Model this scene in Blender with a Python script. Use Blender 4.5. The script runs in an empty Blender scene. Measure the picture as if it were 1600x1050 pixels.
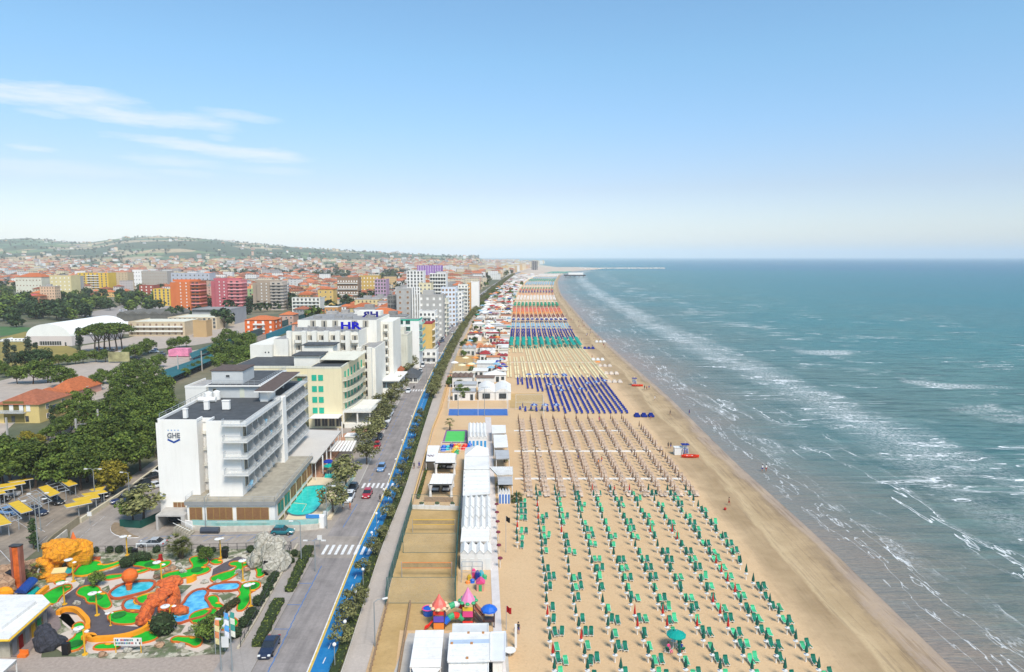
import bpy, math, random
from mathutils import Vector, Matrix
R = math.radians
random.seed(7)
SC = bpy.context.scene
COL = SC.collection
# ---------------------------------------------------------------- camera
CAM_H = 50.0; FPX = 1600*24/36.0; PITCH = math.atan(124/FPX)
cam_d = bpy.data.cameras.new('camera'); cam = bpy.data.objects.new('camera', cam_d); COL.objects.link(cam)
cam_d.lens = 24; cam_d.sensor_width = 36; cam_d.clip_start = 0.5; cam_d.clip_end = 120000
cam.location = (0, 0, CAM_H); cam.rotation_euler = (math.pi/2 - PITCH, 0, 0)
SC.camera = cam
# ---------------------------------------------------------------- sky, sun, exposure
SUN_EL, SUN_AZ = R(52), R(152)          # azimuth measured clockwise from +Y (the view direction)
W = bpy.data.worlds.new("World"); SC.world = W; W.use_nodes = True
nt = W.node_tree; N = nt.nodes; LK = nt.links
for n in list(N): N.remove(n)
def wn(t, **k):
    n = N.new(t)
    for a, b in k.items(): setattr(n, a, b)
    return n
out = wn('ShaderNodeOutputWorld'); bg = wn('ShaderNodeBackground'); sky = wn('ShaderNodeTexSky')
sky.sky_type = 'NISHITA'; sky.sun_disc = False; sky.sun_elevation = SUN_EL; sky.sun_rotation = SUN_AZ
sky.altitude = 0; sky.air_density = 1.0; sky.dust_density = 0.6; sky.ozone_density = 1.6
bg.inputs['Strength'].default_value = 0.15
def wmath(op, a, b=None, c=None):
    m = wn('ShaderNodeMath', operation=op)
    for i, v in enumerate((a, b, c)):
        if v is None: continue
        if isinstance(v, (int, float)): m.inputs[i].default_value = v
        else: LK.new(v, m.inputs[i])
    return m.outputs[0]
tc = wn('ShaderNodeTexCoord'); sep = wn('ShaderNodeSeparateXYZ'); LK.new(tc.outputs['Generated'], sep.inputs[0])
az = wmath('ARCTAN2', sep.outputs[0], sep.outputs[1])          # azimuth from +Y, radians
el = wmath('ARCSINE', sep.outputs[2])
cmb = wn('ShaderNodeCombineXYZ'); LK.new(az, cmb.inputs[0]); LK.new(el, cmb.inputs[1])
def wnoise(sx, sy, scale, det=6, rough=.6):
    mp = wn('ShaderNodeMapping'); mp.inputs['Scale'].default_value = (sx, sy, 1); LK.new(cmb.outputs[0], mp.inputs[0])
    n = wn('ShaderNodeTexNoise'); n.inputs['Scale'].default_value = scale; n.inputs['Detail'].default_value = det
    n.inputs['Roughness'].default_value = rough; LK.new(mp.outputs[0], n.inputs[0]); return n.outputs[0]
n1 = wnoise(5, 26, 2.2); n2 = wnoise(9, 60, 3.0, 8, .7)
wob = wmath('MULTIPLY', wmath('SUBTRACT', n1, .5), .05)
fib = wmath('MULTIPLY', wmath('SUBTRACT', n2, .5), 1.6)
def pxdir(px, py):
    u = (px-800)/FPX; v = -(py-525)/FPX; c, s = math.cos(PITCH), math.sin(PITCH)
    d = Vector((u, c+v*s, -s+v*c)).normalized()
    return math.atan2(d.x, d.y), math.asin(d.z)
total = None
# thin streaks of cirrus: (centre px, py, half width, half height, tilt, strength)
for (px, py, hw, hh, tilt, st) in [(60,148,130,17,-.02,1.0),(110,156,60,12,.0,.7),(200,182,105,11,.06,1.0),(275,188,90,13,.05,.85),(375,182,62,8,.04,.6),
        (310,228,120,9,.04,.9),(390,240,90,12,.03,.95),(270,252,75,7,.03,.5),(50,229,30,5,0,.6),(345,213,20,4,0,.4),(60,262,150,14,.0,.42),(70,176,35,6,.0,.5),
        (430,266,60,7,.02,.35),(290,270,50,6,.03,.3)]:
    a0, e0 = pxdir(px, py); k = 1/FPX
    da = wmath('SUBTRACT', az, a0); de = wmath('SUBTRACT', wmath('ADD', el, wmath('MULTIPLY', wob, .35)), e0)
    de = wmath('ADD', de, wmath('MULTIPLY', da, tilt))
    r2 = wmath('ADD', wmath('POWER', wmath('ABSOLUTE', wmath('DIVIDE', da, hw*k)), 2), wmath('POWER', wmath('ABSOLUTE', wmath('DIVIDE', de, hh*k)), 2))
    v = wmath('SUBTRACT', 1.0, wmath('SUBTRACT', r2, fib))
    v = wmath('MULTIPLY', wmath('MINIMUM', wmath('MAXIMUM', v, 0), 1), st*.66)
    total = v if total is None else wmath('MAXIMUM', total, v)
mix = wn('ShaderNodeMix', data_type='RGBA'); LK.new(total, mix.inputs[0])
gam = wn('ShaderNodeGamma'); gam.inputs[1].default_value = 1.0
hs = wn('ShaderNodeHueSaturation'); hs.inputs['Saturation'].default_value = 1.0; hs.inputs['Value'].default_value = 1.0
# clear-air tint by height above the horizon
tr_ = wn('ShaderNodeValToRGB'); LK.new(wmath('DIVIDE', el, .5), tr_.inputs[0]); e_ = tr_.color_ramp.elements
e_[0].position = 0; e_[0].color = (.80,.80,.90,1); e_[1].position = 1; e_[1].color = (.79,1.03,1.06,1)
for p_, c_ in ((.04,(.80,.79,.89)),(.19,(.74,.72,.80)),(.36,(.74,.87,.95)),(.53,(.77,.99,1.02)),(.68,(.79,1.02,1.05))):
    q_ = e_.new(p_); q_.color = (*c_, 1)
tm_ = wn('ShaderNodeMix', data_type='RGBA', blend_type='MULTIPLY'); tm_.inputs[0].default_value = 1; LK.new(sky.outputs[0], tm_.inputs[6]); LK.new(tr_.outputs[0], tm_.inputs[7])
LK.new(tm_.outputs[2], hs.inputs['Color']); LK.new(hs.outputs[0], mix.inputs[6])
mix.inputs[7].default_value = (5.0, 5.3, 5.5, 1)
LK.new(mix.outputs[2], bg.inputs[0]); LK.new(bg.outputs[0], out.inputs[0])
sd = bpy.data.lights.new('sun', 'SUN'); sd.energy = 3.5; sd.angle = R(18); sd.color = (1.0, .93, .83)
so = bpy.data.objects.new('sun', sd); COL.objects.link(so)
_d = Vector((math.sin(SUN_AZ)*math.cos(SUN_EL), math.cos(SUN_AZ)*math.cos(SUN_EL), math.sin(SUN_EL)))
so.rotation_euler = _d.to_track_quat('Z', 'Y').to_euler(); so.location = (0, 0, 200)
SC.view_settings.view_transform = 'Standard'; SC.view_settings.look = 'None'
SC.view_settings.exposure = 0.3; SC.view_settings.gamma = 1.0
SC.cycles.volume_bounces = 1; SC.cycles.max_bounces = 5; SC.cycles.diffuse_bounces = 3; SC.cycles.volume_step_rate = 10
# ---------------------------------------------------------------- helpers
def g(px, py, z=0.0):
    """the world point at height z that the photograph shows at this pixel"""
    u = (px-800)/FPX; v = -(py-525)/FPX; c, s = math.cos(PITCH), math.sin(PITCH)
    dx, dy, dz = u, c+v*s, -s+v*c
    t = (z-CAM_H)/dz
    return (dx*t, dy*t)
def lerp(a, b, t): return a+(b-a)*t
def interp(tab, y):
    if y <= tab[0][0]: return tab[0][1]
    for (a, va), (b, vb) in zip(tab, tab[1:]):
        if y <= b:
            t = (y-a)/(b-a); return va+(vb-va)*t
    return tab[-1][1]
def smooth(tab, y, w=None):
    w = w or max(6, y*.05); return sum(interp(tab, y+d*w) for d in (-1, -.5, 0, .5, 1))/5
class MB:
    def __init__(s): s.v = []; s.f = []; s.m = []
    def add(s, vs, fs, m=0):
        b = len(s.v); s.v += [tuple(v) for v in vs]; s.f += [tuple(b+i for i in f) for f in fs]; s.m += [m]*len(fs); return s
    def box(s, x0, x1, y0, y1, z0, z1, m=0, top=None):
        if x0 > x1: x0, x1 = x1, x0
        if y0 > y1: y0, y1 = y1, y0
        s.add([(x0,y0,z0),(x1,y0,z0),(x1,y1,z0),(x0,y1,z0),(x0,y0,z1),(x1,y0,z1),(x1,y1,z1),(x0,y1,z1)],
              [(0,3,2,1),(0,1,5,4),(1,2,6,5),(2,3,7,6),(3,0,4,7)], m)
        s.add([(x0,y0,z1),(x1,y0,z1),(x1,y1,z1),(x0,y1,z1)], [(0,1,2,3)], m if top is None else top); return s
    def prism(s, poly, z0, z1, m=0, top=None, bottom=False):
        n = len(poly); a = sum(poly[i][0]*poly[(i+1)%n][1]-poly[(i+1)%n][0]*poly[i][1] for i in range(n))
        if a < 0: poly = poly[::-1]
        z1l = z1 if isinstance(z1, (list, tuple)) else [z1]*n
        if a < 0 and isinstance(z1, (list, tuple)): z1l = z1l[::-1]
        b = [(p[0],p[1],z0) for p in poly]; t = [(p[0],p[1],z) for p, z in zip(poly, z1l)]
        s.add(b+t, [(i,(i+1)%n,n+(i+1)%n,n+i) for i in range(n)], m)
        s.add(t, [tuple(range(n))], m if top is None else top)
        if bottom: s.add(b, [tuple(range(n))[::-1]], m)
        return s
    def sheet(s, poly, z, m=0):
        n = len(poly); a = sum(poly[i][0]*poly[(i+1)%n][1]-poly[(i+1)%n][0]*poly[i][1] for i in range(n))
        if a < 0: poly = poly[::-1]
        s.add([(p[0],p[1],z) for p in poly], [tuple(range(n))], m); return s
    def cyl(s, x, y, z0, z1, r0, r1=None, n=10, m=0, cap=True):
        r1 = r0 if r1 is None else r1
        vs = [(x+r0*math.cos(2*math.pi*i/n), y+r0*math.sin(2*math.pi*i/n), z0) for i in range(n)]
        vs += [(x+r1*math.cos(2*math.pi*i/n), y+r1*math.sin(2*math.pi*i/n), z1) for i in range(n)]
        s.add(vs, [(i,(i+1)%n,n+(i+1)%n,n+i) for i in range(n)] + ([tuple(range(n,2*n)), tuple(range(n))[::-1]] if cap else []), m); return s
    def lathe(s, x, y, prof, n=12, m=0):
        for (r0,z0),(r1,z1) in zip(prof, prof[1:]): s.cyl(x, y, z0, z1, max(r0,.001), max(r1,.001), n, m, False)
        return s
    def tube(s, pts, r, n=6, m=0):
        pts = [Vector(p) for p in pts]; rings = []
        for i, p in enumerate(pts):
            d = (pts[min(i+1,len(pts)-1)]-pts[max(i-1,0)]).normalized()
            a = d.orthogonal().normalized() if abs(d.z) > .95 else Vector((-d.y,d.x,0)).normalized()
            b = d.cross(a); rr = r[i] if isinstance(r, (list,tuple)) else r
            rings.append([p+a*math.cos(2*math.pi*k/n)*rr+b*math.sin(2*math.pi*k/n)*rr for k in range(n)])
        vs = [v for rg in rings for v in rg]; fs = []
        for i in range(len(pts)-1):
            for k in range(n): fs.append((i*n+k, i*n+(k+1)%n, (i+1)*n+(k+1)%n, (i+1)*n+k))
        fs += [tuple(range(n))[::-1], tuple((len(pts)-1)*n+k for k in range(n))]
        s.add(vs, fs, m); return s
    def ball(s, x, y, z, rx, ry=None, rz=None, n=10, k=6, m=0, jit=0, rnd=None):
        ry = ry or rx; rz = rz or rx; rnd = rnd or random
        vs = [(x,y,z-rz)]
        for j in range(1, k):
            ph = -math.pi/2+math.pi*j/k
            for i in range(n):
                q = 1+rnd.uniform(-jit, jit); t = 2*math.pi*i/n
                vs.append((x+rx*q*math.cos(ph)*math.cos(t), y+ry*q*math.cos(ph)*math.sin(t), z+rz*q*math.sin(ph)))
        vs.append((x,y,z+rz)); fs = [(0, 1+(i+1)%n, 1+i) for i in range(n)]
        for j in range(k-2):
            for i in range(n): fs.append((1+j*n+i, 1+j*n+(i+1)%n, 1+(j+1)*n+(i+1)%n, 1+(j+1)*n+i))
        L = len(vs)-1; fs += [(L, 1+(k-2)*n+i, 1+(k-2)*n+(i+1)%n) for i in range(n)]
        s.add(vs, fs, m); return s
    def xf(s, M):
        s.v = [tuple(M @ Vector(v)) for v in s.v]; return s
    def merge(s, o, M=None, m=None):
        vs = o.v if M is None else [tuple(M @ Vector(v)) for v in o.v]
        b = len(s.v); s.v += vs; s.f += [tuple(b+i for i in f) for f in o.f]; s.m += o.m if m is None else [m]*len(o.f); return s
    def mesh(s, name, mats, sm=False):
        me = bpy.data.meshes.new(name); me.from_pydata(s.v, [], s.f)
        for mt in (mats if isinstance(mats, (list,tuple)) else [mats]): me.materials.append(mt)
        if any(s.m): me.polygons.foreach_set('material_index', s.m)
        if sm: me.polygons.foreach_set('use_smooth', [True]*len(s.f))
        me.update(); return me
    def build(s, name, mats, parent=None, sm=False, **k):
        return place(s.mesh(name, mats, sm), name, parent, **k)
def tag(o, label=None, cat=None, group=None, kind=None):
    if label: o['label'] = label
    if cat: o['category'] = cat
    if group: o['group'] = group
    if kind: o['kind'] = kind
    return o
def place(me, name, parent=None, loc=(0,0,0), rz=0, sc=None, **k):
    o = bpy.data.objects.new(name, me); COL.objects.link(o); o.location = loc; o.rotation_euler = (0,0,rz)
    if sc: o.scale = (sc,sc,sc) if isinstance(sc, (int,float)) else sc
    if parent: o.parent = parent
    return tag(o, **k) if k else o
def root(name, label, cat, loc=(0,0,0), rz=0, group=None, sc=None):
    return place(None, name, None, loc, rz, sc, label=label, cat=cat, group=group)
def kids(o): return KID.get(o.name, [])
KID = {}
def proto(o, ch):
    """remember a thing's parts, so copies can be made of them"""
    KID[o.name] = ch; return o
def dup(o, loc, rz=0, label=None, group=None, sc=None, swap=None):
    c = o.copy(); COL.objects.link(c); c.location = loc; c.rotation_euler = (0,0,rz)
    if sc: c.scale = (sc,sc,sc) if isinstance(sc, (int,float)) else sc
    if label: c['label'] = label
    if group: c['group'] = group
    for ch in kids(o):
        d = ch.copy(); COL.objects.link(d); d.parent = c
        if swap and ch.name.split('.')[0] in swap: d.data = swap[ch.name.split('.')[0]]
    return c
WORDS = ['first','second','third','fourth','fifth','sixth','seventh','eighth','ninth','tenth','eleventh','twelfth','thirteenth','fourteenth','fifteenth','sixteenth','seventeenth','eighteenth','nineteenth']
TENS = {20:'twenty',30:'thirty',40:'forty',50:'fifty',60:'sixty',70:'seventy',80:'eighty',90:'ninety'}
def ordw(i):
    if i <= 19: return WORDS[i-1]
    if i >= 100: return 'hundred and '+ordw(i-100) if i > 100 else 'hundredth'
    t, u = i//10*10, i%10
    return TENS[t][:-1]+'ieth' if u == 0 else TENS[t]+'-'+WORDS[u-1]
# ---------------------------------------------------------------- materials
MATS = {}
def M(name, rgb, rough=.75, var=.12, scale=.6, metal=0, bump=0, spec=.3, isl=0, rnd=0, coat=0):
    """procedural paint: base colour broken up by noise, optional grain bump, per-island and per-object variation"""
    if name in MATS: return MATS[name]
    m = bpy.data.materials.new(name); m.use_nodes = True; t = m.node_tree; b = t.nodes['Principled BSDF']
    b.inputs['Roughness'].default_value = rough; b.inputs['Metallic'].default_value = metal
    b.inputs['Specular IOR Level'].default_value = spec; b.inputs['Coat Weight'].default_value = coat
    geo = t.nodes.new('ShaderNodeNewGeometry')
    n = t.nodes.new('ShaderNodeTexNoise'); n.inputs['Scale'].default_value = scale; n.inputs['Detail'].default_value = 5; n.inputs['Roughness'].default_value = .65
    t.links.new(geo.outputs['Position'], n.inputs['Vector'])
    mr = t.nodes.new('ShaderNodeMapRange'); mr.inputs['From Min'].default_value = .3; mr.inputs['From Max'].default_value = .7
    mr.inputs['To Min'].default_value = 1-var; mr.inputs['To Max'].default_value = 1+var*.7; t.links.new(n.outputs[0], mr.inputs['Value'])
    v = mr.outputs[0]
    def mul(a, b_, lo, hi):
        q = t.nodes.new('ShaderNodeMapRange'); q.inputs['To Min'].default_value = lo; q.inputs['To Max'].default_value = hi; t.links.new(b_, q.inputs['Value'])
        w = t.nodes.new('ShaderNodeMath'); w.operation = 'MULTIPLY'; t.links.new(a, w.inputs[0]); t.links.new(q.outputs[0], w.inputs[1]); return w.outputs[0]
    if isl: v = mul(v, geo.outputs['Random Per Island'], 1-isl, 1+isl)
    if rnd:
        oi = t.nodes.new('ShaderNodeObjectInfo'); v = mul(v, oi.outputs['Random'], 1-rnd, 1+rnd)
    h = t.nodes.new('ShaderNodeVectorMath'); h.operation = 'SCALE'; h.inputs[0].default_value = rgb[:3]; t.links.new(v, h.inputs['Scale'])
    t.links.new(h.outputs[0], b.inputs['Base Color'])
    if bump:
        bn = t.nodes.new('ShaderNodeBump'); bn.inputs['Strength'].default_value = bump; bn.inputs['Distance'].default_value = .05
        n2_ = t.nodes.new('ShaderNodeTexNoise'); n2_.inputs['Scale'].default_value = scale*8; t.links.new(geo.outputs['Position'], n2_.inputs['Vector'])
        t.links.new(n2_.outputs[0], bn.inputs['Height']); t.links.new(bn.outputs[0], b.inputs['Normal'])
    MATS[name] = m; return m
def ramp(t, fac, stops, mode='LINEAR'):
    r = t.nodes.new('ShaderNodeValToRGB'); r.color_ramp.interpolation = mode; e = r.color_ramp.elements
    while len(e) > 1: e.remove(e[-1])
    e[0].position = stops[0][0]; e[0].color = (*stops[0][1], 1)
    for p, c in stops[1:]:
        q = e.new(p); q.color = (*c, 1)
    t.links.new(fac, r.inputs[0]); return r.outputs[0]
class NT:
    """small shortcut for writing node graphs"""
    def __init__(s, name):
        s.m = bpy.data.materials.new(name); s.m.use_nodes = True; s.t = s.m.node_tree; s.b = s.t.nodes['Principled BSDF']; MATS[name] = s.m
        s.geo = s.t.nodes.new('ShaderNodeNewGeometry'); s.pos = s.geo.outputs['Position']
    def lk(s, a, b): s.t.links.new(a, b)
    def math(s, op, a, b=None, c=None, clamp=False):
        m = s.t.nodes.new('ShaderNodeMath'); m.operation = op; m.use_clamp = clamp
        for i, v in enumerate((a, b, c)):
            if v is None: continue
            if isinstance(v, (int,float)): m.inputs[i].default_value = v
            else: s.lk(v, m.inputs[i])
        return m.outputs[0]
    def map(s, vec, sc=(1,1,1), rot=(0,0,0), loc=(0,0,0)):
        m = s.t.nodes.new('ShaderNodeMapping'); m.inputs['Scale'].default_value = sc; m.inputs['Rotation'].default_value = rot; m.inputs['Location'].default_value = loc
        s.lk(vec, m.inputs[0]); return m.outputs[0]
    def noise(s, vec, scale=1, det=5, rough=.6, dist=0):
        n = s.t.nodes.new('ShaderNodeTexNoise'); n.inputs['Scale'].default_value = scale; n.inputs['Detail'].default_value = det
        n.inputs['Roughness'].default_value = rough; n.inputs['Distortion'].default_value = dist; s.lk(vec, n.inputs['Vector']); return n.outputs[0]
    def vor(s, vec, scale=1, feat='F1', outp=0):
        n = s.t.nodes.new('ShaderNodeTexVoronoi'); n.feature = feat; n.inputs['Scale'].default_value = scale; s.lk(vec, n.inputs['Vector']); return n.outputs[outp]
    def mix(s, f, a, b, mode='MIX'):
        m = s.t.nodes.new('ShaderNodeMix'); m.data_type = 'RGBA'; m.blend_type = mode
        for sock, v in ((m.inputs[0], f), (m.inputs[6], a), (m.inputs[7], b)):
            if isinstance(v, (int,float)): sock.default_value = v
            elif isinstance(v, tuple): sock.default_value = (*v[:3], 1)
            else: s.lk(v, sock)
        return m.outputs[2]
    def mr(s, v, a, b, c=0, d=1, sm=False):
        m = s.t.nodes.new('ShaderNodeMapRange'); m.interpolation_type = 'SMOOTHSTEP' if sm else 'LINEAR'
        for k, x in zip(('From Min','From Max','To Min','To Max'), (a,b,c,d)): m.inputs[k].default_value = x
        s.lk(v, m.inputs['Value']); return m.outputs[0]
    def ramp(s, fac, stops, mode='LINEAR'): return ramp(s.t, fac, stops, mode)
    def sep(s, vec):
        n = s.t.nodes.new('ShaderNodeSeparateXYZ'); s.lk(vec, n.inputs[0]); return n.outputs
    def uv(s):
        n = s.t.nodes.new('ShaderNodeUVMap'); return n.outputs[0]
    def color(s, c): 
        if isinstance(c, tuple): s.b.inputs['Base Color'].default_value = (*c[:3],1)
        else: s.lk(c, s.b.inputs['Base Color'])
        return s
    def set(s, **k):
        for a, v in k.items():
            i = s.b.inputs[a.replace('_', ' ')]
            if isinstance(v, (int,float)): i.default_value = v
            else: s.lk(v, i)
        return s
    def bump(s, h, st=.3, dist=.1):
        n = s.t.nodes.new('ShaderNodeBump'); n.inputs['Strength'].default_value = st; n.inputs['Distance'].default_value = dist; s.lk(h, n.inputs['Height']); s.lk(n.outputs[0], s.b.inputs['Normal']); return s
# ---------------------------------------------------------------- plan of the place (metres; +Y runs along the coast)
SHORE = [(0,54),(77,54.5),(118,55.6),(163,55.2),(241,57),(370,56),(500,56.5),(678,60.5),(900,66),(1100,76),(1380,93),(1858,134),(2300,190),(2600,300)]
PROM = [(30,-19.3),(77,-20.5),(112,-22.4),(141,-22.9),(158,-23.8),(210,-26.5),(241,-28),(298,-30),(364,-31.4),(445,-32.7),(551,-33.2),(755,-32.5),(1000,-27),(1400,-14),(1900,6),(2600,60),(3600,140)]
def shore(y): return smooth(SHORE, y)
def prom(y): return smooth(PROM, y)                      # seaward edge of the hedge = left edge of the promenade
def off(y, d): return prom(y)+d
# cross section, offsets from prom(): road left kerb, road right line, cycle lane right edge, promenade right edge
O_KERB = [(60,-10.9),(90,-11.1),(143,-10.6),(207,-11.5),(290,-12),(400,-11.2),(1200,-11),(3600,-11)]
O_LINE = [(60,-4.2),(150,-4.4),(210,-4.8),(370,-5.6),(450,-5.9),(3600,-5.9)]
O_BIKE = [(60,-1.6),(112,-1.5),(210,-1.9),(300,-2.2),(3600,-2.4)]
O_PROM = [(60,2.75),(99,3.0),(132,2.7),(195,2.9),(298,2.6),(3600,2.6)]
YS = [30+5*i for i in range(0,60)]+[330+20*i for i in range(0,55)]+[1430+80*i for i in range(0,16)]
def strip(name, fa, fb, z, m, y0=30, y1=2700, n=1, **k):
    ys = [y for y in YS if y0 < y < y1]; ys = [y0]+ys+[y1]; mb = MB()
    me = bpy.data.meshes.new(name); vs = []; fs = []; uv = []
    for y in ys:
        a, b = fa(y), fb(y)
        for i in range(n+1): vs.append((lerp(a,b,i/n), y, z)); uv.append((lerp(a,b,i/n)-a, y))
    for j in range(len(ys)-1):
        for i in range(n):
            p = j*(n+1)+i; fs.append((p, p+1, p+n+2, p+n+1))
    me.from_pydata(vs, [], fs); u = me.uv_layers.new(name='UVMap')
    for l in me.loops: u.data[l.index].uv = uv[l.vertex_index]
    me.materials.append(m); return place(me, name, None, **k)
ST = dict(kind='structure')
# land
q = NT('land'); n = q.noise(q.map(q.pos, (.004,.004,.004)), 1, 8, .65); n2 = q.noise(q.pos, .03, 6, .7); n3 = q.noise(q.pos, .6, 4, .7)
c = q.ramp(n, [(.36,(.06,.085,.03)),(.47,(.10,.12,.05)),(.55,(.26,.22,.13)),(.64,(.14,.13,.07))])
c2 = q.ramp(n2, [(.35,(.05,.07,.025)),(.5,(.14,.13,.08)),(.65,(.24,.21,.15))])
c = q.mix(.5, c, c2); q.color(q.mix(q.mr(n3,.3,.7,0,.35), c, (.05,.05,.03))).set(Roughness=.95)
MB().sheet([(-31000,-50),(-17,-50),(-17,2400),(60,2600),(130,3300),(100,5000),(-50,9000),(-900,20000),(-2600,35000),(-31000,35000)], -.04).build('ground', MATS['land'], **ST)
# asphalt and paving
def asphalt(name, base, st=.25):
    q = NT(name); a = q.noise(q.pos, .22, 6, .7); b = q.noise(q.pos, 3, 4, .8); st_ = q.noise(q.map(q.pos,(1.2,.07,1)), 1, 4, .6)
    v = q.math('ADD', q.math('MULTIPLY', a, .9), q.math('MULTIPLY', st_, .5)); v = q.mr(v, .45, .95, 1-st, 1+st)
    v = q.math('MULTIPLY', v, q.mr(b, .3, .7, .9, 1.1))
    crk = q.vor(q.map(q.pos,(1,.45,1)), .16, 'DISTANCE_TO_EDGE'); crk = q.mr(crk, 0, .008, .86, 1)
    h = q.t.nodes.new('ShaderNodeVectorMath'); h.operation='SCALE'; h.inputs[0].default_value = base; q.lk(q.math('MULTIPLY', v, crk), h.inputs['Scale'])
    q.color(h.outputs[0]).set(Roughness=.85); return q.m
ASPH = asphalt('asphalt', (.25,.218,.20), .38); ASPH2 = asphalt('asphalt_light', (.30,.255,.215), .3); PAVE = asphalt('promenade_paving', (.44,.375,.32), .1)
SIDEW = asphalt('pavement_tiles', (.33,.29,.26), .15); LOT = asphalt('parking_asphalt', (.25,.20,.15), .4)
WHITE_L = M('road_paint', (.72,.70,.68), .7, .25, 1.5); YEL_L = M('yellow_paint', (.62,.42,.08), .7, .2, 1.5); BLUE_L = M('blue_paint', (.05,.17,.42), .7, .35, 1.2)
BIKE = NT('cycle_lane_blue'); a = BIKE.noise(BIKE.pos, .5, 6, .7); BIKE.color(BIKE.ramp(a, [(.3,(.002,.11,.28)),(.5,(.004,.165,.39)),(.7,(.03,.20,.40)),(.8,(.08,.22,.36))])).set(Roughness=.7); BIKE = BIKE.m
strip('road', lambda y: off(y, interp(O_KERB,y)), lambda y: off(y, interp(O_LINE,y)), .01, ASPH, **ST)
strip('cycle_path', lambda y: off(y, interp(O_LINE,y)), lambda y: off(y, interp(O_BIKE,y)), .014, BIKE, **ST)
strip('road_edge_line', lambda y: off(y, interp(O_LINE,y)-.10), lambda y: off(y, interp(O_LINE,y)+.06), .020, WHITE_L, **ST)
strip('road_yellow_line', lambda y: off(y, interp(O_LINE,y)+.06), lambda y: off(y, interp(O_LINE,y)+.36), .0205, YEL_L, **ST)
GRASSV = M('verge_soil', (.085,.08,.04), .95, .4, .8)
strip('verge', lambda y: off(y, interp(O_BIKE,y)), lambda y: prom(y), .03, GRASSV, **ST)
strip('promenade', lambda y: prom(y), lambda y: off(y, interp(O_PROM,y)), .05, PAVE, **ST)
strip('promenade_kerb', lambda y: prom(y)-.15, lambda y: prom(y), .10, M('kerb_stone', (.5,.47,.42), .8, .1), **ST)
strip('left_pavement', lambda y: off(y, interp(O_KERB,y)-3.2), lambda y: off(y, interp(O_KERB,y)), .09, SIDEW, y0=135, y1=2500, **ST)
strip('left_pavement', lambda y: off(y, interp(O_KERB,y)-4.6), lambda y: off(y, interp(O_KERB,y)), .09, SIDEW, y0=30, y1=109, **ST)
strip('left_kerb', lambda y: off(y, interp(O_KERB,y)-.02), lambda y: off(y, interp(O_KERB,y)+.16), .12, MATS['kerb_stone'], y0=140, y1=2500, **ST)
# dashes of the cycle lane, crossings, parking line
mb = MB()
for i in range(150):
    y = 60+i*3.2
    if y > 430 or 110 < y < 116 or 144 < y < 148: continue
    x = off(y, (interp(O_LINE,y)+interp(O_BIKE,y))/2+.15); mb.sheet([(x-.06,y),(x+.06,y),(x+.06,y+1.3),(x-.06,y+1.3)], .022)
mb.build('cycle_path_dashes', WHITE_L, **ST)
def crossing(y0, y1, a=None, b=None):
    mb = MB(); a = a if a is not None else interp(O_KERB,y0)+.6; b = b if b is not None else interp(O_BIKE,y0)-.05
    k = int((b-a)/1.0)
    for i in range(k):
        x = off(y0, a)+(i+.25)*(b-a)/k; mb.sheet([(x,y0),(x+.5,y0),(x+.42,y1),(x-.08,y1)], .024)
    mb.build('crossing_stripes', WHITE_L, **ST)
crossing(110.3, 114.2); crossing(143.6, 146.9); crossing(251, 254.5); crossing(352,356); crossing(330.5,331)
mb = MB()
for y in range(62, 106, 2): mb.sheet([(off(y,interp(O_KERB,y)+1.9),y),(off(y,interp(O_KERB,y)+2.02),y),(off(y,interp(O_KERB,y)+2.02),y+2.01),(off(y,interp(O_KERB,y)+1.9),y+2.01)], .018)
for y in (68,74,80.5,87,93.5,100): mb.sheet([(off(y,interp(O_KERB,y)),y),(off(y,interp(O_KERB,y)+1.9),y),(off(y,interp(O_KERB,y)+1.9),y+.12),(off(y,interp(O_KERB,y)),y+.12)], .018)
for y in range(122, 134, 2): mb.sheet([(off(y,interp(O_KERB,y)+1.9),y),(off(y,interp(O_KERB,y)+2.02),y),(off(y,interp(O_KERB,y)+2.02),y+2.01),(off(y,interp(O_KERB,y)+1.9),y+2.01)], .018)
for y in range(148, 238, 2):
    if y%4 == 0: mb.sheet([(off(y,interp(O_KERB,y)+1.9),y),(off(y,interp(O_KERB,y)+2.02),y),(off(y,interp(O_KERB,y)+2.02),y+2.01),(off(y,interp(O_KERB,y)+1.9),y+2.01)], .018)
mb.build('parking_bay_lines', BLUE_L, **ST)
# beach
q = NT('sand'); uv = q.sep(q.uv()); d = uv[0]                                   # u = metres from the waterline inland
w = q.noise(q.map(q.pos,(.5,.05,1)), .30, 5, .6); w2 = q.noise(q.pos, .09, 6, .7); gr = q.noise(q.pos, 2.6, 5, .8); tr = q.noise(q.map(q.pos,(2.4,.10,1)), .8, 6, .7); pit = q.vor(q.pos, 1.7)
dd = q.math('ADD', d, q.math('MULTIPLY', q.math('SUBTRACT', w, .5), 9)); dd = q.math('ADD', dd, q.math('MULTIPLY', q.math('SUBTRACT', w2, .5), 5))
dn = q.math('DIVIDE', q.math('ADD', q.math('MULTIPLY', dd, q.mr(d, 0, 4, 0, 1)), q.math('MULTIPLY', d, q.mr(d, 0, 4, 1, 0))), 40)
base = q.ramp(dn, [(0,(.30,.225,.175)),(.06,(.36,.27,.20)),(.075,(.25,.175,.10)),(.11,(.36,.25,.13)),(.17,(.41,.29,.155)),(.215,(.49,.36,.20)),(.24,(.30,.20,.10)),(.30,(.33,.225,.115)),(.35,(.42,.285,.155)),(.40,(.61,.41,.225)),(1,(.60,.395,.21))])
wet = q.mr(dd, 3, 17, 1, 0); streak = q.math('MULTIPLY', q.mr(tr, .52, .60, 0, .75), wet)
base = q.mix(streak, base, (.19,.13,.075)); base = q.mix(q.math('MULTIPLY', q.mr(tr,.40,.34,0,.5), wet), base, (.52,.39,.24))
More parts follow.
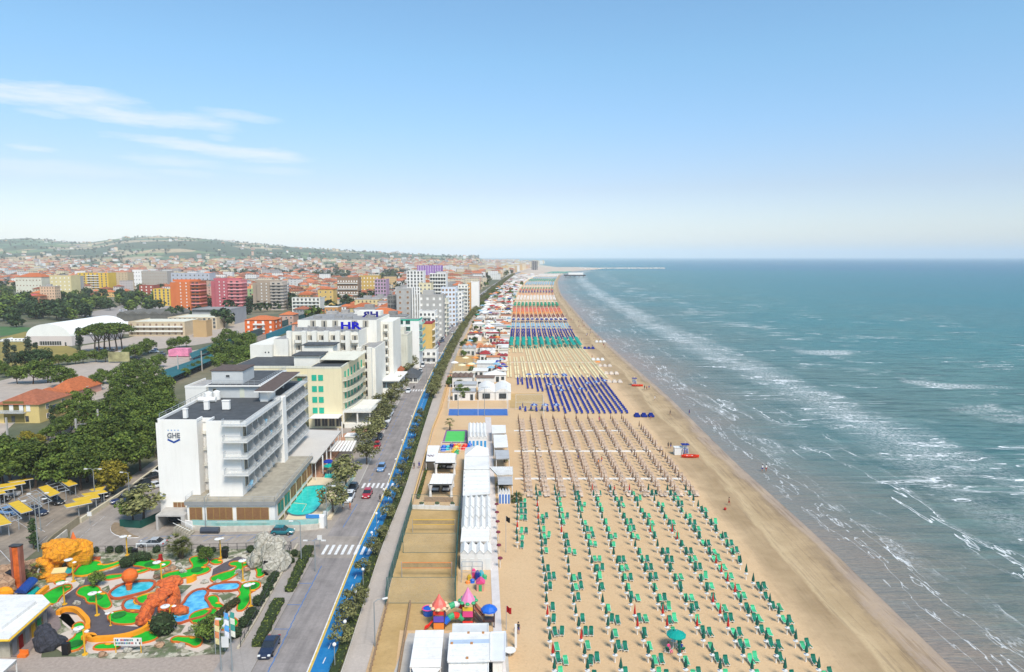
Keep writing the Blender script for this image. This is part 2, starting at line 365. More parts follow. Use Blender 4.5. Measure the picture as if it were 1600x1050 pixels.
base = q.mix(q.mr(gr,.40,.62,0,.30), base, (.38,.25,.13)); base = q.mix(q.mr(w2,.4,.62,0,.25), base, (.68,.49,.29)); base = q.mix(q.mr(pit,.0,.35,.28,0), base, (.33,.21,.11))
shin = q.mr(d, -.5, 1.8, 1, 0, True)
q.color(base).set(Roughness=q.mr(d, 0, 3, .35, .95)).bump(gr, .5, .08)
strip('beach', lambda y: off(y, interp(O_PROM,y)), shore, 0, MATS['sand'], y0=30, y1=2700, n=12, **ST)
b = bpy.data.objects['beach']; u = b.data.uv_layers[0]
for l in b.data.loops:
    v = b.data.vertices[l.vertex_index].co; u.data[l.index].uv = (shore(v.y)-v.x, v.y)
# sea: one sheet from the waterline to the horizon, u = metres from the waterline
q = NT('sea_water'); uvn = q.uv(); uv = q.sep(uvn); d = uv[0]; P2 = q.pos
lw = q.noise(q.map(uvn,(1,.22,1)), .028, 5, .6); lw2 = q.noise(q.map(uvn,(1,.35,1)), .10, 5, .65)
dw = q.math('ADD', d, q.math('MULTIPLY', q.math('SUBTRACT', lw, .5), 24)); dw = q.math('ADD', dw, q.math('MULTIPLY', q.math('SUBTRACT', lw2, .5), 8))
lg = q.math('DIVIDE', q.math('LOGARITHM', q.math('MAXIMUM', q.math('ADD', q.math('ADD', d, q.math('MULTIPLY', q.math('SUBTRACT', lw2,.5), q.mr(d,0,20,0,9))), 1), 1), 10), 4.2)
deep = q.ramp(lg, [(0,(.32,.23,.175)),(.185,(.28,.205,.155)),(.25,(.25,.20,.15)),(.315,(.195,.185,.145)),(.406,(.12,.175,.145)),(.548,(.055,.19,.165)),(.66,(.01,.17,.20)),(.76,(.0,.135,.225)),(.88,(.0,.08,.22)),(1,(.0,.045,.19))])
CR = R(70)
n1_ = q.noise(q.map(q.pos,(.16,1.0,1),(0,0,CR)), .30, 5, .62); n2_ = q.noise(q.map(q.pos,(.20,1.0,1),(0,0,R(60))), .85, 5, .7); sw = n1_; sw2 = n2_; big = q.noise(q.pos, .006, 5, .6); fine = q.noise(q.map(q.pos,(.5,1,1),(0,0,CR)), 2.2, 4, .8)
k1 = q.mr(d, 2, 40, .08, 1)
deep = q.mix(q.math('MULTIPLY', q.mr(n1_,.50,.64,0,.8), k1), deep, (.018,.065,.055)); deep = q.mix(q.math('MULTIPLY', q.mr(n1_,.46,.36,0,.45), k1), deep, (.17,.28,.235))  # dark and pale wave faces: shading of the swell put into the colour
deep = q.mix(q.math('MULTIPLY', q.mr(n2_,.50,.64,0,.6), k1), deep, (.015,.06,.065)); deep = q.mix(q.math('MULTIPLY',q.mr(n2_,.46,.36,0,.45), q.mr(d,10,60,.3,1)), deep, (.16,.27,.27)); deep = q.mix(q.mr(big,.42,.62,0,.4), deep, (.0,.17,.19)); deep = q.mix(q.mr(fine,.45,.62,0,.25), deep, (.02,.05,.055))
# foam: a sharp breaking front with lace trailing behind it, inside breaker bands set by the distance from the waterline
fn = q.noise(q.map(q.pos,(.8,1,1),(0,0,CR)), 1.1, 8, .8); cell = q.vor(q.map(q.pos,(.6,1,1),(0,0,CR)), 1.7, 'DISTANCE_TO_EDGE'); gate = q.noise(q.map(uvn,(1,.5,1)), .05, 4, .6)
def front(nn, e, tail, sharp): return q.math('MULTIPLY', q.math('GREATER_THAN', nn, e), q.mr(nn, e, e+tail, 1, 0)), q.math('MULTIPLY', q.math('GREATER_THAN', nn, e), q.math('LESS_THAN', nn, e+sharp))
w1 = q.noise(q.map(q.pos,(.22,1.0,1),(0,0,R(75))), .085, 4, .55); wS = q.noise(q.map(uvn,(1,.18,1),(0,0,R(5))), .13, 4, .6); w3 = q.noise(q.map(q.pos,(.14,1.0,1),(0,0,R(72))), .11, 4, .55)
def band(c0, w): return q.math('POWER', q.math('MAXIMUM', q.math('SUBTRACT', 1, q.math('DIVIDE', q.math('ABSOLUTE', q.math('SUBTRACT', dw, c0)), w)), 0), .5)
lace = q.math('MAXIMUM', q.mr(fn,.48,.56,0,1), q.mr(cell,0,.07,.9,0))
t1, s1 = front(w1, .50, .13, .008); tS, sS = front(wS, .50, .09, .011); t3, s3 = front(w3, .555, .03, .009)
bm = band(50, 16); main = q.math('MULTIPLY', q.math('MAXIMUM', t1, q.math('MULTIPLY', bm, .65)), bm); main = q.math('MAXIMUM', q.math('MULTIPLY', main, lace), q.math('MULTIPLY', s1, q.math('GREATER_THAN', bm, .45)))
main = q.math('MULTIPLY', main, q.mr(gate,.34,.46,.12,1))
bs_ = q.math('MAXIMUM', band(13, 6), q.math('MULTIPLY', band(27, 6), .6)); inner = q.math('MAXIMUM', q.math('MULTIPLY', q.math('MULTIPLY', tS, bs_), lace), q.math('MULTIPLY', q.math('MULTIPLY', sS, q.math('GREATER_THAN', bs_, .3)), .95)); inner = q.math('MULTIPLY', inner, q.mr(gate,.47,.56,.05,.95))
outer = q.math('MULTIPLY', q.math('MAXIMUM', s3, q.math('MULTIPLY', t3, q.mr(fn,.45,.55,0,1))), q.math('MULTIPLY', q.mr(d,14,30,0,1), q.mr(d,160,420,1,0))); outer = q.math('MULTIPLY', outer, q.mr(q.noise(q.pos,.03,3,.5),.50,.60,0,1))
b2 = q.math('MULTIPLY', q.math('MULTIPLY', band(112, 22), q.mr(w1,.47,.53,0,1)), q.math('MULTIPLY', q.mr(fn,.46,.56,0,1), q.mr(q.noise(q.map(uvn,(1,.6,1)),.035,3,.5),.50,.58,0,1)))
swash = q.noise(q.map(uvn,(1,.16,1)), .22, 4, .6); sl = q.math('MULTIPLY', q.math('MULTIPLY', q.math('GREATER_THAN', swash, .5), q.math('LESS_THAN', swash, .512)), q.math('MULTIPLY', q.mr(d,1.5,3,0,.55), q.mr(d,9,14,1,0)))
F_ = q.math('MINIMUM', q.math('MAXIMUM', q.math('MAXIMUM', main, q.math('MAXIMUM', inner, sl)), q.math('MAXIMUM', outer, b2)), 1)
F_ = q.math('MULTIPLY', F_, q.mr(d, 600, 2500, 1, 0))
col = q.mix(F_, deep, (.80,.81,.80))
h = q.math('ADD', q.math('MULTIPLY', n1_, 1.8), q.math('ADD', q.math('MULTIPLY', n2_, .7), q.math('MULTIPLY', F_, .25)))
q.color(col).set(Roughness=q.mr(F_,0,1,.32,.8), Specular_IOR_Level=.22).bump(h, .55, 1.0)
offs = [0,.8,2,4,7,11,16,22,30,40,52,66,82,105,135,175,230,300,400,550,800,1200,2000,3500,7000,15000,40000]
ysea = [20+6*i for i in range(50)]+[320+25*i for i in range(42)]+[1370+100*i for i in range(12)]
vs=[]; uvs=[]; fs=[]
for y in ysea:
    for o_ in offs: vs.append((shore(y)+o_-(.6 if o_==0 else 0), y+0*o_, .012 if o_ == 0 else .03)); uvs.append((o_, y))
k=len(offs)
for j in range(len(ysea)-1):
    for i in range(k-1): p=j*k+i; fs.append((p,p+1,p+k+1,p+k))
# beyond the headland the sea runs on to the horizon
b0=len(vs); yl=ysea[-1]
for y,xs in ((yl,(shore(yl),1200,5000,40000)),(6000,(90,2000,5000,40000)),(15000,(-600,6000,20000,40000)),(35000,(-2600,15000,30000,40000))):
    for x in xs: vs.append((x,y,.02)); uvs.append((300 if x==xs[0] else 3000,y))
for j in range(3):
    for i in range(3): p=b0+j*4+i; fs.append((p,p+1,p+5,p+4))
me=bpy.data.meshes.new('sea'); me.from_pydata(vs,[],fs); u=me.uv_layers.new(name='UVMap')
for l in me.loops: u.data[l.index].uv=uvs[l.vertex_index]
me.materials.append(q.m); place(me,'sea',None,**ST)
# haze
def haze():
    mb = MB(); mb.add([(-32000,-60,-3),(42000,-60,-3),(42000,36000,-3),(-32000,36000,-3),(-32000,-60,330),(42000,-60,330),(42000,36000,330),(-32000,36000,330)],[(0,3,2,1),(0,1,5,4),(1,2,6,5),(2,3,7,6),(3,0,4,7),(4,5,6,7)])
    m = bpy.data.materials.new('air'); m.use_nodes = True; t = m.node_tree; t.nodes.clear()
    o = t.nodes.new('ShaderNodeOutputMaterial'); v = t.nodes.new('ShaderNodeVolumePrincipled')
    v.inputs['Color'].default_value = (.93,.98,1,1); v.inputs['Density'].default_value = 1/14000; v.inputs['Anisotropy'].default_value = -.35
    t.links.new(v.outputs[0], o.inputs['Volume']); mb.build('haze', m, None, kind='stuff', label='thin pale haze over the town and the sea')

# ---------------------------------------------------------------- beach furniture
def fab(n, c, **k): return M(n, c, .8, k.pop('var', .12), k.pop('scale', 2.5), rnd=k.pop('rnd', .12), **k)
GRN_D = fab('dark_green_canvas', (.008,.09,.065)); GRN_L = fab('light_green_sling', (.05,.40,.19), rnd=.25); GRN_M = fab('deep_green_sling', (.006,.16,.10), rnd=.25)
RED_C = fab('red_canvas', (.45,.02,.015)); WHT = M('white_plastic', (.72,.70,.66), .5, .06); TAN_C = fab('brown_canvas_and_bed_shade', (.25,.155,.10), rnd=.35); DARKF = M('dark_metal', (.05,.05,.05), .5, .1)
TAN_L = fab('beige_sling', (.52,.39,.29), rnd=.3); CREAM = M('cream_plastic', (.66,.57,.48), .6, .1, rnd=.1); BLU = fab('royal_blue_canvas', (.008,.03,.26), rnd=.3); BLU_L = fab('pale_blue_canvas', (.30,.42,.62))
YEL_S = fab('pale_yellow_sling', (.76,.66,.40), rnd=.14); TEAL = fab('teal_canvas', (.0,.30,.24), rnd=.15); ORG = fab('orange_canvas', (.75,.24,.04)); MAR = fab('maroon_canvas', (.16,.03,.05)); RDC = fab('coral_canvas', (.62,.10,.09)); NVY = fab('navy_canvas', (.02,.03,.18)); GRC = fab('green_canvas', (.03,.26,.14)); LBL = fab('light_blue_canvas', (.22,.42,.55)); WHC = fab('white_canvas', (.72,.68,.64))
def folded(mb, m, z0=1.25, z1=2.65, r=.25, n=12):
    """a parasol tied shut: a pleated cone"""
    rings = []
    for z, k in ((z0,.72),(z0+.12,1.0),(z0+.55,.72),(z1-.25,.28),(z1,.05)):
        rings.append([(r*k*(1 if i%2 else .78)*math.cos(2*math.pi*i/n), r*k*(1 if i%2 else .78)*math.sin(2*math.pi*i/n), z) for i in range(n)])
    vs = [v for q in rings for v in q]
    mb.add(vs, [(j*n+i, j*n+(i+1)%n, (j+1)*n+(i+1)%n, (j+1)*n+i) for j in range(4) for i in range(n)]+[tuple(range(4*n,5*n))], m); return mb
pole_me = MB().cyl(0,0,0,1.3,.045,n=6).cyl(0,0,0,.5,.09,.06,8).mesh('pole', [WHT])
tab_me = MB().lathe(0,0,[(.08,.82),(.30,.92),(.33,.98),(.30,.98),(.05,.95)],12).mesh('table', [WHT])
can_g = folded(MB(),0).mesh('canopy', [GRN_D]); can_r = folded(MB(),0,1.2,2.7,.19).mesh('canopy', [RED_C])
um = root('beach_umbrella', 'x', 'beach umbrella'); um_parts = []
for me, n in ((can_g,'canopy'),(pole_me,'pole'),(tab_me,'table')): um_parts.append(place(me, n, um))
proto(um, um_parts)
def bed_mesh(fabric, frame, rise=.42, notch=False):
    fr = MB()
    for sx in (-.30,.26): fr.box(sx,sx+.04,-.95,.95,.30,.35)
    for y in (-.97,.93): fr.box(-.30,.30,y,y+.05,.30,.35)
    for x in (-.29,.25):
        for y in (-.75,.35): fr.box(x,x+.04,y,y+.05,0,.30)
    for x in (-.31,.27): fr.box(x,x+.04,.2,.9,.50,.53).box(x,x+.04,.2,.24,.35,.50)
    st = MB()
    if notch:
        st.box(-.27,.27,-.45,.3,.34,.37).box(-.27,-.12,-.93,-.45,.34,.37).box(.12,.27,-.93,-.45,.34,.37)
    else: st.box(-.27,.27,-.93,.3,.34,.37).box(-.2,.2,-.93,-.75,.37,.42)
    bk = MB(); L = .75; dy, dz = L*math.cos(rise), L*math.sin(rise)
    bk.add([(-.27,.3,.34),(.27,.3,.34),(.27,.3+dy,.34+dz),(-.27,.3+dy,.34+dz),(-.27,.3,.37),(.27,.3,.37),(.27,.3+dy-.01,.375+dz),(-.27,.3+dy-.01,.375+dz)],
           [(0,3,2,1),(4,5,6,7),(0,1,5,4),(1,2,6,5),(2,3,7,6),(3,0,4,7)]); bk.box(-.22,.22,.3+dy*.7,.3+dy,.38+dz*.9,.46+dz)
    S_ = Matrix.Diagonal((1.06,.70,1.0,1))
    for q_ in (fr, st, bk): q_.xf(S_)
    return fr, st, bk
def lounger_proto(name, label, fabric, frame, rise, notch):
    r = root(name, label, 'sun lounger'); a, b, c = bed_mesh(fabric, frame, rise, notch)
    return proto(r, [place(a.mesh('frame',[frame]),'frame',r), place(b.mesh('seat',[fabric]),'seat',r), place(c.mesh('backrest',[fabric]),'backrest',r)])
LG = [lounger_proto('sun_lounger','x',GRN_L,WHT,.35,False), lounger_proto('sun_lounger','x',GRN_M,WHT,.75,True), lounger_proto('sun_lounger','x',GRN_L,WHT,.95,False)]
used = set(); CNT = {'beach_umbrella':0,'sun_lounger':0}; LIMIT = 310
class Mass:
    def __init__(q): q.mb = MB(); q.mats = []
    def add(q, mb, mats, Mx):
        idx = [q.mats.index(m) if m in q.mats else (q.mats.append(m) or len(q.mats)-1) for m in mats]
        b = len(q.mb.v); q.mb.v += [tuple(Mx @ Vector(v)) for v in mb.v]; q.mb.f += [tuple(b+i for i in f) for f in mb.f]; q.mb.m += [idx[i] for i in mb.m]
MASS = {'beach_umbrella': Mass(), 'sun_lounger': Mass()}
def item(kind, me, mb, mats, loc, rz, label, group):
    if CNT[kind] < LIMIT: CNT[kind] += 1; return single(me, kind, loc, rz, label, kind.replace('_',' '), group)
    MASS[kind].add(mb, mats, Matrix.Translation(loc) @ Matrix.Rotation(rz,4,'Z'))
def take(p, *a, **k):
    """the first call moves the original itself, later ones copy it"""
    if p.name not in used:
        used.add(p.name); loc, rz, label, group = a[0], a[1], a[2], a[3]
        p.location = loc; p.rotation_euler = (0,0,rz); p['label'] = label; p['group'] = group
        if k.get('swap'):
            for ch in kids(p):
                if ch.name.split('.')[0] in k['swap']: ch.data = k['swap'][ch.name.split('.')[0]]
        return p
    return dup(p, *a, **k)
def single(me, name, loc, rz, label, cat, group, sc=None): return place(me, name, None, loc, rz, sc, label=label, cat=cat, group=group)
rg = random.Random(11); reds = {(1,3),(0,16),(0,18),(3,4),(3,5),(4,4),(4,5),(6,5),(6,4),(6,13),(6,14),(7,9),(7,8),(7,10),(7,7),(5,14),(0,2)}
GX = [.95]+[5.0+3.95*k for k in range(9)]
names = ['column nearest the walkway']+[f'{ordw(k+1)} column from the walkway' for k in range(1,9)]+['seaward column']
for c, x in enumerate(GX):
    ys = [113+3.15*i for i in range(8)] if c == 0 else [73.2+3.13*i for i in range(22)]
    if c == 9: ys = ys[1:]
    for r_, y in enumerate(ys):
        jx, jy = rg.uniform(-.12,.12), rg.uniform(-.15,.15); red = rg.random() < .05 or (c-1, r_) in reds
        drift = .2*math.sin(y*.05)
        col = 'red' if red else 'dark green'
        CNT['beach_umbrella'] += 1; take(um, (x+jx+drift*.3, y+jy, 0), rg.uniform(0,3), f'closed {col} beach umbrella, {ordw(r_+1)} row from the front, {names[c]}', 'closed umbrellas with white tables', swap={'canopy': can_r if red else can_g})
        t = rg.random(); n = 2 if t < .48 else (1 if t < .90 else 0); first = None
        for j in range(n):
            kind = 0 if rg.random() < .5 else 1
            if kind == 0 and rg.random() < .3: kind = 2
            CNT['sun_lounger'] += 1; take(LG[kind], (x+.85+.82*j+rg.uniform(-.06,.06)+drift*.3, y-.1+rg.uniform(-.38,.38), 0), rg.gauss(0,.07),
                 f"{'light' if kind != 1 else 'dark'} green sun lounger, {'beside' if j == 0 else 'second from'} {ordw(r_+1)} umbrella of the {names[c].replace('column','line')}", 'green sun loungers')
# beige bathing club
WALKY = [g(900,673)[1], g(900,705)[1], g(900,748)[1]]
def slatwalk(y, x0, x1, w=.55):
    mb = MB(); n = int((x1-x0)/.6)
    for i in range(n): mb.box(x0+i*.6, x0+i*.6+.585, y-w, y+w, .0, .05)
    return mb
SLAB = M('white_paving_slabs', (.74,.69,.62), .8, .08, 1.5, isl=.06)
for y, x1, w in ((WALKY[0],32,'back'),(WALKY[1],36,'middle'),(WALKY[2],39,'front')): slatwalk(y, .6, x1).build('beach_walkway', SLAB, label=f'white slab path crossing the beige loungers, {w} one of three', cat='path', group='slab paths across the sand')
tan_um = MB().cyl(0,0,0,1.0,.07,.05,6,1); folded(tan_um, 0, .9, 2.6, .24, 10); tan_um.cyl(0,0,.78,.83,.28,n=8,m=1); tan_um_me = tan_um.mesh('beige_umbrella', [TAN_C, CREAM])
def onemesh(fabric, frame, rise=.5, nm='bed'):
    a,b,c = bed_mesh(fabric, frame, rise); mb = MB(); mb.merge(a, m=1).merge(b, m=0).merge(c, m=0); return mb
tan_bed = onemesh(TAN_L, CREAM, 1.0, 'tan'); tan_bed.box(-.24,.24,-.9,-.3,.37,.41,1); tan_bed.box(-.27,.27,.35,.40,.30,.75,2); tan_bed_me = tan_bed.mesh('beige_lounger', [TAN_L, CREAM, TAN_C])  # upright brown panel puts the dark shadow of each bed into its colour
rows = [139+3.1*i for i in range(5)]+[WALKY[2]+1.6+2.72*i for i in range(7)]+[WALKY[1]+1.4+2.95*i for i in range(7)]+[WALKY[0]+1.7+3.0*i for i in range(4)]
TX = [2.55+3.5*k for k in range(11)]
for r_, y in enumerate(rows):
    for c, x in enumerate(TX):
        if y < 155 and c == 10: x2 = x-.2
        else: x2 = x
        if y > 197 and c == 10: continue
        if y < 142 and c == 10: pass
        x2 += (y-155)*-.012 + rg.uniform(-.1,.1); yy = y+rg.uniform(-.15,.15)
        item('beach_umbrella', tan_um_me, tan_um, [TAN_C,CREAM], (x2,yy,0), rg.uniform(0,3), f'closed brown umbrella, {ordw(r_+1)} beige row from the front, {ordw(c+1)} from the cabins', 'closed brown umbrellas')
        for j in range(2):
            if rg.random() < .06: continue
            L = (x2+.72+.70*j+rg.uniform(-.06,.06), yy-.5+rg.uniform(-.15,.15), 0); a = rg.uniform(-.08,.08)
            item('sun_lounger', tan_bed_me, tan_bed, [TAN_L,CREAM,TAN_C], L, a, f'beige lounger, {"left" if j==0 else "right"} of the pair at {ordw(c+1)} brown umbrella, {ordw(r_+1)} row', 'beige sun loungers')
# blue bathing club
def opened(mb, m, m2=None, r=1.25, z=2.2, h=.45, n=8):
    for i in range(n):
        a0, a1 = 2*math.pi*i/n, 2*math.pi*(i+1)/n; mm = m if (m2 is None or i%2) else m2
        p = lambda a, rr, zz: (rr*math.cos(a), rr*math.sin(a), zz)
        mb.add([p(a0,r,z),p(a1,r,z),p(a1,r*.55,z+h*.62),p(a0,r*.55,z+h*.62),(0,0,z+h)], [(0,1,2,3),(3,2,4)], mm)
        mb.add([p(a0,r,z),p(a1,r,z),p(a1,r,z-.12),p(a0,r,z-.12)], [(1,0,3,2)], mm)
    return mb
blu_um_mb = folded(MB().cyl(0,0,0,1.3,.04,n=5,m=1),0,1.2,2.5,.2,10); blu_um = blu_um_mb.mesh('blue_umbrella',[BLU,WHT])
blu_open_mb = opened(MB().cyl(0,0,0,2.6,.035,n=5,m=2),0,1); blu_open = blu_open_mb.mesh('striped_umbrella',[BLU,BLU_L,WHT])
blu_bed = onemesh(BLU, BLU, .9); blu_bed_me = blu_bed.mesh('blue_lounger',[BLU,BLU])
opens = {(1,0),(1,21),(2,0),(3,8),(3,0),(4,0),(1,10),(3,21),(3,22),(4,12),(5,0),(5,1),(4,9),(7,7),(8,6),(9,5),(5,9),(2,21),(6,11)}
for c in range(10):
    for r_ in range(23):
        y = 275.5-2.75*r_; x = 3.2+3.62*c+(275-y)*.006
        if c == 0 and 4 < r_ and not (r_ >= 20 and r_ <= 21): continue
        if c in (1,2) and (7 if c==1 else 9) < r_ and not (20 <= r_ <= 21): continue
        if c == 3 and r_ > 21: continue
        op = (c, r_) in opens; yy = y+rg.uniform(-.15,.15)
        item('beach_umbrella', blu_open if op else blu_um, blu_open_mb if op else blu_um_mb, [BLU,BLU_L,WHT] if op else [BLU,WHT], (x,yy,0), rg.uniform(0,3), f"{'open striped' if op else 'closed'} blue umbrella, {ordw(r_+1)} blue row from the back, {ordw(c+1)} from the left", 'blue club umbrellas')
        for j,dx in enumerate((-.85,.85)):
            if rg.random() < .07: continue
            L = (x+dx, yy-.2, 0); a = rg.uniform(-.1,.1)
            item('sun_lounger', blu_bed_me, blu_bed, [BLU,BLU], L, a, f'royal blue lounger {"left" if j==0 else "right"} of {ordw(r_+1)} umbrella from the back, {ordw(c+1)} blue column', 'royal blue sun loungers')
# pale yellow sunbeds in long double lines
ybed = MB().box(-.33,.33,-.98,.98,.26,.34,0).box(-.33,.33,.5,1.0,.34,.46,0).box(-.36,-.32,-1,1,.2,.3,1).box(.32,.36,-1,1,.2,.3,1)
for a in ((-.3,-.8),(.25,-.8),(-.3,.7),(.25,.7)): ybed.box(a[0],a[0]+.05,a[1],a[1]+.05,0,.26,1)
ybed_me = ybed.mesh('yellow_sunbed',[YEL_S,CREAM]); cnt = 0; rest = MB()
ymid = g(850,566)[1]
slatwalk(ymid, -1, 38, .5).build('beach_walkway', SLAB, label='white slab path crossing the pale yellow sunbeds', cat='path', group='slab paths across the sand')
tall_pole = MB().cyl(0,0,0,2.2,.035,n=5).mesh('sunbed_pole',[CREAM])
for r_ in range(44):
    y = 279+2.35*r_
    if abs(y-ymid) < 1.6 or y > 377: continue
    for c in range(13):
        x = -1+3.32*c-(y-279)*.012+ (y-279)*.0
        if c == 0 and y < 300: pass
        if c < 3 and 340 < y < 352: continue
        if rg.random() < .05: continue
        for j, dx in enumerate((-.62,.62)):
            L = (x+dx, y, 0)
            if cnt < 300: single(ybed_me, 'sunbed', L, rg.uniform(-.03,.03), f'pale yellow sunbed, {"left" if j==0 else "right"} of its pair, {ordw(r_+1)} row behind the blue loungers, {ordw(c+1)} line', 'sunbed', 'pale yellow sunbeds'); cnt += 1
            else: rest.merge(ybed, Matrix.Translation(L))
rest.build('distant_yellow_sunbeds', [YEL_S,CREAM], kind='stuff', label='long double lines of pale yellow sunbeds')
# the clubs beyond: bands of umbrellas in changing colours
op_me = {}
def open_me(key, mat):
    if key not in op_me: op_me[key] = opened(MB().cyl(0,0,0,2.6,.04,n=4,m=1),0,None,1.35).mesh(key+'_umbrella',[mat,WHT])
    return op_me[key]
def py(y): return g(850,y)[1]
bands = [(545,532,TEAL,'teal','o',2.9,1),(530.5,521.5,NVY,'navy blue','c',3.0,1),(521,514.5,BLU,'deep blue','b',3,1),(513.5,505.5,LBL,'faded blue','t',3,1),(504.6,502,NVY,'navy','o',3,1),(501.5,498,WHC,'white','b',3,1),(497,492.5,MAR,'maroon','c',3.2,1),(491.5,488,ORG,'orange','b',3.2,2),(488,481.5,RDC,'coral red','b',3.2,1),(480.5,475.5,GRC,'green','o',3.2,1),
         (474,471,CREAM,'cream','b',3.4,2),(469,462,WHC,'white','b',3.4,1),(461.5,459,ORG,'orange','b',3.6,1),(458.5,456.5,NVY,'blue','o',3.6,1),(455,453.6,RDC,'coral red','o',3.6,2),(453,451.3,GRC,'green','o',3.6,1),(449.5,447,CREAM,'cream','b',4,2),(446,441.5,LBL,'pale blue','o',4,1),(440,437,TEAL,'teal','o',4.4,1),(436,434,LBL,'pale blue','o',5,1),(433,429,WHC,'white','o',6,1),(428,425,TEAL,'teal','o',7,2)]
n_open = 0; n_closed = 0; far = {}
for bi, (pa, pb, mt, cname, kind, st, sk) in enumerate(bands):
    y0, y1 = py(pa), py(pb); nr = max(1, int((y1-y0)/st/ (1 if y0 < 700 else 1.4)))
    for r_ in range(nr):
        y = y0+(y1-y0)*(r_+.5)/nr
        xa = interp([(380,-.5),(500,1),(700,3),(1000,13),(1400,35),(1900,78),(2600,190)], y); xb = interp([(380,37.5),(450,39),(700,46),(1000,58),(1380,84),(1858,125),(2600,260)], y)
        nc = 12 if y < 1100 else 12
        for c in range(nc):
            x = lerp(xa, xb, c/(nc-1))+rg.uniform(-.2,.2); yy = y+rg.uniform(-.3,.3)
            if rg.random() < .06*sk: continue
            for kk in ('u','b','b2'):
                if kk == 'u' and kind in ('b','t') and r_%3: continue
                if kk != 'u' and (kind == 'o' and r_%2): continue
                if kk == 'u':
                    o_ = kind != 'c' and kind != 't'
                    if kind == 'b': o_ = (r_%6==0)
                    if o_: opened(mb2 := MB().cyl(0,0,0,2.6,.05,n=3), 0, None, 1.25, n=6)
                    else: folded(mb2 := MB(), 0, .9, 2.5, .28, 6)
                    MASS['beach_umbrella'].add(mb2, [mt], Matrix.Translation((x,yy,0)))
                else:
                    mb = MB(); dx = -.8 if kk == 'b' else .8; w = .36
                    mb.box(x+dx-w, x+dx+w, yy-1, yy+.45, .25, .36); mb.add([(x+dx-w,yy+.45,.36),(x+dx+w,yy+.45,.36),(x+dx+w,yy+1,.7),(x+dx-w,yy+1,.7)],[(0,1,2,3)]); MASS['sun_lounger'].add(mb, [mt], Matrix.Identity(4))
MASS['beach_umbrella'].mb.build('distant_umbrellas', MASS['beach_umbrella'].mats, kind='stuff', label='beach umbrellas of every colour in rows far along the beach')
MASS['sun_lounger'].mb.build('distant_loungers', MASS['sun_lounger'].mats, kind='stuff', label='sun loungers of every colour in rows far along the beach')
# ---------------------------------------------------------------- beach clubs between the promenade and the umbrellas
def P(pts, z=0): return [g(a,b,z) for a,b in pts]
def stained(name, c, amt=.25, rough=.8, seam=0):
    """paint with rain streaks running down, blotches and, on sheet roofs, seams"""
    q = NT(name); st = q.noise(q.map(q.pos,(1.6,1.6,.12)), 1.0, 6, .7); bl = q.noise(q.pos, .22, 5, .6); fi = q.noise(q.pos, 3.5, 4, .7)
    f = q.math('ADD', q.mr(st,.5,.68,0,amt), q.mr(bl,.48,.68,0,amt*.7)); f = q.math('ADD', f, q.mr(fi,.5,.7,0,amt*.3))
    if seam: f = q.math('ADD', f, q.math('MULTIPLY', q.math('LESS_THAN', q.math('FRACT', q.math('MULTIPLY', q.sep(q.pos)[1], seam)), .06), .22))
    q.color(q.mix(f, c, (c[0]*.48,c[1]*.45,c[2]*.40))).set(Roughness=rough, Specular_IOR_Level=.3); return q.m
W_ROOF = stained('white_roof_sheet', (.77,.75,.71), .3, .6, .9); W_WALL = stained('white_render', (.74,.72,.68), .3); CANV = stained('white_canvas_canopy', (.78,.75,.71), .2, .8, .45)
GREYR = M('grey_roof_sheet', (.42,.42,.42), .6, .15, .6); WOOD = M('weathered_wood', (.30,.20,.12), .85, .25, 3); DECK = M('timber_deck', (.36,.24,.15), .85, .2, 2); CONC = M('concrete', (.45,.42,.38), .85, .15, .8)
GLASS = M('dark_glass', (.03,.045,.055), .12, .3, .5, spec=.6); GREENN = M('green_netting', (.02,.12,.10), .9, .3, 2); CSAND = NT('court_sand'); a_ = CSAND.noise(CSAND.pos, 1.6, 6, .8); b_ = CSAND.noise(CSAND.pos, .25, 4, .6)
CSAND.color(CSAND.mix(CSAND.mr(a_,.45,.68,0,.45), CSAND.ramp(b_, [(.3,(.42,.27,.10)),(.7,(.53,.35,.15))]), (.30,.19,.08))).set(Roughness=.95); CSAND = CSAND.m
mb = MB(); mb.sheet(P([(774,1060),(792,1060),(784,985),(778,880),(775,790),(770,700),(767,652),(758,652),(760,700),(764,790),(766,880)]), .06); mb.build('beach_path', M('pale_concrete_path',(.60,.55,.52),.85,.12,.6), **ST)
mb = MB(); mb.sheet(P([(641,793),(719,797),(714,945),(712,985),(625,985),(616,1060),(576,1060),(610,917),(640,800)]), .025); mb.build('sports_sand', CSAND, **ST)
mb = MB(); mb.sheet(P([(638,990),(792,990),(796,1060),(612,1060)]), .05); mb.build('terrace', CONC, **ST)
mb = MB(); mb.sheet(P([(725,735),(765,735),(770,795),(719,797),(722,760)]), .03); mb.sheet(P([(646,795),(719,797),(726,735),(652,730)]),.022,1); mb.build('club_ground', [M('grey_paving',(.38,.35,.33),.85,.15,.8),M('raked_sand',(.50,.34,.18),.95,.12,1)], **ST)
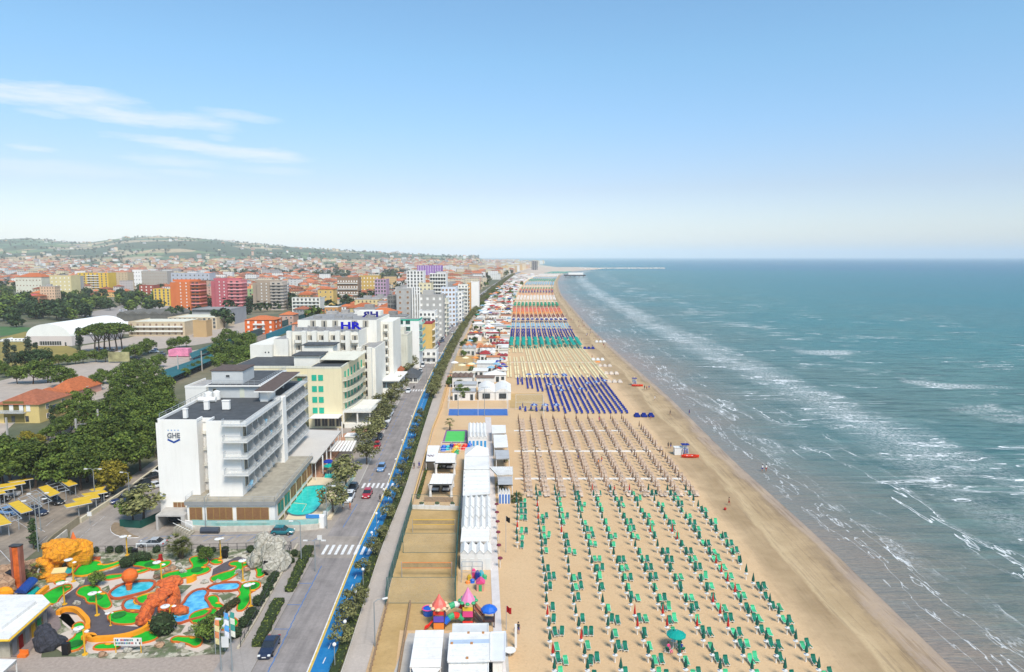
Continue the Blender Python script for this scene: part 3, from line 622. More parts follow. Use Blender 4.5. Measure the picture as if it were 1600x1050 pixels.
def canopy(pp, z, label, group=None, post=.08, mat=CANV, sag=0, fascia=.25, curt=False, tilt=0, name='canopy_tent', ribs=0):
    q = P(pp, z); cx = sum(a for a,b in q)/4; cy = sum(b for a,b in q)/4; r = root(name, label, 'canopy', (cx,cy,0), group=group)
    L = [(a-cx,b-cy) for a,b in q]; mb = MB().prism(L, z-.06, [z,z,z-tilt,z-tilt], 0)
    for i in range(4):
        a, b = L[i], L[(i+1)%4]; zz = [z,z,z-tilt,z-tilt]; mb.add([(a[0],a[1],zz[i]-.05),(b[0],b[1],zz[(i+1)%4]-.05),(b[0],b[1],zz[(i+1)%4]-fascia),(a[0],a[1],zz[i]-fascia)],[(0,1,2,3),(3,2,1,0)])
    if ribs:
        for i in range(ribs+1):
            t = i/ribs; a = (lerp(L[0][0],L[1][0],t),lerp(L[0][1],L[1][1],t)); b = (lerp(L[3][0],L[2][0],t),lerp(L[3][1],L[2][1],t)); mb.tube([(a[0],a[1],z+.06),(b[0],b[1],z-tilt+.06)],.05,4)
    mb.build('canvas', mat, r)
    for a, b in L: MB().cyl(a*.96,b*.96,0,z-.1,post,n=6).build('post', W_WALL, r)
    if curt:
        for a, b in L: MB().lathe(a*.94,b*.94,[(.55,z-.2),(.22,z*.5),(.34,.15)],8).build('curtain', CANV, r)
    return r
def pavilion(pp, z, label, roof=W_ROOF, wall=W_WALL, over=.25, group=None, open_front=False, wins=0, cat='pavilion', name='beach_pavilion', base=0, ridge=0):
    q = P(pp, z); cx = sum(a for a,b in q)/len(q); cy = sum(b for a,b in q)/len(q); r = root(name, label, cat, (cx,cy,base), group=group); L = [(a-cx,b-cy) for a,b in q]
    sh = lambda k: [(a*(1-k/max(abs(a),1e-3)) if abs(a) > k else a, b*(1-k/max(abs(b),1e-3)) if abs(b) > k else b) for a,b in L]
    MB().prism(sh(over), 0, z-.12).build('wall', wall, r); rf = MB().prism(L, z-.12, z, bottom=True)
    n = len(L)
    for i in range(n):
        a, b = Vector((*L[i],0)), Vector((*L[(i+1)%n],0)); d = (b-a).normalized(); nn = Vector((-d.y,d.x,0))*.06
        rf.add([(a+nn+Vector((0,0,z)))[:],(b+nn+Vector((0,0,z)))[:],(b+nn+Vector((0,0,z+.12)))[:],(a+nn+Vector((0,0,z+.12)))[:],(a-nn+Vector((0,0,z+.12)))[:],(b-nn+Vector((0,0,z+.12)))[:],(b-nn+Vector((0,0,z)))[:],(a-nn+Vector((0,0,z)))[:]],[(0,1,2,3),(3,2,5,4),(4,5,6,7)])
    ob = rf.build('roof', roof, r)
    if wins:
        a, b = sorted(L, key=lambda p: p[1])[:2]; a, b = sorted((a,b)); 
        for i in range(wins):
            x = lerp(a[0],b[0],(i+.5)/wins); y = lerp(a[1],b[1],(i+.5)/wins)+over-.03; MB().box(x-.5,x+.5,y-.04,y+.05,.9 if i%2 else .1,2.2).build('window' if i%2 else 'door', GLASS, r)
    return r
# --- foreground buildings
canopy([(649.3,984.6),(693.6,984.3),(688.6,1041.7),(640,1042)], 2.9, 'white square canvas canopy at the bottom edge, left of the restaurant roof', post=.07)
mb = MB(); a,b,c = P([(641,1040),(690,1044),(655,1075)], 2.6); mb.add([(*a,2.9),(*b,2.7),(*c,2.3),(*a,2.86),(*b,2.66),(*c,2.26)],[(0,2,1),(3,4,5)]); tag(mb.build('shade_sail', CANV), 'small white triangular sail stretched in front of the square canopy', 'shade sail')
pavilion([(707.6,975.7),(763,975),(763,989.5),(707,989.7)], 3.0, 'narrow grey-white back annex behind the restaurant roof', roof=M('dull_white_roof',(.60,.60,.58),.6,.1,.6), name='annex', cat='building')
r = pavilion([(703,990),(766,989),(766,1033),(699.3,1034.5)], 3.3, 'flat white restaurant roof with a blue-grey gutter strip beside the walkway', name='restaurant', cat='building')
q = P([(702,1000.5),(766.5,999),(766.5,1005),(701.5,1006.5)], 3.3); MB().prism([(a-r.location.x,b-r.location.y) for a,b in q], 3.30, 3.36).build('gutter', M('blue_grey_metal',(.42,.50,.60),.5,.1), r)
for px_,py_ in ((732,989.5),(755,989.5),(706,1006),(737,1006),(730,1029)):
    a,b = g(px_,py_,3.3); MB().box(a-r.location.x-.15,a-r.location.x+.15,b-r.location.y-.1,b-r.location.y+.1,3.3,3.5).build('roof_vent', M('rusty_metal',(.42,.2,.08),.8,.3), r)
pavilion([(766.5,988.5),(790,987.5),(788.6,1032.5),(766.5,1033)], 3.1, 'plain pale lean-to roof joined to the sea side of the restaurant', roof=M('pale_roof',(.68,.68,.68),.6,.06), name='lean_to', cat='building')
pavilion([(702,1034.5),(763,1033.5),(763,1066),(701,1066)], 2.9, 'lower white roof at the very bottom edge in front of the restaurant', name='kitchen_block', cat='building')
# --- cabins with zigzag roofs
def cabins(pp, z, n, label, stripes=None, name='cabin_row', rise=.55):
    """pp: far-left, far-right, near-right, near-left of the eaves; gables face the camera"""
    q = P(pp, z); cx = sum(a for a,b in q)/4; cy = sum(b for a,b in q)/4; r = root(name, label, 'beach cabins', (cx,cy,0), group='white beach cabins'); L = [(a-cx,b-cy) for a,b in q]
    MB().prism([(a*.985,b*.985) for a,b in L], 0, z-.1).build('wall', W_WALL, r); mb = MB()
    for i in range(n):
        f = lambda t: ((lerp(L[0][0],L[1][0],t),lerp(L[0][1],L[1][1],t)), (lerp(L[3][0],L[2][0],t),lerp(L[3][1],L[2][1],t)))
        (a0,b0),(a1,b1),(a2,b2) = f(i/n), f((i+.5)/n), f((i+1)/n)
        A0,B0,A1,B1,A2,B2 = (*a0,z-.1),(*b0,z-.1),(*a1,z+rise),(*b1,z+rise),(*a2,z-.1),(*b2,z-.1)
        mb.add([A0,B0,A1,B1,A2,B2],[(0,1,3,2),(2,3,5,4),(1,5,3),(0,2,4)])
        e = .1; mb.add([(b0[0],b0[1]-e,z-.13),(b1[0],b1[1]-e,z+rise-.03),(b1[0],b1[1]-e,z+rise+.05),(b0[0],b0[1]-e,z-.05),(b2[0],b2[1]-e,z-.13),(b2[0],b2[1]-e,z-.05)],[(0,1,2,3),(1,4,5,2)],1)
    mb.build('zigzag_roof', [W_ROOF, M('grey_bargeboard',(.5,.5,.47),.7,.1)], r)
    for i in range(n):
        x = lerp(L[3][0],L[2][0],(i+.5)/n); y = lerp(L[3][1],L[2][1],(i+.5)/n)*.985; w = abs(L[2][0]-L[3][0])/n*.28
        MB().box(x-w,x+w,y-.05,y+.02,.05,1.95).build('door', stripes or M('cabin_door',(.66,.66,.63),.7,.05), r)
    return r
cabins([(720,850),(767.5,850),(768.5,864),(719,864)], 2.9, 4, 'front row of white zigzag-roofed cabins, nearest the playground')
r = canopy([(721.5,826),(765,826),(764,845.5),(719.5,846)], 2.8, 'flat white awning between the zigzag cabins and the tallest stack of roofs', ribs=0)
for i,(ya,yb) in enumerate(((809.5,825),(794,808.5),(777,793))): cabins([(721+i,ya),(766.5-i*.2,ya),(767-i*.2,yb),(720.5+i,yb)], 2.9, 5, ['row of white zigzag-roofed cabins just behind the flat awning','middle row of the white zigzag-roofed cabins','farthest row of white zigzag-roofed cabins below the white club roof'][i])
cabins([(732,661),(759,661),(760,676),(731,676)], 2.8, 5, 'white zigzag cabins with ribbed roof behind the blue doors',rise=.25)
cabins([(731,676.5),(760,676.5),(761,684),(731,684)], 2.8, 5, 'white cabins with bright blue doors right of the green court', stripes=M('bright_blue_door',(.05,.30,.62),.6,.1))
cabins([(779,766),(797,766),(797.5,770),(779,770)], 2.3, 4, 'small block of blue and white striped cabins on the sand', stripes=M('blue_stripe_door',(.03,.16,.50),.6,.1), rise=.5)
# --- club halls
pavilion([(726.7,705),(763,705),(764.7,733),(725.3,733)], 3.4, 'long white club roof in strips, below the pointed tent', wins=5)
mb = MB(); q = P([(727,700),(763,700),(764,712),(726,712)], 3.5); ax,ay = g(746,697,5.2); cx,cy = q[0]; mb.add([(*p,3.5) for p in q]+[(ax,ay,5.4)],[(0,1,4),(1,2,4),(2,3,4),(3,0,4)]); tag(mb.build('pointed_tent', CANV), 'pointed white tent top at the back of the long club roof', 'tent')
r = pavilion([(725,734.7),(764.7,734.7),(765.5,772),(723.5,775)], 3.1, 'flat white club roof with raised skylights next to the slatted pergola', wins=5)
for i in range(5):
    q = P([(726,737.5+i*6.6),(762,737.5+i*6.6),(762.3,740.5+i*6.6),(726,740.5+i*6.6)],3.2); MB().prism([(a-r.location.x,b-r.location.y) for a,b in q],3.1,3.35+.1*(i%2)).build('skylight', W_ROOF, r)
canopy([(668.7,696),(687.3,696),(680.7,720.7),(665.3,720.7)], 2.8, 'white rectangular awning with a small dark print beside the promenade wall')
mb = MB()
for k in range(7):
    a,b = g(668.5+k*1.5,711.5+(k%3-1)*.9,2.9); mb.cyl(a,b,2.83,2.86,.22,n=7)
tag(mb.build('printed_emblem', M('dark_print',(.10,.05,.10),.8,.1)), 'dark round lettering printed on the rectangular white awning', 'emblem')
gz1 = canopy([(684.7,708),(712,708),(710.7,723),(680,723)], 3.0, 'white curtained gazebo behind, between the awning and the long club roof', curt=True, ribs=5, name='gazebo', group='curtained gazebos')
gz2 = canopy([(677,740),(708.7,740),(706,756),(671,756)], 3.0, 'white curtained gazebo in front with loungers below it', curt=True, ribs=5, name='gazebo', group='curtained gazebos')
DK = M('dark_wicker',(.05,.035,.03),.8,.2)
for i,(px_,py_) in enumerate(((680,767),(697,767),(691,731),(703,732))):
    a,b = g(px_,py_); r = root('daybed', f'dark wicker daybed with white cushion, {["left one under the front gazebo","right one under the front gazebo","left one under the back gazebo","right one under the back gazebo"][i]}', 'daybed', (a,b,0), group='daybeds under the gazebos')
    MB().box(-.9,.9,-.9,.9,.15,.40).box(-.85,-.75,-.85,-.75,0,.15).box(.75,.85,-.85,-.75,0,.15).box(-.9,.9,.8,.9,.4,.9).build('frame', DK, r); MB().box(-.7,.7,-.8,.6,.4,.52).build('cushion', CANV, r)
canopy([(768,664),(790,664),(790.7,676),(768.7,677)], 2.8, 'white vaulted kiosk roof nearest the blue court', mat=W_ROOF, name='kiosk')
canopy([(770.7,679),(792,679),(794,698),(772,699)], 2.8, 'white kiosk roof with plants in the middle of the walkway strip', mat=W_ROOF, name='kiosk')
canopy([(773,703),(795,703),(796,716),(775,717)], 2.7, 'grey and white kiosk roof beside the second beige block', mat=GREYR, name='kiosk')
r = canopy([(764,729),(800.7,729),(801.3,741),(777,742)], 3.0, 'white slatted pergola roof above the blue striped cabins', mat=W_ROOF, ribs=9, name='pergola')
canopy([(778,744),(800,744),(801,757),(778,757)], 2.6, 'small grey flat awning just in front of the slatted pergola', mat=GREYR, name='kiosk')
# padel and ball courts
mb = MB(); mb.sheet(P([(702,639.3),(792.7,639.3),(793.3,649.3),(700.7,649.3)]), .05); mb.build('blue_sports_court', M('court_blue',(.05,.15,.42),.8,.12,.8), **ST)
mb = MB().sheet(P([(697,672),(730,672),(730,692),(691,692)]), .04).sheet(P([(698.7,674),(726.7,674),(725.3,690.7),(694.7,690.7)]), .055, 1); mb.build('green_sports_court', [M('court_purple',(.22,.13,.24),.8,.1),M('court_green',(.08,.50,.10),.8,.08)], **ST)
STEEL = M('galvanised_steel', (.42,.44,.45), .45, .1, metal=.3); GRS = M('green_steel', (.04,.12,.11), .6, .1); WHM = M('white_metal', (.7,.7,.68), .5, .05)
def frame_fence(pp, h, label, mat=WHM, step=4.0, rails=(1.0,.5), mesh=None, cat='fence', name='court_fence'):
    pts = P(pp); mb = MB(); ms = MB()
    for (a,b),(c,d) in zip(pts, pts[1:]):
        L = math.hypot(c-a,d-b); k = max(1,int(L/step))
        for i in range(k+1): x=lerp(a,c,i/k); y=lerp(b,d,i/k); mb.cyl(x,y,0,h,.05,n=5)
        for z in rails: mb.tube([(a,b,h*z),(c,d,h*z)],.035,4)
        if mesh: ms.add([(a,b,.1),(c,d,.1),(c,d,h*.98),(a,b,h*.98)],[(0,1,2,3)])
    cx,cy = pts[0]; r = root(name, label, cat); mb.build('frame', mat, r)
    if mesh: ms.build('netting', mesh, r)
    return r
def netmat(name, rgb, alpha, scale=1.2):
    q = NT(name); w = q.noise(q.pos, scale, 3, .6); q.color(rgb).set(Roughness=.9, Alpha=q.mr(w,.3,.7,alpha*.7,min(1,alpha*1.3))); return q.m
NET_G = netmat('green_mesh', (.02,.11,.09), .72); NET_T = netmat('clear_mesh', (.5,.55,.5), .10); NET_D = netmat('dark_mesh', (.10,.10,.08), .35)
frame_fence([(700,650),(794,650),(791,622),(704,622),(700,650)], 5, 'tall white frame of posts and rails around the blue court', step=8)
frame_fence([(806,640),(848,640),(850,655)], 5, 'pale posts and netting between the blue loungers and beige rows', mesh=NET_T, step=6)
frame_fence([(644,795),(609,917),(603,948)], 2.6, 'green netted fence between the promenade and the volleyball courts', GRS, 3, (1,), NET_G)
frame_fence([(719,797),(713,900),(711,945)], 3.4, 'dark green netting between the volleyball courts and white cabins', GRS, 4, (1,), NET_G)
frame_fence([(644,797),(716,799)], 3.2, 'green post and rail fence at the far end of volleyball courts', GRS, 6, (1,.02), NET_T)
frame_fence([(605,943),(712,943)], 4, 'thin wire fence at the near end of the volleyball courts', GRS, 5, (1,.02), NET_T)
frame_fence([(630,864),(713,864)], 3.5, 'thin wire fence dividing the two volleyball courts', GRS, 5, (1,.02), NET_T)
for (pl,pr,col,lab) in (((645,832),(711,832),(.75,.45,.04),'yellow-taped volleyball net in the farther court'),((628,902),(706,902),(.75,.22,.06),'orange-taped volleyball net in the nearer court')):
    a,b = g(*pl); c,d = g(*pr); r = root('volleyball_net', lab, 'net', ((a+c)/2,b,0)); w = (c-a)/2; tm = M('tape_'+lab[:3], col, .7, .1)
    for s in (-1,1): MB().cyl(s*w,0,0,2.5,.05,n=6).build('post', STEEL, r)
    MB().box(-w,w,-.02,.02,2.36,2.46).box(-w,w,-.02,.02,1.50,1.58).box(-w,-w+.06,-.021,.021,1.5,2.4).box(w-.06,w,-.021,.021,1.5,2.4).build('tape', tm, r); MB().add([(-w,0,1.55),(w,0,1.55),(w,0,2.4),(-w,0,2.4)],[(0,1,2,3)]).build('mesh_net', NET_D, r)
mb = MB(); a,b = g(641,943); c,d = g(622,1058); mb.tube([(a,b,.15),(c,d,.15)],.17,6); mb.tube([(a,b,.45),(c,d,.45)],.12,6); tag(mb.build('log_wall', WOOD), 'low log wall between the bowling lane and the playground sand', 'wall')
mb = MB(); a,b = g(606,946); c,d = g(578,1058)
for k in range(16): t=k/15; mb.cyl(lerp(a,c,t),lerp(b,d,t),0,1.1,.07,n=5)
mb.tube([(a,b,.95),(c,d,.95)],.06,5).tube([(a,b,.5),(c,d,.5)],.06,5); tag(mb.build('timber_railing', WOOD), 'timber railing between the promenade and the bowling lane', 'railing')
mb = MB(); pts = [(643,793),(676,672),(689,640),(700,600)]
for p0,p1 in zip(pts,pts[1:]):
    a,b = g(*p0); c,d = g(*p1); n_ = Vector((d-b,-(c-a),0)).normalized()*.14; mb.prism([(a-n_.x,b-n_.y),(c-n_.x,d-n_.y),(c+n_.x,d+n_.y),(a+n_.x,b+n_.y)],0,.9)
tag(mb.build('promenade_wall', M('ochre_wall',(.66,.42,.18),.8,.12)), 'low ochre wall along the sea side of the promenade', 'wall')
mb = MB(); a,b = g(643,795); c,d = g(719,797); mb.prism([(a,b-.12),(c,d-.12),(c,d+.12),(a,b+.12)],0,.8); tag(mb.build('white_wall', W_WALL), 'low white wall between the gazebo garden and the volleyball courts', 'wall')
PLN = M('planter_leaf',(.03,.07,.02),.8,.4,3)
for i,px_ in enumerate((659,683,707)):
    a,b = g(px_,791); r = root('planter', f'white planter box with dark shrub, {ordw(i+1)} from the left on the low white wall', 'planter', (a,b,0), group='planters on the white wall'); MB().box(-.5,.5,-.25,.25,0,.45).build('box', W_WALL, r); MB().ball(0,0,.65,.5,.3,.3,8,5,jit=.25).build('shrub', PLN, r)
mb = MB(); a,b = g(663,784); c,d = g(708,785); mb.prism([(a,b),(c,d),(c,d+.3),(a,b+.3)],0,1.0); tag(mb.build('timber_screen', WOOD), 'brown timber screen behind the white planters', 'screen')
# mushroom lamps along the walkway
for i,(px_,py_) in enumerate(((776,800),(776.5,813),(777.5,828),(778.5,845),(779.5,866),(781.5,887))):
    a,b = g(px_,py_); r = root('shower_post', f'short pale post with dark red cap beside the walkway, {ordw(i+1)} from the far end', 'post', (a,b,0), group='capped posts along the walkway'); MB().cyl(0,0,0,1.6,.08,n=7).build('post', CREAM, r); MB().lathe(0,0,[(.42,1.55),(.38,1.75),(.05,1.9)],9).build('cap', MAR, r)
def flag(px_, py_, h, col, lab):
    a,b = g(px_,py_); r = root('flagpole', lab, 'flagpole', (a,b,0)); MB().cyl(0,0,0,h,.05,.03,6).build('pole', STEEL, r); fl = MB(); n=6; Lx=1.1
    vs=[(.04+Lx*i/n*.6,.12*math.sin(i*1.3),h-.1-j*.9-.35*i/n) for j in (0,1) for i in range(n+1)]; fl.add(vs,[(i,i+1,n+2+i,n+1+i) for i in range(n)]+[(n+1+i,n+2+i,i+1,i) for i in range(n)]); fl.build('flag', M('flag_'+col[0], col[1], .8, .1), r)
flag(790.5,863,6.5,('black',(.02,.02,.02)),'tall grey pole with a small black flag on the empty sand'); flag(791,984,3.5,('red',(.55,.02,.02)),'thin pole with a red flag beside the restaurant')
# --- playground
PC = {k: M('play_'+k, v, .45, .06, spec=.5) for k,v in dict(red=(.72,.03,.015),pink=(.72,.06,.22),coral=(.75,.14,.10),blue=(.01,.12,.55),navy=(.01,.03,.25),green=(.03,.35,.14),cream=(.72,.52,.32),white=(.7,.68,.64),orange=(.78,.22,.03),yellow=(.78,.48,.03),purple=(.13,.07,.45),brown=(.07,.03,.02),cyan=(.0,.42,.50),rose=(.72,.22,.40)).items()}
def tower(px_,py_,label,roofm,panels,h=2.9,w=.75,apex=1.7,skirt='cream'):
    a,b = g(px_,py_); r = root('play_tower', label, 'playground tower', (a,b,0), group='playground towers')
    for sx in (-1,1):
        for sy in (-1,1): MB().cyl(sx*w,sy*w+w,0,h,.08,n=7).build('post', PC['brown'], r)
    n=8; mb = MB().lathe(0,w,[(w*1.45,h),(w*1.1,h+.5),(w*.55,h+apex*.62),(.06,h+apex)],n); mb.build('cone_roof', PC[roofm], r)
    sk = MB()
    for i in range(n): t=2*math.pi*i/n; sk.ball(w*1.45*math.cos(t), w+w*1.45*math.sin(t), h+.02, .33,.33,.22,7,4)
    sk.build('roof_trim', PC[skirt], r)
    for (z0,z1,c,f) in panels: MB().box(-w,w,-.05,.05,z0,z1).box(-w-.05,-w+.03,0,2*w,z0,z1).box(w-.03,w+.05,0,2*w,z0,z1).build('panel', PC[c], r)
    MB().box(-w,w,0,2*w,.9,1.0).build('platform', PC['brown'], r)
    return r
t1 = tower(685.7,983,'playground tower with coral cone roof and purple panel, left of the two big ones','coral',[(.05,.85,'orange',0),(1.0,1.8,'purple',0),(2.0,2.5,'red',0)])
t2 = tower(731,976,'playground tower with pink cone roof and green trim, right of the two big ones','rose',[(.05,.5,'red',0),(1.1,1.9,'pink',0),(2.0,2.5,'yellow',0)],h=3.1,apex=1.9,skirt='green')
a,b = g(764,981); r = root('play_tower','small playground tower with a domed blue roof next to the walkway','playground tower',(a,b,0),group='playground towers')
for sx in (-.7,.7):
    for sy in (0,1.4): MB().cyl(sx,sy,0,2.2,.08,n=6).build('post', PC['brown'], r)
MB().lathe(0,.7,[(1.15,2.15),(1.1,2.4),(.6,2.75),(.05,2.95)],8).build('dome_roof', PC['blue'], r); MB().box(-.7,.7,0,1.4,.8,.9).build('platform', PC['brown'], r)
a0,b0 = g(741,974); r = root('play_bridge','sloping net bridge with salmon panel between pink tower and blue-roofed tower','play bridge')
MB().tube([(a0,b0,2.0),(a-.7,b,.9)],.08,5).tube([(a0,b0+1.3,2.0),(a-.7,b+1.3,.9)],.08,5).add([(a0,b0,1.0),(a-.7,b,.2),(a-.7,b+1.3,.2),(a0,b0+1.3,1.0)],[(0,1,2,3)]).build('deck', PC['brown'], r)
MB().add([(a0,b0+1.3,1.2),(a-.7,b+1.3,.6),(a-.7,b+1.3,1.7),(a0,b0+1.3,2.5)],[(0,1,2,3)]).build('panel', M('salmon',(.75,.36,.24),.6,.1), r)
def tube_tunnel(y0, zc, arch, cols, label):
    xa = t1.location.x+.75; xb = t2.location.x-.75; r = root('play_tunnel', label, 'play tunnel', group='crawl tunnels between the towers'); n=len(cols)
    for i,c in enumerate(cols):
        pts=[]
        for j in range(5):
            t=(i+j/4)/n; pts.append((lerp(xa,xb,t), lerp(t1.location.y,t2.location.y,t)+y0, zc+arch*math.sin(math.pi*t)))
        MB().tube(pts,.42,10).build('ring', PC[c], r)
tube_tunnel(1.2,2.0,.55,['cream','green','white','red'],'upper crawl tunnel in cream, green, white and red rings'); tube_tunnel(.3,.75,.75,['blue','green','red','green'],'lower crawl tunnel in blue, green and red rings')
a,b = g(669.3,960); r = root('tub', 'round blue tub with pink rim left of the coral tower','tub',(a,b,0)); MB().lathe(0,0,[(.75,0),(.8,.9)],16).cyl(0,0,.7,.75,.76,n=16).build('wall', PC['blue'], r); MB().lathe(0,0,[(.80,.88),(.92,.95),(.80,1.02),(.72,.95)],16).build('rim', PC['pink'], r)
a,b = g(678,981); c,d = g(663,985); r = root('slide','short red wavy slide leaving the coral tower','slide'); mb = MB()
pts = [(lerp(a,c,t),lerp(b,d,t),.95*(1-t)**1.2+.12+.08*math.sin(t*9)) for t in [i/8 for i in range(9)]]
for p,q_ in zip(pts,pts[1:]): mb.add([(p[0],p[1]-.3,p[2]),(q_[0],q_[1]-.3,q_[2]),(q_[0],q_[1]+.3,q_[2]),(p[0],p[1]+.3,p[2]),(p[0],p[1]-.34,p[2]+.22),(q_[0],q_[1]-.34,q_[2]+.22),(q_[0],q_[1]+.34,q_[2]+.22),(p[0],p[1]+.34,p[2]+.22)],[(0,1,2,3),(0,4,5,1),(2,6,7,3),(3,2,1,0)])
mb.build('chute', PC['red'], r)
a,b = g(750.5,924); r = root('playhouse','small plastic playhouse with magenta roof and green door','playhouse',(a,b,0)); MB().box(-.55,.55,0,1.0,0,1.3).build('wall', M('salmon2',(.62,.28,.22),.6,.1), r); MB().box(-.24,.24,-.04,.02,0,1.0).build('door', PC['green'], r)
MB().add([(-.7,-.12,1.25),(0,-.12,1.85),(.7,-.12,1.25),(-.7,1.12,1.25),(0,1.12,1.85),(.7,1.12,1.25)],[(0,1,4,3),(1,2,5,4),(0,2,1),(3,4,5)]).build('roof', PC['pink'], r)
a,b = g(737,910); r = root('swing_frame','grey metal climbing frame with toys in front of the white cabins','climbing frame',(a,b,0))
mb = MB()
for x in (-1.6,0,1.6):
    for y in (0,1.6): mb.cyl(x,y,0,2.6,.05,n=5)
mb.tube([(-1.6,0,2.6),(1.6,0,2.6)],.05,5).tube([(-1.6,1.6,2.6),(1.6,1.6,2.6)],.05,5).tube([(-1.6,0,1.7),(1.6,0,1.7)],.04,5).tube([(-1.6,0,2.6),(-1.6,1.6,2.6)],.05,5).tube([(1.6,0,2.6),(1.6,1.6,2.6)],.05,5); mb.build('frame', STEEL, r)
for i,(px_,py_,c,z) in enumerate(((746,906,'navy',1.6),(752,903,'cyan',1.3),(753,910,'purple',.8),(740,902,'pink',1.5),(734,906,'yellow',.9),(738,910,'blue',.6),(731,911,'orange',.4),(757,904,'green',.7))):
    a,b = g(px_,py_); tag(MB().ball(0,0,z*.5,.42,.3,z*.5,8,5).cyl(0,0,0,z*.4,.4,.3,8).xf(Matrix.Translation((a,b,0))).build('play_toy', PC[c]), f'{c} plastic climbing toy beneath the metal frame', 'toy', 'plastic toys by the climbing frame')
for i,(px_,py_,c,s_) in enumerate(((692,704,'blue',1.2),(698,703,'cyan',1.0),(704,701,'navy',1.1),(711,706,'yellow',1.3),(715,701,'orange',1.1),(713,709,'green',.9),(725,702,'red',1.2),(732,701,'blue',1.2),(708,699,'red',.8))):
    a,b = g(px_,py_); tag(MB().cyl(0,0,0,s_*.8,s_*.8,s_*.55,7).ball(.3,0,s_*.9,s_*.55,s_*.4,s_*.4,7,5).xf(Matrix.Translation((a,b,0))).build('inflatable_toy', PC[c]), f'{c} play figure in the fenced yard below the green court, {ordw(i+1)} of nine', 'toy', 'play figures by the green court')
frame_fence([(690,697),(735,696),(735,706),(688,708),(690,697)],1.2,'low fence round the yard of coloured play figures',WHM,2.5,(1,.5))
# halls beyond the blue court
def vault(pp, z, h, label, n=8, name='vaulted_hall'):
    q = P(pp, z); cx = sum(a for a,b in q)/4; cy = sum(b for a,b in q)/4; r = root(name, label, 'pavilion', (cx,cy,0)); L = [(a-cx,b-cy) for a,b in q]; mb = MB(); vs=[]
    for i in range(n+1):
        t=i/n; zz = z+h*math.sin(math.pi*t); vs += [(lerp(L[0][0],L[1][0],t),lerp(L[0][1],L[1][1],t),zz),(lerp(L[3][0],L[2][0],t),lerp(L[3][1],L[2][1],t),zz)]
    mb.add(vs,[(2*i+1,2*i+3,2*i+2,2*i) for i in range(n)]+[tuple(range(1,2*n+3,2))[::-1],tuple(range(0,2*n+2,2))]).build('roof', W_ROOF, r)
    MB().prism([(a*.98,b*.98) for a,b in L],0,z).build('wall', W_WALL, r)
    MB().box(lerp(L[3][0],L[2][0],.25),lerp(L[3][0],L[2][0],.7),L[3][1]-.05,L[3][1]+.06,.6,2.4).build('window', GLASS, r)
vault([(748,600),(773,600),(773.5,613),(747.5,613)],2.8,1.3,'white vaulted hall, the left of the joined pair behind the blue court'); vault([(773.6,600),(798,600),(798.5,613),(773.6,613)],2.8,1.3,'white vaulted hall, the right of the joined pair behind the blue court')
pavilion([(711,596),(745,596),(745,601),(710,601)],3.6,'white and blue club house with dark windows left of the vaulted halls',roof=GREYR,wins=6,name='club_house')
pavilion([(708,607),(743,607),(743,612),(706,612)],3.2,'grey-roofed club house with a tree in front, beside the promenade',roof=GREYR,wins=3,name='club_house')
mb=MB().sheet(P([(712,556),(741,556),(740,580),(706,580)]),.03).sheet(P([(795,615),(848,615),(850,637),(797,637)]),.03); mb.build('ball_sand', CSAND, **ST)
frame_fence([(706,581),(740,581),(741,556),(713,556),(706,581)],4,'netted ball court beyond the vaulted halls',STEEL,6,(1,.05),NET_T)
# rows of clubs farther along the beach
rc = random.Random(5); clubc = [('white',W_ROOF)]*4+[('dark red',M('dark_red_roof',(.33,.03,.03),.7,.1)),('grey',GREYR),('terracotta',M('orange_roof',(.55,.2,.08),.8,.2)),('cream',M('cream_roof',(.62,.55,.43),.7,.1)),('brown',M('brown_roof',(.18,.12,.09),.8,.2))]
def box_club(x,y,w,d,h,cn,rm,lab):
    r = root('beach_club', lab, 'beach club', (x,y,0), rc.uniform(-.04,.04), group='beach clubs along the promenade'); MB().box(-w/2+.3,w/2-.3,-d/2+.3,d/2-.3,0,h).build('wall', W_WALL, r)
    t = rc.random()
    if t < .45: MB().prism([(-w/2,-d/2),(w/2,-d/2),(w/2,d/2),(-w/2,d/2)],h,h+.22,bottom=True).build('roof', rm, r)
    elif t < .75: MB().add([(-w/2,-d/2,h),(w/2,-d/2,h),(w/2,d/2,h),(-w/2,d/2,h),(0,0,h+1.5)],[(0,1,4),(1,2,4),(2,3,4),(3,0,4),(3,2,1,0)]).build('roof', rm, r)
    else:
        k=max(2,int(w/2)); mb=MB()
        for i in range(k):
            a=-w/2+w*i/k; b=a+w/k; mb.add([(a,-d/2,h),((a+b)/2,-d/2,h+.7),(b,-d/2,h),(a,d/2,h),((a+b)/2,d/2,h+.7),(b,d/2,h)],[(0,1,4,3),(1,2,5,4),(0,2,1),(3,4,5)])
        mb.build('roof', rm, r)
    if y < 700: 
        for i in range(int(w/2.2)): x0=-w/2+.9+i*2.1; MB().box(x0,x0+1.2,-d/2+.22,-d/2+.32,.9 if i%2 else .1,2.2).build('window' if i%2 else 'door', GLASS, r)
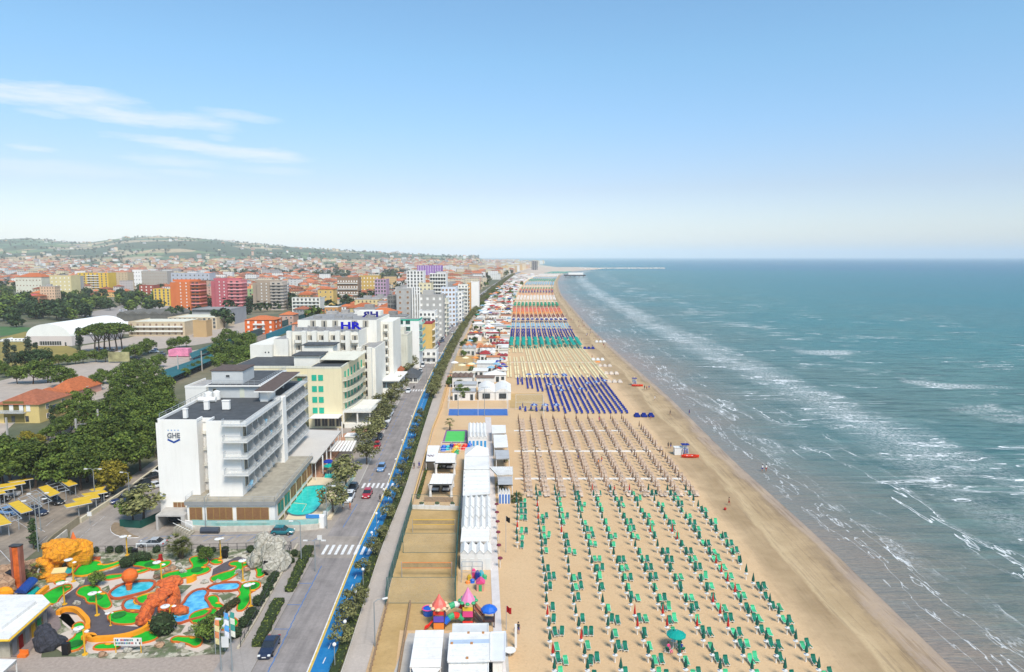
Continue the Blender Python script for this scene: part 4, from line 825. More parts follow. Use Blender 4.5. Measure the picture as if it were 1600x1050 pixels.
# special: twin red-roof hall
for i,(pa,lab) in enumerate(((((724,539),(742,539),(742.5,543),(722,543)),'left half of the red-roofed white hall with a blue base'),(((742.8,539),(757,539),(757.5,543),(742.8,543)),'right half of the red-roofed white hall with a blue base'))):
    q=P(pa,3.2); cx=sum(p[0] for p in q)/4; cy=sum(p[1] for p in q)/4; w=abs(q[1][0]-q[0][0]); d=abs(q[0][1]-q[3][1]); r=root('beach_hall',lab,'pavilion',(cx,cy,0),group='red roofed halls'); MB().box(-w/2,w/2,-d/2,d/2,.6,3.0).build('wall',W_WALL,r); MB().box(-w/2-.05,w/2+.05,-d/2-.05,d/2+.05,0,.6).build('base',NVY,r)
    MB().add([(-w/2,-d/2,3),(w/2,-d/2,3),(w/2,d/2,3),(-w/2,d/2,3),(-w*.15,0,5),(w*.15,0,5)],[(0,1,5,4),(1,2,5),(2,3,4,5),(3,0,4)]).build('roof',clubc[6][1],r)
y = 262; idx = 0; CC = {}; USEDC=set()
while y < 1850:
    xl = off(y, interp(O_PROM,y))+2.5; xr = interp([(200,-2.5),(500,-.5),(700,1),(1000,9),(1400,28),(1850,70)],y); x = xl
    while x < xr-3:
        w = rc.uniform(5,11) if y < 900 else rc.uniform(8,16); w=min(w,xr-x); d = rc.uniform(4,9); d = d if y<900 else d*1.5; cn,rm = rc.choice(clubc)
        p = x+w/2; cam_px = 800+FPX*p/y
        if rc.random() < .82 and not (360<y<402 and x<-14) and not (288<y<345 and x<-17):
            idx += 1; box_club(p, y+rc.uniform(-2,2), w-.5, d, rc.uniform(2.6,4.2), cn, rm, f'{cn}-roofed beach club, {ordw(CC.setdefault(cn,[]).append(1) or len(CC[cn]))} {cn}-roofed one beyond the vaulted halls'); 
        x += w+rc.uniform(.3,2.5)
    y += (rc.uniform(8,12) if y < 900 else rc.uniform(14,20))
# ---------------------------------------------------------------- hotels
_c, _s = math.cos(PITCH), math.sin(PITCH)
def zat(Y, py):
    v = -(py-525)/FPX; return CAM_H+(-_s+v*_c)*Y/(_c+v*_s)
def xat(Y, px, z=0): return (px-800)/FPX*(Y*_c-(z-CAM_H)*_s)
HW = stained('hotel_white_render', (.82,.79,.74), .09); CRW = stained('hotel_cream_render', (.75,.65,.42), .12); CRP = stained('pale_cream_render', (.69,.66,.54), .3); IVR = stained('ivory_render', (.77,.74,.66), .18)
ROOFD = M('dark_roof_felt', (.075,.08,.085), .85, .3, .7); TERR = M('terrace_tiles', (.36,.32,.25), .85, .25, .6); PGREY = M('pale_grey_panel', (.52,.53,.52), .7, .08, .5); BALG = M('balcony_grey', (.64,.63,.60), .7, .12, .6)
WINB = M('brown_blind', (.25,.125,.055), .7, .2, 3); SHG = M('green_shutter', (.02,.42,.27), .6, .15, 2); WIND = M('window_dark', (.05,.055,.06), .15, .3, 1, spec=.6); WINF = M('window_frame_cream', (.6,.52,.36), .7, .05)
RAIL = netmat('railing_grey', (.55,.56,.55), .45, 3); AWN = M('pool_canopy_cloth', (.56,.52,.47), .85, .06, .3); BRNR = M('brown_roof_tiles', (.12,.085,.07), .8, .3, 1.5); DIVG = M('grey_divider', (.38,.39,.39), .6, .1); SLATE = M('slate_edge', (.28,.28,.27), .8, .1)
def winmesh(nm, w, h, pane, frame, depth=.12, mull=1):
    mb = MB().box(-w/2,w/2,-.03,.04,0,h,0); t = .07
    mb.box(-w/2-t,w/2+t,-.07,.04,-t,0,1).box(-w/2-t,w/2+t,-.07,.04,h,h+t,1).box(-w/2-t,-w/2,-.07,.04,0,h,1).box(w/2,w/2+t,-.07,.04,0,h,1)
    for i in range(mull): x=-w/2+w*(i+1)/(mull+1); mb.box(x-.035,x+.035,-.06,.03,0,h,1)
    return mb.mesh(nm, [pane, frame])
def child(me, name, par, x, y, z, rz=0, sc=None):
    return place(me, name, par, (x-par.location.x, y-par.location.y, z), rz, sc)
class BL:
    """mesh builder in world metres whose result is hung on a root at its own base"""
    def __init__(s, r, shear=0, y0=0): s.r = r; s.mb = MB(); s.sh = shear; s.y0 = y0
    def out(s, name, mats, sm=False):
        o = s.r.location; s.mb.v = [(x+s.sh*(y-s.y0)-o.x, y-o.y, z) for x,y,z in s.mb.v]; return s.mb.build(name, mats, s.r, sm)
SHA, YA = -.048, 124.8
A = root('hotel', 'big white hotel with dark roof, rows of grey balconies and initials on its front wall', 'hotel', (-58,145,0))
def ab(): return BL(A, SHA, YA)
def ax(x,y): return x+SHA*(y-YA)
b = ab(); b.mb.box(-66.6,-58.9,124.8,150,-.2,19.2).box(-58.9,-56.9,127.6,150,-.2,18.7).box(-56.9,-50.6,124.0,168,-.2,19.2).box(-58.9,-56.9,150,168,0,19.2); b.out('wall', HW)
b = ab(); b.mb.box(-66.2,-50.6,127.7,167.6,19.2,19.30).box(-66.2,-58.9,125.2,127.7,19.2,19.28).box(-56.9,-50.6,124.4,127.7,19.2,19.28); b.out('roof', ROOFD)
b = ab(); b.mb.box(-66.6,-58.9,124.8,125.15,19.2,19.75).box(-66.6,-66.2,124.8,150,19.2,19.75).box(-56.9,-50.6,124.0,124.35,19.2,19.7).box(-59.2,-58.9,125.1,127.6,19.2,19.75).box(-56.9,-56.6,124.3,127.6,19.2,19.7).box(-58.9,-56.9,127.4,127.6,18.7,19.5); b.out('parapet', HW)
b = ab()
for i in range(9): b.mb.tube([(-66.4,126+i*2.8,19.75),(-66.4,126+i*2.8,20.6)],.05,4)
b.mb.tube([(-66.4,126,20.6),(-66.4,149,20.6)],.05,4).tube([(-66.4,126,20.2),(-66.4,149,20.2)],.03,4); b.out('roof_railing', STEEL)
for x,y,w in ((-62.0,127.3,.7),(-60.8,134.5,.9),(-57,134.8,1.4)):
    c_ = child(MB().box(-w/2,w/2,-.35,.35,0,1.9).box(-w/2-.08,w/2+.08,-.43,.43,1.9,2.05).mesh('chimney',[HW]),'chimney',A,ax(x,y),y,19.3)
    child(MB().box(-w/2-.1,w/2+.1,-.46,.46,0,.22).mesh('chimney_base',[ROOFD]),'chimney_base',A,ax(x,y),y,19.3)
wb = winmesh('window', 1.1, 1.5, WIND, WINF, mull=1)
for z in (16.0,12.8,9.7,6.6):
    child(wb,'window',A,ax(-57.5,127.5),127.55,z); child(MB().box(-.45,.45,-.35,0,0,.6).mesh('air_conditioner',[IVR]),'air_conditioner',A,ax(-58.4,127.5),127.5,z+.4)
o = child(winmesh('window_wide',2.2,1.5,WINB,WINF,mull=2),'window',A,ax(-63.0,124.7),124.75,2.3); child(winmesh('window_mid',1.5,1.5,WINB,WINF,mull=1),'window',A,ax(-60.7,124.7),124.75,2.3)
# balconies: east side (towards the sea) in two wings beside a stair tower, wrapping the front corner
LV = [6.6,9.8,13.0,16.1]
def rail(b, pts, z, h=.95): 
    for (x0,y0),(x1,y1) in zip(pts,pts[1:]): b.mb.add([(x0,y0,z),(x1,y1,z),(x1,y1,z+h),(x0,y0,z+h)],[(0,1,2,3)])
slab_x = -48.9
for k, z in enumerate(LV+[19.2]):
    for (y0,y1) in ((122.4,145.2),(147.8,168.2)):
        if k == 4 and y0 < 130: pass
        b = ab(); b.mb.box(-50.6,slab_x,max(y0,124.0) if y0<130 else y0,y1,z-.22,z,0)
        if y0 < 130 and k > 0: b.mb.box(-53.6,slab_x,122.6,124.0,z-.22,z,0)
        if k == 0 and y0 < 130: continue
        o = b.out('balcony', BALG)
        b = ab(); pts = [(slab_x-.05, y1),(slab_x-.05, 122.7 if y0<130 else y0)]
        if y0 < 130: pts += [(-53.5,122.7),(-53.5,124.0)]
        rail(b, pts, z); o2 = b.out('railing', RAIL); o2.parent = o
        b = ab()
        for (xa,ya),(xb_,yb) in zip(pts,pts[1:]): b.mb.tube([(xa,ya,z+1.0),(xb_,yb,z+1.0)],.04,4)
        b.out('handrail', STEEL).parent = o
dv = MB().add([(0,0,0),(1.5,0,0),(1.5,0,.9),(.75,0,2.2),(0,0,2.3),(0,.06,0),(1.5,.06,0),(1.5,.06,.9),(.75,.06,2.2),(0,.06,2.3)],[(0,1,2,3,4),(9,8,7,6,5),(1,6,7,2),(2,7,8,3),(3,8,9,4)]).mesh('divider',[DIVG])
dr = MB().box(-.03,.05,-.62,.62,0,2.15,0).box(-.05,.09,-.72,-.62,0,2.2,1).box(-.05,.09,.62,.72,0,2.2,1).box(-.05,.09,-.03,.03,0,2.2,1).mesh('balcony_door',[WIND,WINF])
for z in LV:
    for i in range(6): y = 126.2+i*3.3; child(dr,'balcony_door',A,ax(-50.58,y),y,z+.02); child(dv,'divider',A,ax(-50.6,y+1.6),y+1.6,z)
    for i in range(6): y = 149.6+i*3.2; child(dr,'balcony_door',A,ax(-50.58,y),y,z+.02); child(dv,'divider',A,ax(-50.6,y+1.6),y+1.6,z)
for i,(y,z) in enumerate(((126,6.6),(131,9.8),(139,13),(128,16.1),(136,16.1),(152,13),(158,9.8),(142,6.6))):
    child(MB().box(-.3,.3,-.6,.1,.3,.4).add([(-.3,.1,.4),(.3,.1,.4),(.3,.6,1.0),(-.3,.6,1.0)],[(0,1,2,3)]).box(-.3,-.25,-.6,-.55,0,.3).box(.25,.3,-.6,-.55,0,.3).mesh('deckchair',[M('chair_dark',(.06,.09,.14),.8,.1) if i%2 else LBL]),'balcony_chair',A,ax(-49.7,y),y,z)
b = ab(); b.mb.box(-51.2,-48.7,145.2,147.8,-.1,19.6); b.out('stair_tower', HW)
b = ab(); b.mb.box(-52.8,-51.2,143.0,148.5,19.3,21.6); b.out('lift_head', HW)
b = ab(); b.mb.add([(-53.6,141.5,21.6),(-49.4,141.5,21.6),(-49.4,163,22.1),(-53.6,163,22.1),(-53.6,141.5,21.85),(-49.4,141.5,21.85),(-49.4,163,22.35),(-53.6,163,22.35)],[(3,2,1,0),(0,1,5,4),(1,2,6,5),(2,3,7,6),(3,0,4,7)],1).add([(-53.6,141.5,21.86),(-49.4,141.5,21.86),(-49.4,163,22.36),(-53.6,163,22.36)],[(0,1,2,3)],0); b.out('sloping_roof', [BRNR, HW])
b = ab(); b.mb.box(-52.5,-52.1,150,150.4,19.3,21.9).box(-52.5,-52.1,158,158.4,19.3,22.1).box(-53.4,-53.2,144,162,19.3,21.9); b.out('roof_wall', PGREY)
b = ab(); b.mb.box(-65.3,-54.2,147.0,166,19.3,21.9,0); b.out('penthouse', PGREY)
b = ab(); b.mb.box(-65.8,-53.6,146.3,166.5,21.9,22.15,1).box(-65.4,-54.4,146.6,166,22.15,22.2,0); b.out('penthouse_deck', [ROOFD, HW])
b = ab(); b.mb.box(-65.1,-58.2,148.5,156,22.2,25.0,0); b.out('plant_room', PGREY)
b = ab(); b.mb.box(-65.3,-58.0,148.3,156.2,25.0,25.2,0); b.out('plant_room_roof', BRNR)
b = ab(); pts=[(-65.6,146.5),(-53.8,146.5),(-53.8,166)]
for (xa,ya),(xb_,yb) in zip(pts,pts[1:]):
    n_=int(math.hypot(xb_-xa,yb-ya)/1.3)
    for z in (22.5,22.85,23.2): b.mb.tube([(xa,ya,z),(xb_,yb,z)],.035,4)
    for i in range(n_+1): t=i/n_; b.mb.tube([(lerp(xa,xb_,t),lerp(ya,yb,t),22.1),(lerp(xa,xb_,t),lerp(ya,yb,t),23.2)],.035,4)
b.out('deck_railing', STEEL)
child(MB().box(-.5,.5,-.04,.03,0,2.1).mesh('door',[M('cream_door',(.62,.62,.5),.6,.05)]),'penthouse_door',A,ax(-58,146.95),146.95,19.35); child(winmesh('small_window',.6,.9,WIND,WINF,mull=0),'window',A,ax(-64,146.95),146.95,20.4); child(winmesh('small_window',.8,.5,WIND,PGREY,mull=0),'window',A,ax(-61.5,148.45),148.45,23.6)
for i in range(5): child(winmesh('small_window',.7,1.9,WIND,WINF,mull=0),'window',A,ax(-54.15,150+i*3.2),150+i*3.2,19.5,math.pi/2)
for i,(x,y) in enumerate(((-64.2,144),(-62.9,145.2))): child(MB().cyl(0,0,0,1.7,.75,n=12).lathe(0,0,[(.75,1.7),(.4,1.95),(.05,2.0)],12).mesh('tank',[HW]),'water_tank',A,ax(x,y),y,19.3)
child(MB().tube([(-1.8,0,.6),(1.8,0,.6)],.55,10).mesh('tank2',[HW]),'water_tank',A,ax(-63.8,142.4),142.4,19.3)
# the painted initials and crest
def text(s, size, ext, mt, par, loc, rot, name='lettering', sc=(1,1,1), bold=0):
    cu = bpy.data.curves.new(name, 'FONT'); cu.body = s; cu.size = size; cu.extrude = ext; cu.align_x = 'CENTER'; cu.offset = bold; cu.resolution_u = 2
    o = bpy.data.objects.new(name, cu); COL.objects.link(o); dg = bpy.context.evaluated_depsgraph_get(); me = bpy.data.meshes.new_from_object(o.evaluated_get(dg)); bpy.data.objects.remove(o)
    me.materials.clear(); me.materials.append(mt); q = bpy.data.objects.new(name, me); COL.objects.link(q); q.rotation_euler = rot; q.scale = sc
    if par: q.parent = par; q.location = (loc[0]-par.location.x, loc[1]-par.location.y, loc[2])
    else: q.location = loc
    return q
INK = M('sign_ink_grey',(.16,.17,.19),.7,.05); INKB = M('sign_ink_blue',(.01,.06,.28),.6,.05); SKYB = M('sign_star_blue',(.05,.25,.6),.6,.05)
text('GHE', 1.35, .02, INK, A, (-63.35,124.74,16.3), (math.pi/2,0,0), bold=.035, sc=(.92,1,1))
mb = MB(); mb.add([(-1.25,0,.55),(0,0,-.05),(1.25,0,.55),(1.05,0,.85),(0,0,.32),(-1.05,0,.85)],[(0,1,4,5),(1,2,3,4)]).add([(-1.05,0,.85),(-1.15,0,.95),(-1.0,0,1.35),(-.92,0,1.3)],[(0,1,2,3)],1).add([(1.05,0,.85),(1.15,0,.95),(1.0,0,1.35),(.92,0,1.3)],[(3,2,1,0)],1)
child(mb.mesh('crest',[INKB,INK]),'crest',A,-63.35,124.76,15.3)
for i in range(4): child(MB().add([(.16*math.cos(math.pi/2+k*math.pi/5)*(1 if k%2==0 else .5),0,.16*math.sin(math.pi/2+k*math.pi/5)*(1 if k%2==0 else .5)) for k in range(10)],[tuple(range(10))]).mesh('star',[SKYB]),'star',A,-64.3+i*.62,124.76,17.75)
# ground-floor wing with roof terrace
b = ab(); b.mb.box(-60.2,-44.0,121.6,149.5,0,4.5,0).box(-50.6,-44.0,149.5,150,0,4.5); b.out('podium', HW)
b = ab(); b.mb.box(-60.5,-43.7,121.2,150,4.5,5.25,1,0); b.out('podium_terrace', [TERR, SLATE])
b = ab(); pts=[(-60.3,127),(-60.3,121.4),(-43.9,121.4),(-43.9,149.8)]
for (xa,ya),(xb_,yb) in zip(pts,pts[1:]):
    for z in (5.7,6.1): b.mb.tube([(xa,ya,z),(xb_,yb,z)],.025,4)
    n_=int(math.hypot(xb_-xa,yb-ya)/2)
    for i in range(n_+1): t=i/max(n_,1); b.mb.tube([(lerp(xa,xb_,t),lerp(ya,yb,t),5.2),(lerp(xa,xb_,t),lerp(ya,yb,t),6.1)],.03,4)
b.out('terrace_railing', STEEL)
for x,w,m_ in ((-58.4,2.2,1),(-54.0,4.6,3),(-47.9,5.8,3)): child(winmesh('glazing',w,2.2,WINB,M('ochre_frame',(.42,.27,.08),.6,.1),mull=m_),'window',A,x,121.52,1.75)
for x,w in ((-52.6,4.6),(-47.8,5.8)): child(winmesh('basement_window',w,.85,M('olive_blind',(.16,.14,.04),.7,.2),M('ochre_frame',(.42,.27,.08)),mull=3),'basement_window',A,x,121.52,.15)
for i in range(6): y=125+i*4.4; child(winmesh('side_glazing',3.2,2.2,WINB if i>1 else M('teal_blind',(.02,.2,.15),.6,.1),M('ochre_frame',(.42,.27,.08)),mull=1),'window',A,ax(-43.92,y),y,1.75,math.pi/2); child(winmesh('basement_window',3.2,.7,M('olive_blind',(.16,.14,.04)),WINF,mull=2),'basement_window',A,ax(-43.92,y),y,.15,math.pi/2)
b = ab(); b.mb.box(-65.6,-60.3,120.6,124.8,2.6,2.85,0).box(-65.6,-65.2,120.6,124.8,0,2.6).box(-61,-60.3,120.6,124.8,0,2.6).box(-65.2,-61,124.70,124.78,0,2.6,1); b.out('garage_porch', [CONC, WIND])
# pool terrace
PT = root('pool_terrace','cream paved pool terrace with a stadium-shaped turquoise pool beside the white hotel','swimming pool',(-40,132,0))
def pbl(): return BL(PT)
poly = P([(453,812),(516,805),(552,752),(478,752)]); b = pbl(); b.mb.prism(P([(446,814),(518,812),(553,748),(486,748)]),.0,.35); b.out('paving', M('cream_paving',(.68,.56,.38),.8,.08,.5))
pc = [(449,800),(447,795),(457,782),(470,765),(478,760.5),(500,758.5),(511,760),(512,764),(508,772),(502,785),(497,793),(490,800),(478,804.5),(460,805)]
def rnd(pts, k=2):
    for _ in range(k): pts = [p for i in range(len(pts)) for p in ((lerp(pts[i][0],pts[(i+1)%len(pts)][0],.25),lerp(pts[i][1],pts[(i+1)%len(pts)][1],.25)),(lerp(pts[i][0],pts[(i+1)%len(pts)][0],.75),lerp(pts[i][1],pts[(i+1)%len(pts)][1],.75)))]
    return pts
pw = rnd(P(pc,.4)); cx=sum(p[0] for p in pw)/len(pw); cy=sum(p[1] for p in pw)/len(pw); grow=lambda q,k:[(cx+(a-cx)*k,cy+(b_-cy)*k) for a,b_ in q]
b = pbl(); b.mb.sheet(grow(pw,1.06),.42); b.out('coping', M('pool_coping',(.10,.17,.18),.7,.1))
q = NT('pool_water'); n=q.noise(q.pos,1.3,3,.5); yy=q.sep(q.pos)[1]; q.color(q.mix(q.mr(yy,122.5,125.5,1,0,True), q.mix(q.mr(n,.35,.65),(.0,.50,.44),(.03,.62,.54)), (.22,.62,.46))).set(Roughness=.08); b = pbl(); b.mb.sheet(pw,.46); b.out('water', q.m)
b = pbl(); a1=P([(459,786),(479,788),(472,800)],.46)
b.mb.tube([(*a1[0],.5),(*a1[1],.5),(*a1[2],.5)],.05,4); b.out('lane_rope', M('rope',(.75,.6,.35),.7,.1))
GLB = netmat('pale_glass_panel', (.25,.50,.46), .8, .6)
def lowwall(pp, z, label, mat, glass=None, name='garden_wall', t=.12, zb=0):
    pts = P(pp); r = root(name, label, 'wall', (*pts[0],0)); mb = MB(); gl = MB()
    for (xa,ya),(xb_,yb) in zip(pts,pts[1:]):
        n_ = Vector((yb-ya,-(xb_-xa),0)).normalized()*t; mb.prism([(xa-n_.x,ya-n_.y),(xb_-n_.x,yb-n_.y),(xb_+n_.x,yb+n_.y),(xa+n_.x,ya+n_.y)],zb,z)
        if glass: gl.add([(xa,ya,z),(xb_,yb,z),(xb_,yb,z+1.0),(xa,ya,z+1.0)],[(0,1,2,3)])
    o = r.location; mb.v=[(x-o.x,y-o.y,z_) for x,y,z_ in mb.v]; mb.build('masonry', mat, r)
    if glass: gl.v=[(x-o.x,y-o.y,z_) for x,y,z_ in gl.v]; gl.build('glass_panel', glass, r)
    return r
STONEW = M('stained_plaster',(.56,.51,.43),.9,.22,1.2)
lowwall([(301,829),(340,831),(470,829),(497,827),(520,800),(555,752)], 1.1, 'plaster wall with pale green glass panels round the hotel pool', STONEW, GLB)
lowwall([(286,822),(290,828),(301,830)], 1.9, 'curved white wall beside the garage ramp of the hotel', HW)
b_,c_ = g(494,824); r = root('pool_sign','small white and blue poolside hut at the corner of the glass wall','hut',(b_,c_,0)); MB().box(-1.6,1.6,-.5,1.0,0,2.2).build('wall', HW, r); MB().box(-1.7,.8,-.6,-.52,2.0,2.7).build('sign_board', SKYB, r)
r = root('staircase','outdoor steps with railing beside the garage ramp','stairs',(-59.5,118.8,0))
for i in range(7): MB().box(-1.4+i*.42,-1.0+i*.42+.1,-.9,.9,0,1.6-i*.22).build('step', TERR, r)
MB().tube([(-1.4,-.9,2.5),(1.6,-.9,1.0)],.04,4).tube([(-1.4,.9,2.5),(1.6,.9,1.0)],.04,4).build('handrail', STEEL, r)
tag(MB().tube([(-56.6,119.3,.6),(-53.3,119.3,.6)],.55,10).build('gas_tank', M('dark_tank',(.06,.07,.09),.4,.1)),'dark cylindrical tank lying behind the glass panels','tank')
# big canopy over the restaurant and things under it
cpts=[(475,671),(533,674),(500,722),(430,721)]
canopy([(479,671),(533,673),(493,723),(427,720)], 4.6, 'large pale grey canopy roof between the white hotel and the cream hotel', mat=AWN, name='restaurant_canopy', fascia=.3)
rr = root('terrace_building','restaurant posts and brown terrace beneath the large pale canopy','terrace',(-44,165,0)); b=BL(rr); b.mb.prism(P([(452,752),(500,752),(548,680),(600,672),(575,668),(500,690)]),0,.3); b.out('paving', M('terracotta_paving',(.42,.22,.13),.85,.15,.8))
for i in range(6): x,y = g(505+i*6.0,742-i*11.5); child(MB().box(-.12,.12,-.12,.12,0,4.3).mesh('pillar',[HW]),'pillar',rr,x,y,.3)
b = BL(rr)
for i in range(7):
    p = P([(513+i*5.5,720-i*0),(517+i*5.5,720),(530+i*4.6,703),(526.5+i*4.6,703)]); b.mb.prism(p,2.4,2.5)
b.out('slatted_shade', HW)
for i,(px_,py_,m_) in enumerate(((513,737,BLU),(521,739,BLU),(515,744,TEAL))):
    x,y=g(px_,py_); tag(opened(MB().cyl(0,0,0,2.5,.04,n=5,m=1),0,None,1.3).xf(Matrix.Translation((x,y,.3))).build('parasol',[m_,WHT]),f'{["deep blue parasol left of its twin","deep blue parasol right of its twin","teal parasol in front"][i]} by the toddler pool, behind the big pool','parasol','parasols by the toddler pool')
tag(MB().prism(P([(509,743),(527,743),(525,749),(507,749)]),.3,.5).build('toddler_pool', MATS['pool_water']),'tiny turquoise toddler pool behind the big pool','pool')
x,y=g(555,698); r=root('kiosk','small cream kiosk with white roof under the trees beside the terrace','kiosk',(x,y,0)); MB().box(-2.2,2.2,-1.5,1.5,0,3.1).build('wall', CRP, r); MB().box(-2.4,2.4,-1.7,1.7,3.1,3.35).build('roof', HW, r)
# cream hotel with green shutters
B = root('hotel','cream hotel with green shutters and curved corner balconies behind the pool canopy','hotel',(-62,208,0))
def bb(): return BL(B)
b = bb(); b.mb.box(-86,-59.6,203,228,0,16.6).box(-59.6,-49.6,196,228,0,17.7); b.out('wall', CRW)
b = bb(); b.mb.box(-85.6,-60,203.4,227.6,16.6,16.7).box(-59.2,-50,196.4,227.6,17.7,17.8); b.out('roof', ROOFD)
b = bb(); b.mb.box(-86,-59.6,202.9,203.3,16.6,17.3).box(-59.6,-49.6,195.95,196.35,17.7,18.2).box(-50.0,-49.6,196,228,17.7,18.2); b.out('parapet', CRP)
b = bb(); b.mb.box(-86,-59.6,201.6,203,14.1,14.4).box(-86,-59.6,201.6,201.75,14.1,15.0).box(-86,-59.6,201.6,203,10.9,11.1); b.out('gallery', CRP)
b = bb(); b.mb.box(-66.5,-58.6,206,213,16.6,20.0); b.out('roof_tower', IVR); b = bb(); b.mb.box(-67,-58.1,205.4,213.6,20.0,20.3); b.out('tower_cap', ROOFD)
b = bb(); b.mb.box(-66,-57,215,221,16.6,22.0); b.out('lift_tower', IVR); b = bb(); b.mb.box(-66.6,-56.4,214.4,221.6,22.0,22.3); b.out('lift_cap', ROOFD)
b = bb(); b.mb.add([(-58,204,19.0),(-47.5,204,18.9),(-46.5,216,19.8),(-58,216,20.0),(-58,204,19.15),(-47.5,204,19.05),(-46.5,216,19.95),(-58,216,20.15)],[(3,2,1,0),(4,5,6,7),(0,1,5,4),(1,2,6,5)]); b.out('roof_canopy', CRP)
sh = winmesh('shutter',1.25,1.55,SHG,SHG,mull=1); 
for z in (14.2,10.9,7.7,4.5):
    for x in (-57.6,-55.7): child(sh,'shutter',B,x,195.95,z)
for x in (-78,-74.5,-71,-67.5,-64): child(sh,'shutter',B,x,202.95,12.0)
door_g = winmesh('shutter_door',1.2,2.2,SHG,SHG,mull=0)
for z in (13.3,10.0,6.8,3.6): child(door_g,'shutter_door',B,-60.6,202.95 if z<12 else 202.95,z-.3); b=bb(); b.mb.box(-61.6,-59.5,200.6,203,z-.5,z-.35); b.out('small_balcony', CRP)
for k,z in enumerate((14.2,11.0,7.8,4.6)):
    b = bb(); ang=[math.pi*i/8-math.pi/2 for i in range(9)]; b.mb.prism([(-49.6,197)]+[(-49.6+2.4*math.cos(a),211+14*math.sin(a)) for a in ang]+[(-49.6,225)],z-.5,z-.3); o=b.out('curved_balcony', CRP)
    b = bb(); pts=[(-49.6+2.4*math.cos(a),211+14*math.sin(a)) for a in ang]; rail(b,pts,z-.3,1.0); b.out('balcony_rail', M('cream_rail',(.55,.5,.36),.7,.1)).parent=o
    for y in (200,204,208,212,217,222): child(door_g,'shutter_door',B,-49.55,y,z-.2,math.pi/2)
b = bb(); b.mb.box(-58,-49.7,191.5,196,3.9,4.15); b.out('awning', CANV); 
for i in range(4): child(winmesh('ground_window',1.6,2.4,WIND,WINF,mull=1),'window',B,-57+i*2.1,195.95,.6)
b = bb(); b.mb.box(-49.6,-41.2,196,213,4.6,5.0).box(-49.6,-49.2,196,196.4,0,4.6).box(-42,-41.6,196.5,197,0,4.6).box(-42,-41.6,212,212.5,0,4.6).box(-45.6,-45.2,196.3,196.7,0,4.6).box(-49.6,-41.4,196,213,0,1.2); b.out('raised_terrace', IVR)
b = bb(); rail(b,[(-49.4,196.1),(-41.3,196.1),(-41.3,212.8)],5.0,.8); b.out('terrace_rail', RAIL)
# white hotel with blue letters
CH = root('hotel','large white hotel with sculpted balconies and blue HR letters on its roof','hotel',(-65,245,0))
def cb(): return BL(CH)
b = cb(); b.mb.box(-87.5,-80.2,226,250,0,20.8).box(-80.2,-75.5,228,250,0,22.4).box(-75.5,-52.5,231.6,262,0,24.6).box(-77.6,-49,246,272,0,27.2).box(-50.5,-44.6,254,272,0,25.9).box(-52.5,-46.8,231.6,250,0,19.0); b.out('wall', IVR)
b = cb(); b.mb.box(-75.2,-52.8,232,246,24.6,24.7).box(-77.2,-49.4,246.5,271,27.2,27.3).box(-52.2,-47.1,232,249,19,19.1).box(-80,-75.7,228.4,246,22.4,22.5); b.out('roof', M('grey_gravel_roof',(.30,.29,.28),.9,.3,.8))
b = cb()
for x in (-75.5,-70.4,-66.9,-62.9,-59.0,-55.6,-51.9,-48.4): 
    w = 1.5; zt = 24.9 if x < -53 else 19.3; b.mb.box(x-w/2-.2,x+w/2-.2,229.8,231.6,0,zt)
b.out('pilaster', IVR)
rec = MB().box(-1.0,1.0,-.05,.05,0,2.3,0).box(-.15,.35,-.09,-.04,0,2.0,1).mesh('recess',[M('warm_recess',(.42,.38,.31),.8,.1),WIND]); bal = MB().prism([(-1.05,0),(-1.0,-1.0),(-.6,-1.5),(.6,-1.5),(1.0,-1.0),(1.05,0)],0,.15).prism([(-1.05,-.9),(-.65,-1.5),(.65,-1.5),(1.05,-.9),(.95,-.85),(.6,-1.38),(-.6,-1.38),(-.95,-.85)],.15,.95).mesh('bay_balcony',[IVR])
for k,z in enumerate((20.9,17.5,14.3,11.1,7.9,4.7,1.5)):
    for x in (-72.9,-68.6,-64.9,-60.9,-57.3,-53.7,-50.1):
        if x < -56 and z < 13 : continue
        if x > -53 and z > 18: continue
        child(rec,'balcony_recess',CH,x,231.5,z+.2); child(bal,'balcony',CH,x,231.5,z,0,(1 if k else 1.2,1,1))
for z in (22.6,19.4,16.2,13,9.8,6.6): child(rec,'balcony_recess',CH,-47.2,253.9,z); child(bal,'balcony',CH,-47.2,253.9,z-.2,0,(.8,.7,1))
for x in (-72,-68,-64,-57,-53): child(rec,'balcony_recess',CH,x,245.9,24.8)
for x,z in ((-82.4,18),(-81.3,18),(-82.4,15.2),(-81.3,15.2)): child(MB().box(-.2,.2,-.03,.03,0,.45).mesh('small_opening',[WIND]),'window',CH,x,225.95,z)
b = cb(); b.mb.box(-47.5,-40.6,243,262,5.3,5.7).box(-47,-41.5,244,261,0,5.3); b.out('bar_pavilion', HW)
for i in range(4): child(winmesh('bar_window',1.2,1.9,WIND,M('blue_frame',(.2,.35,.42),.5,.1),mull=0),'window',CH,-46.3+i*1.4,243.93,2.8); 
BLETT = M('blue_letter',(.005,.005,.42),.5,.05); DLET = M('navy_letter',(.01,.01,.18),.5,.05)
text('HR', 4.4, .25, BLETT, CH, (-55.0,231.0,25.6), (math.pi/2,0,0), bold=.16, sc=(1.15,.75,.6))
b = cb(); b.mb.box(-58,-57.8,231.4,231.6,24.6,27).box(-52.4,-52.2,231.4,231.6,24.6,27); b.out('sign_frame', STEEL)
b = cb(); b.mb.box(-60,-51,264,270,27.2,29.0); b.out('roof_block', IVR)
text('HR', 3.6, .2, DLET, CH, (-53.4,257,27.4), (math.pi/2,0,math.pi), bold=.14, sc=(1.25,.8,.6))
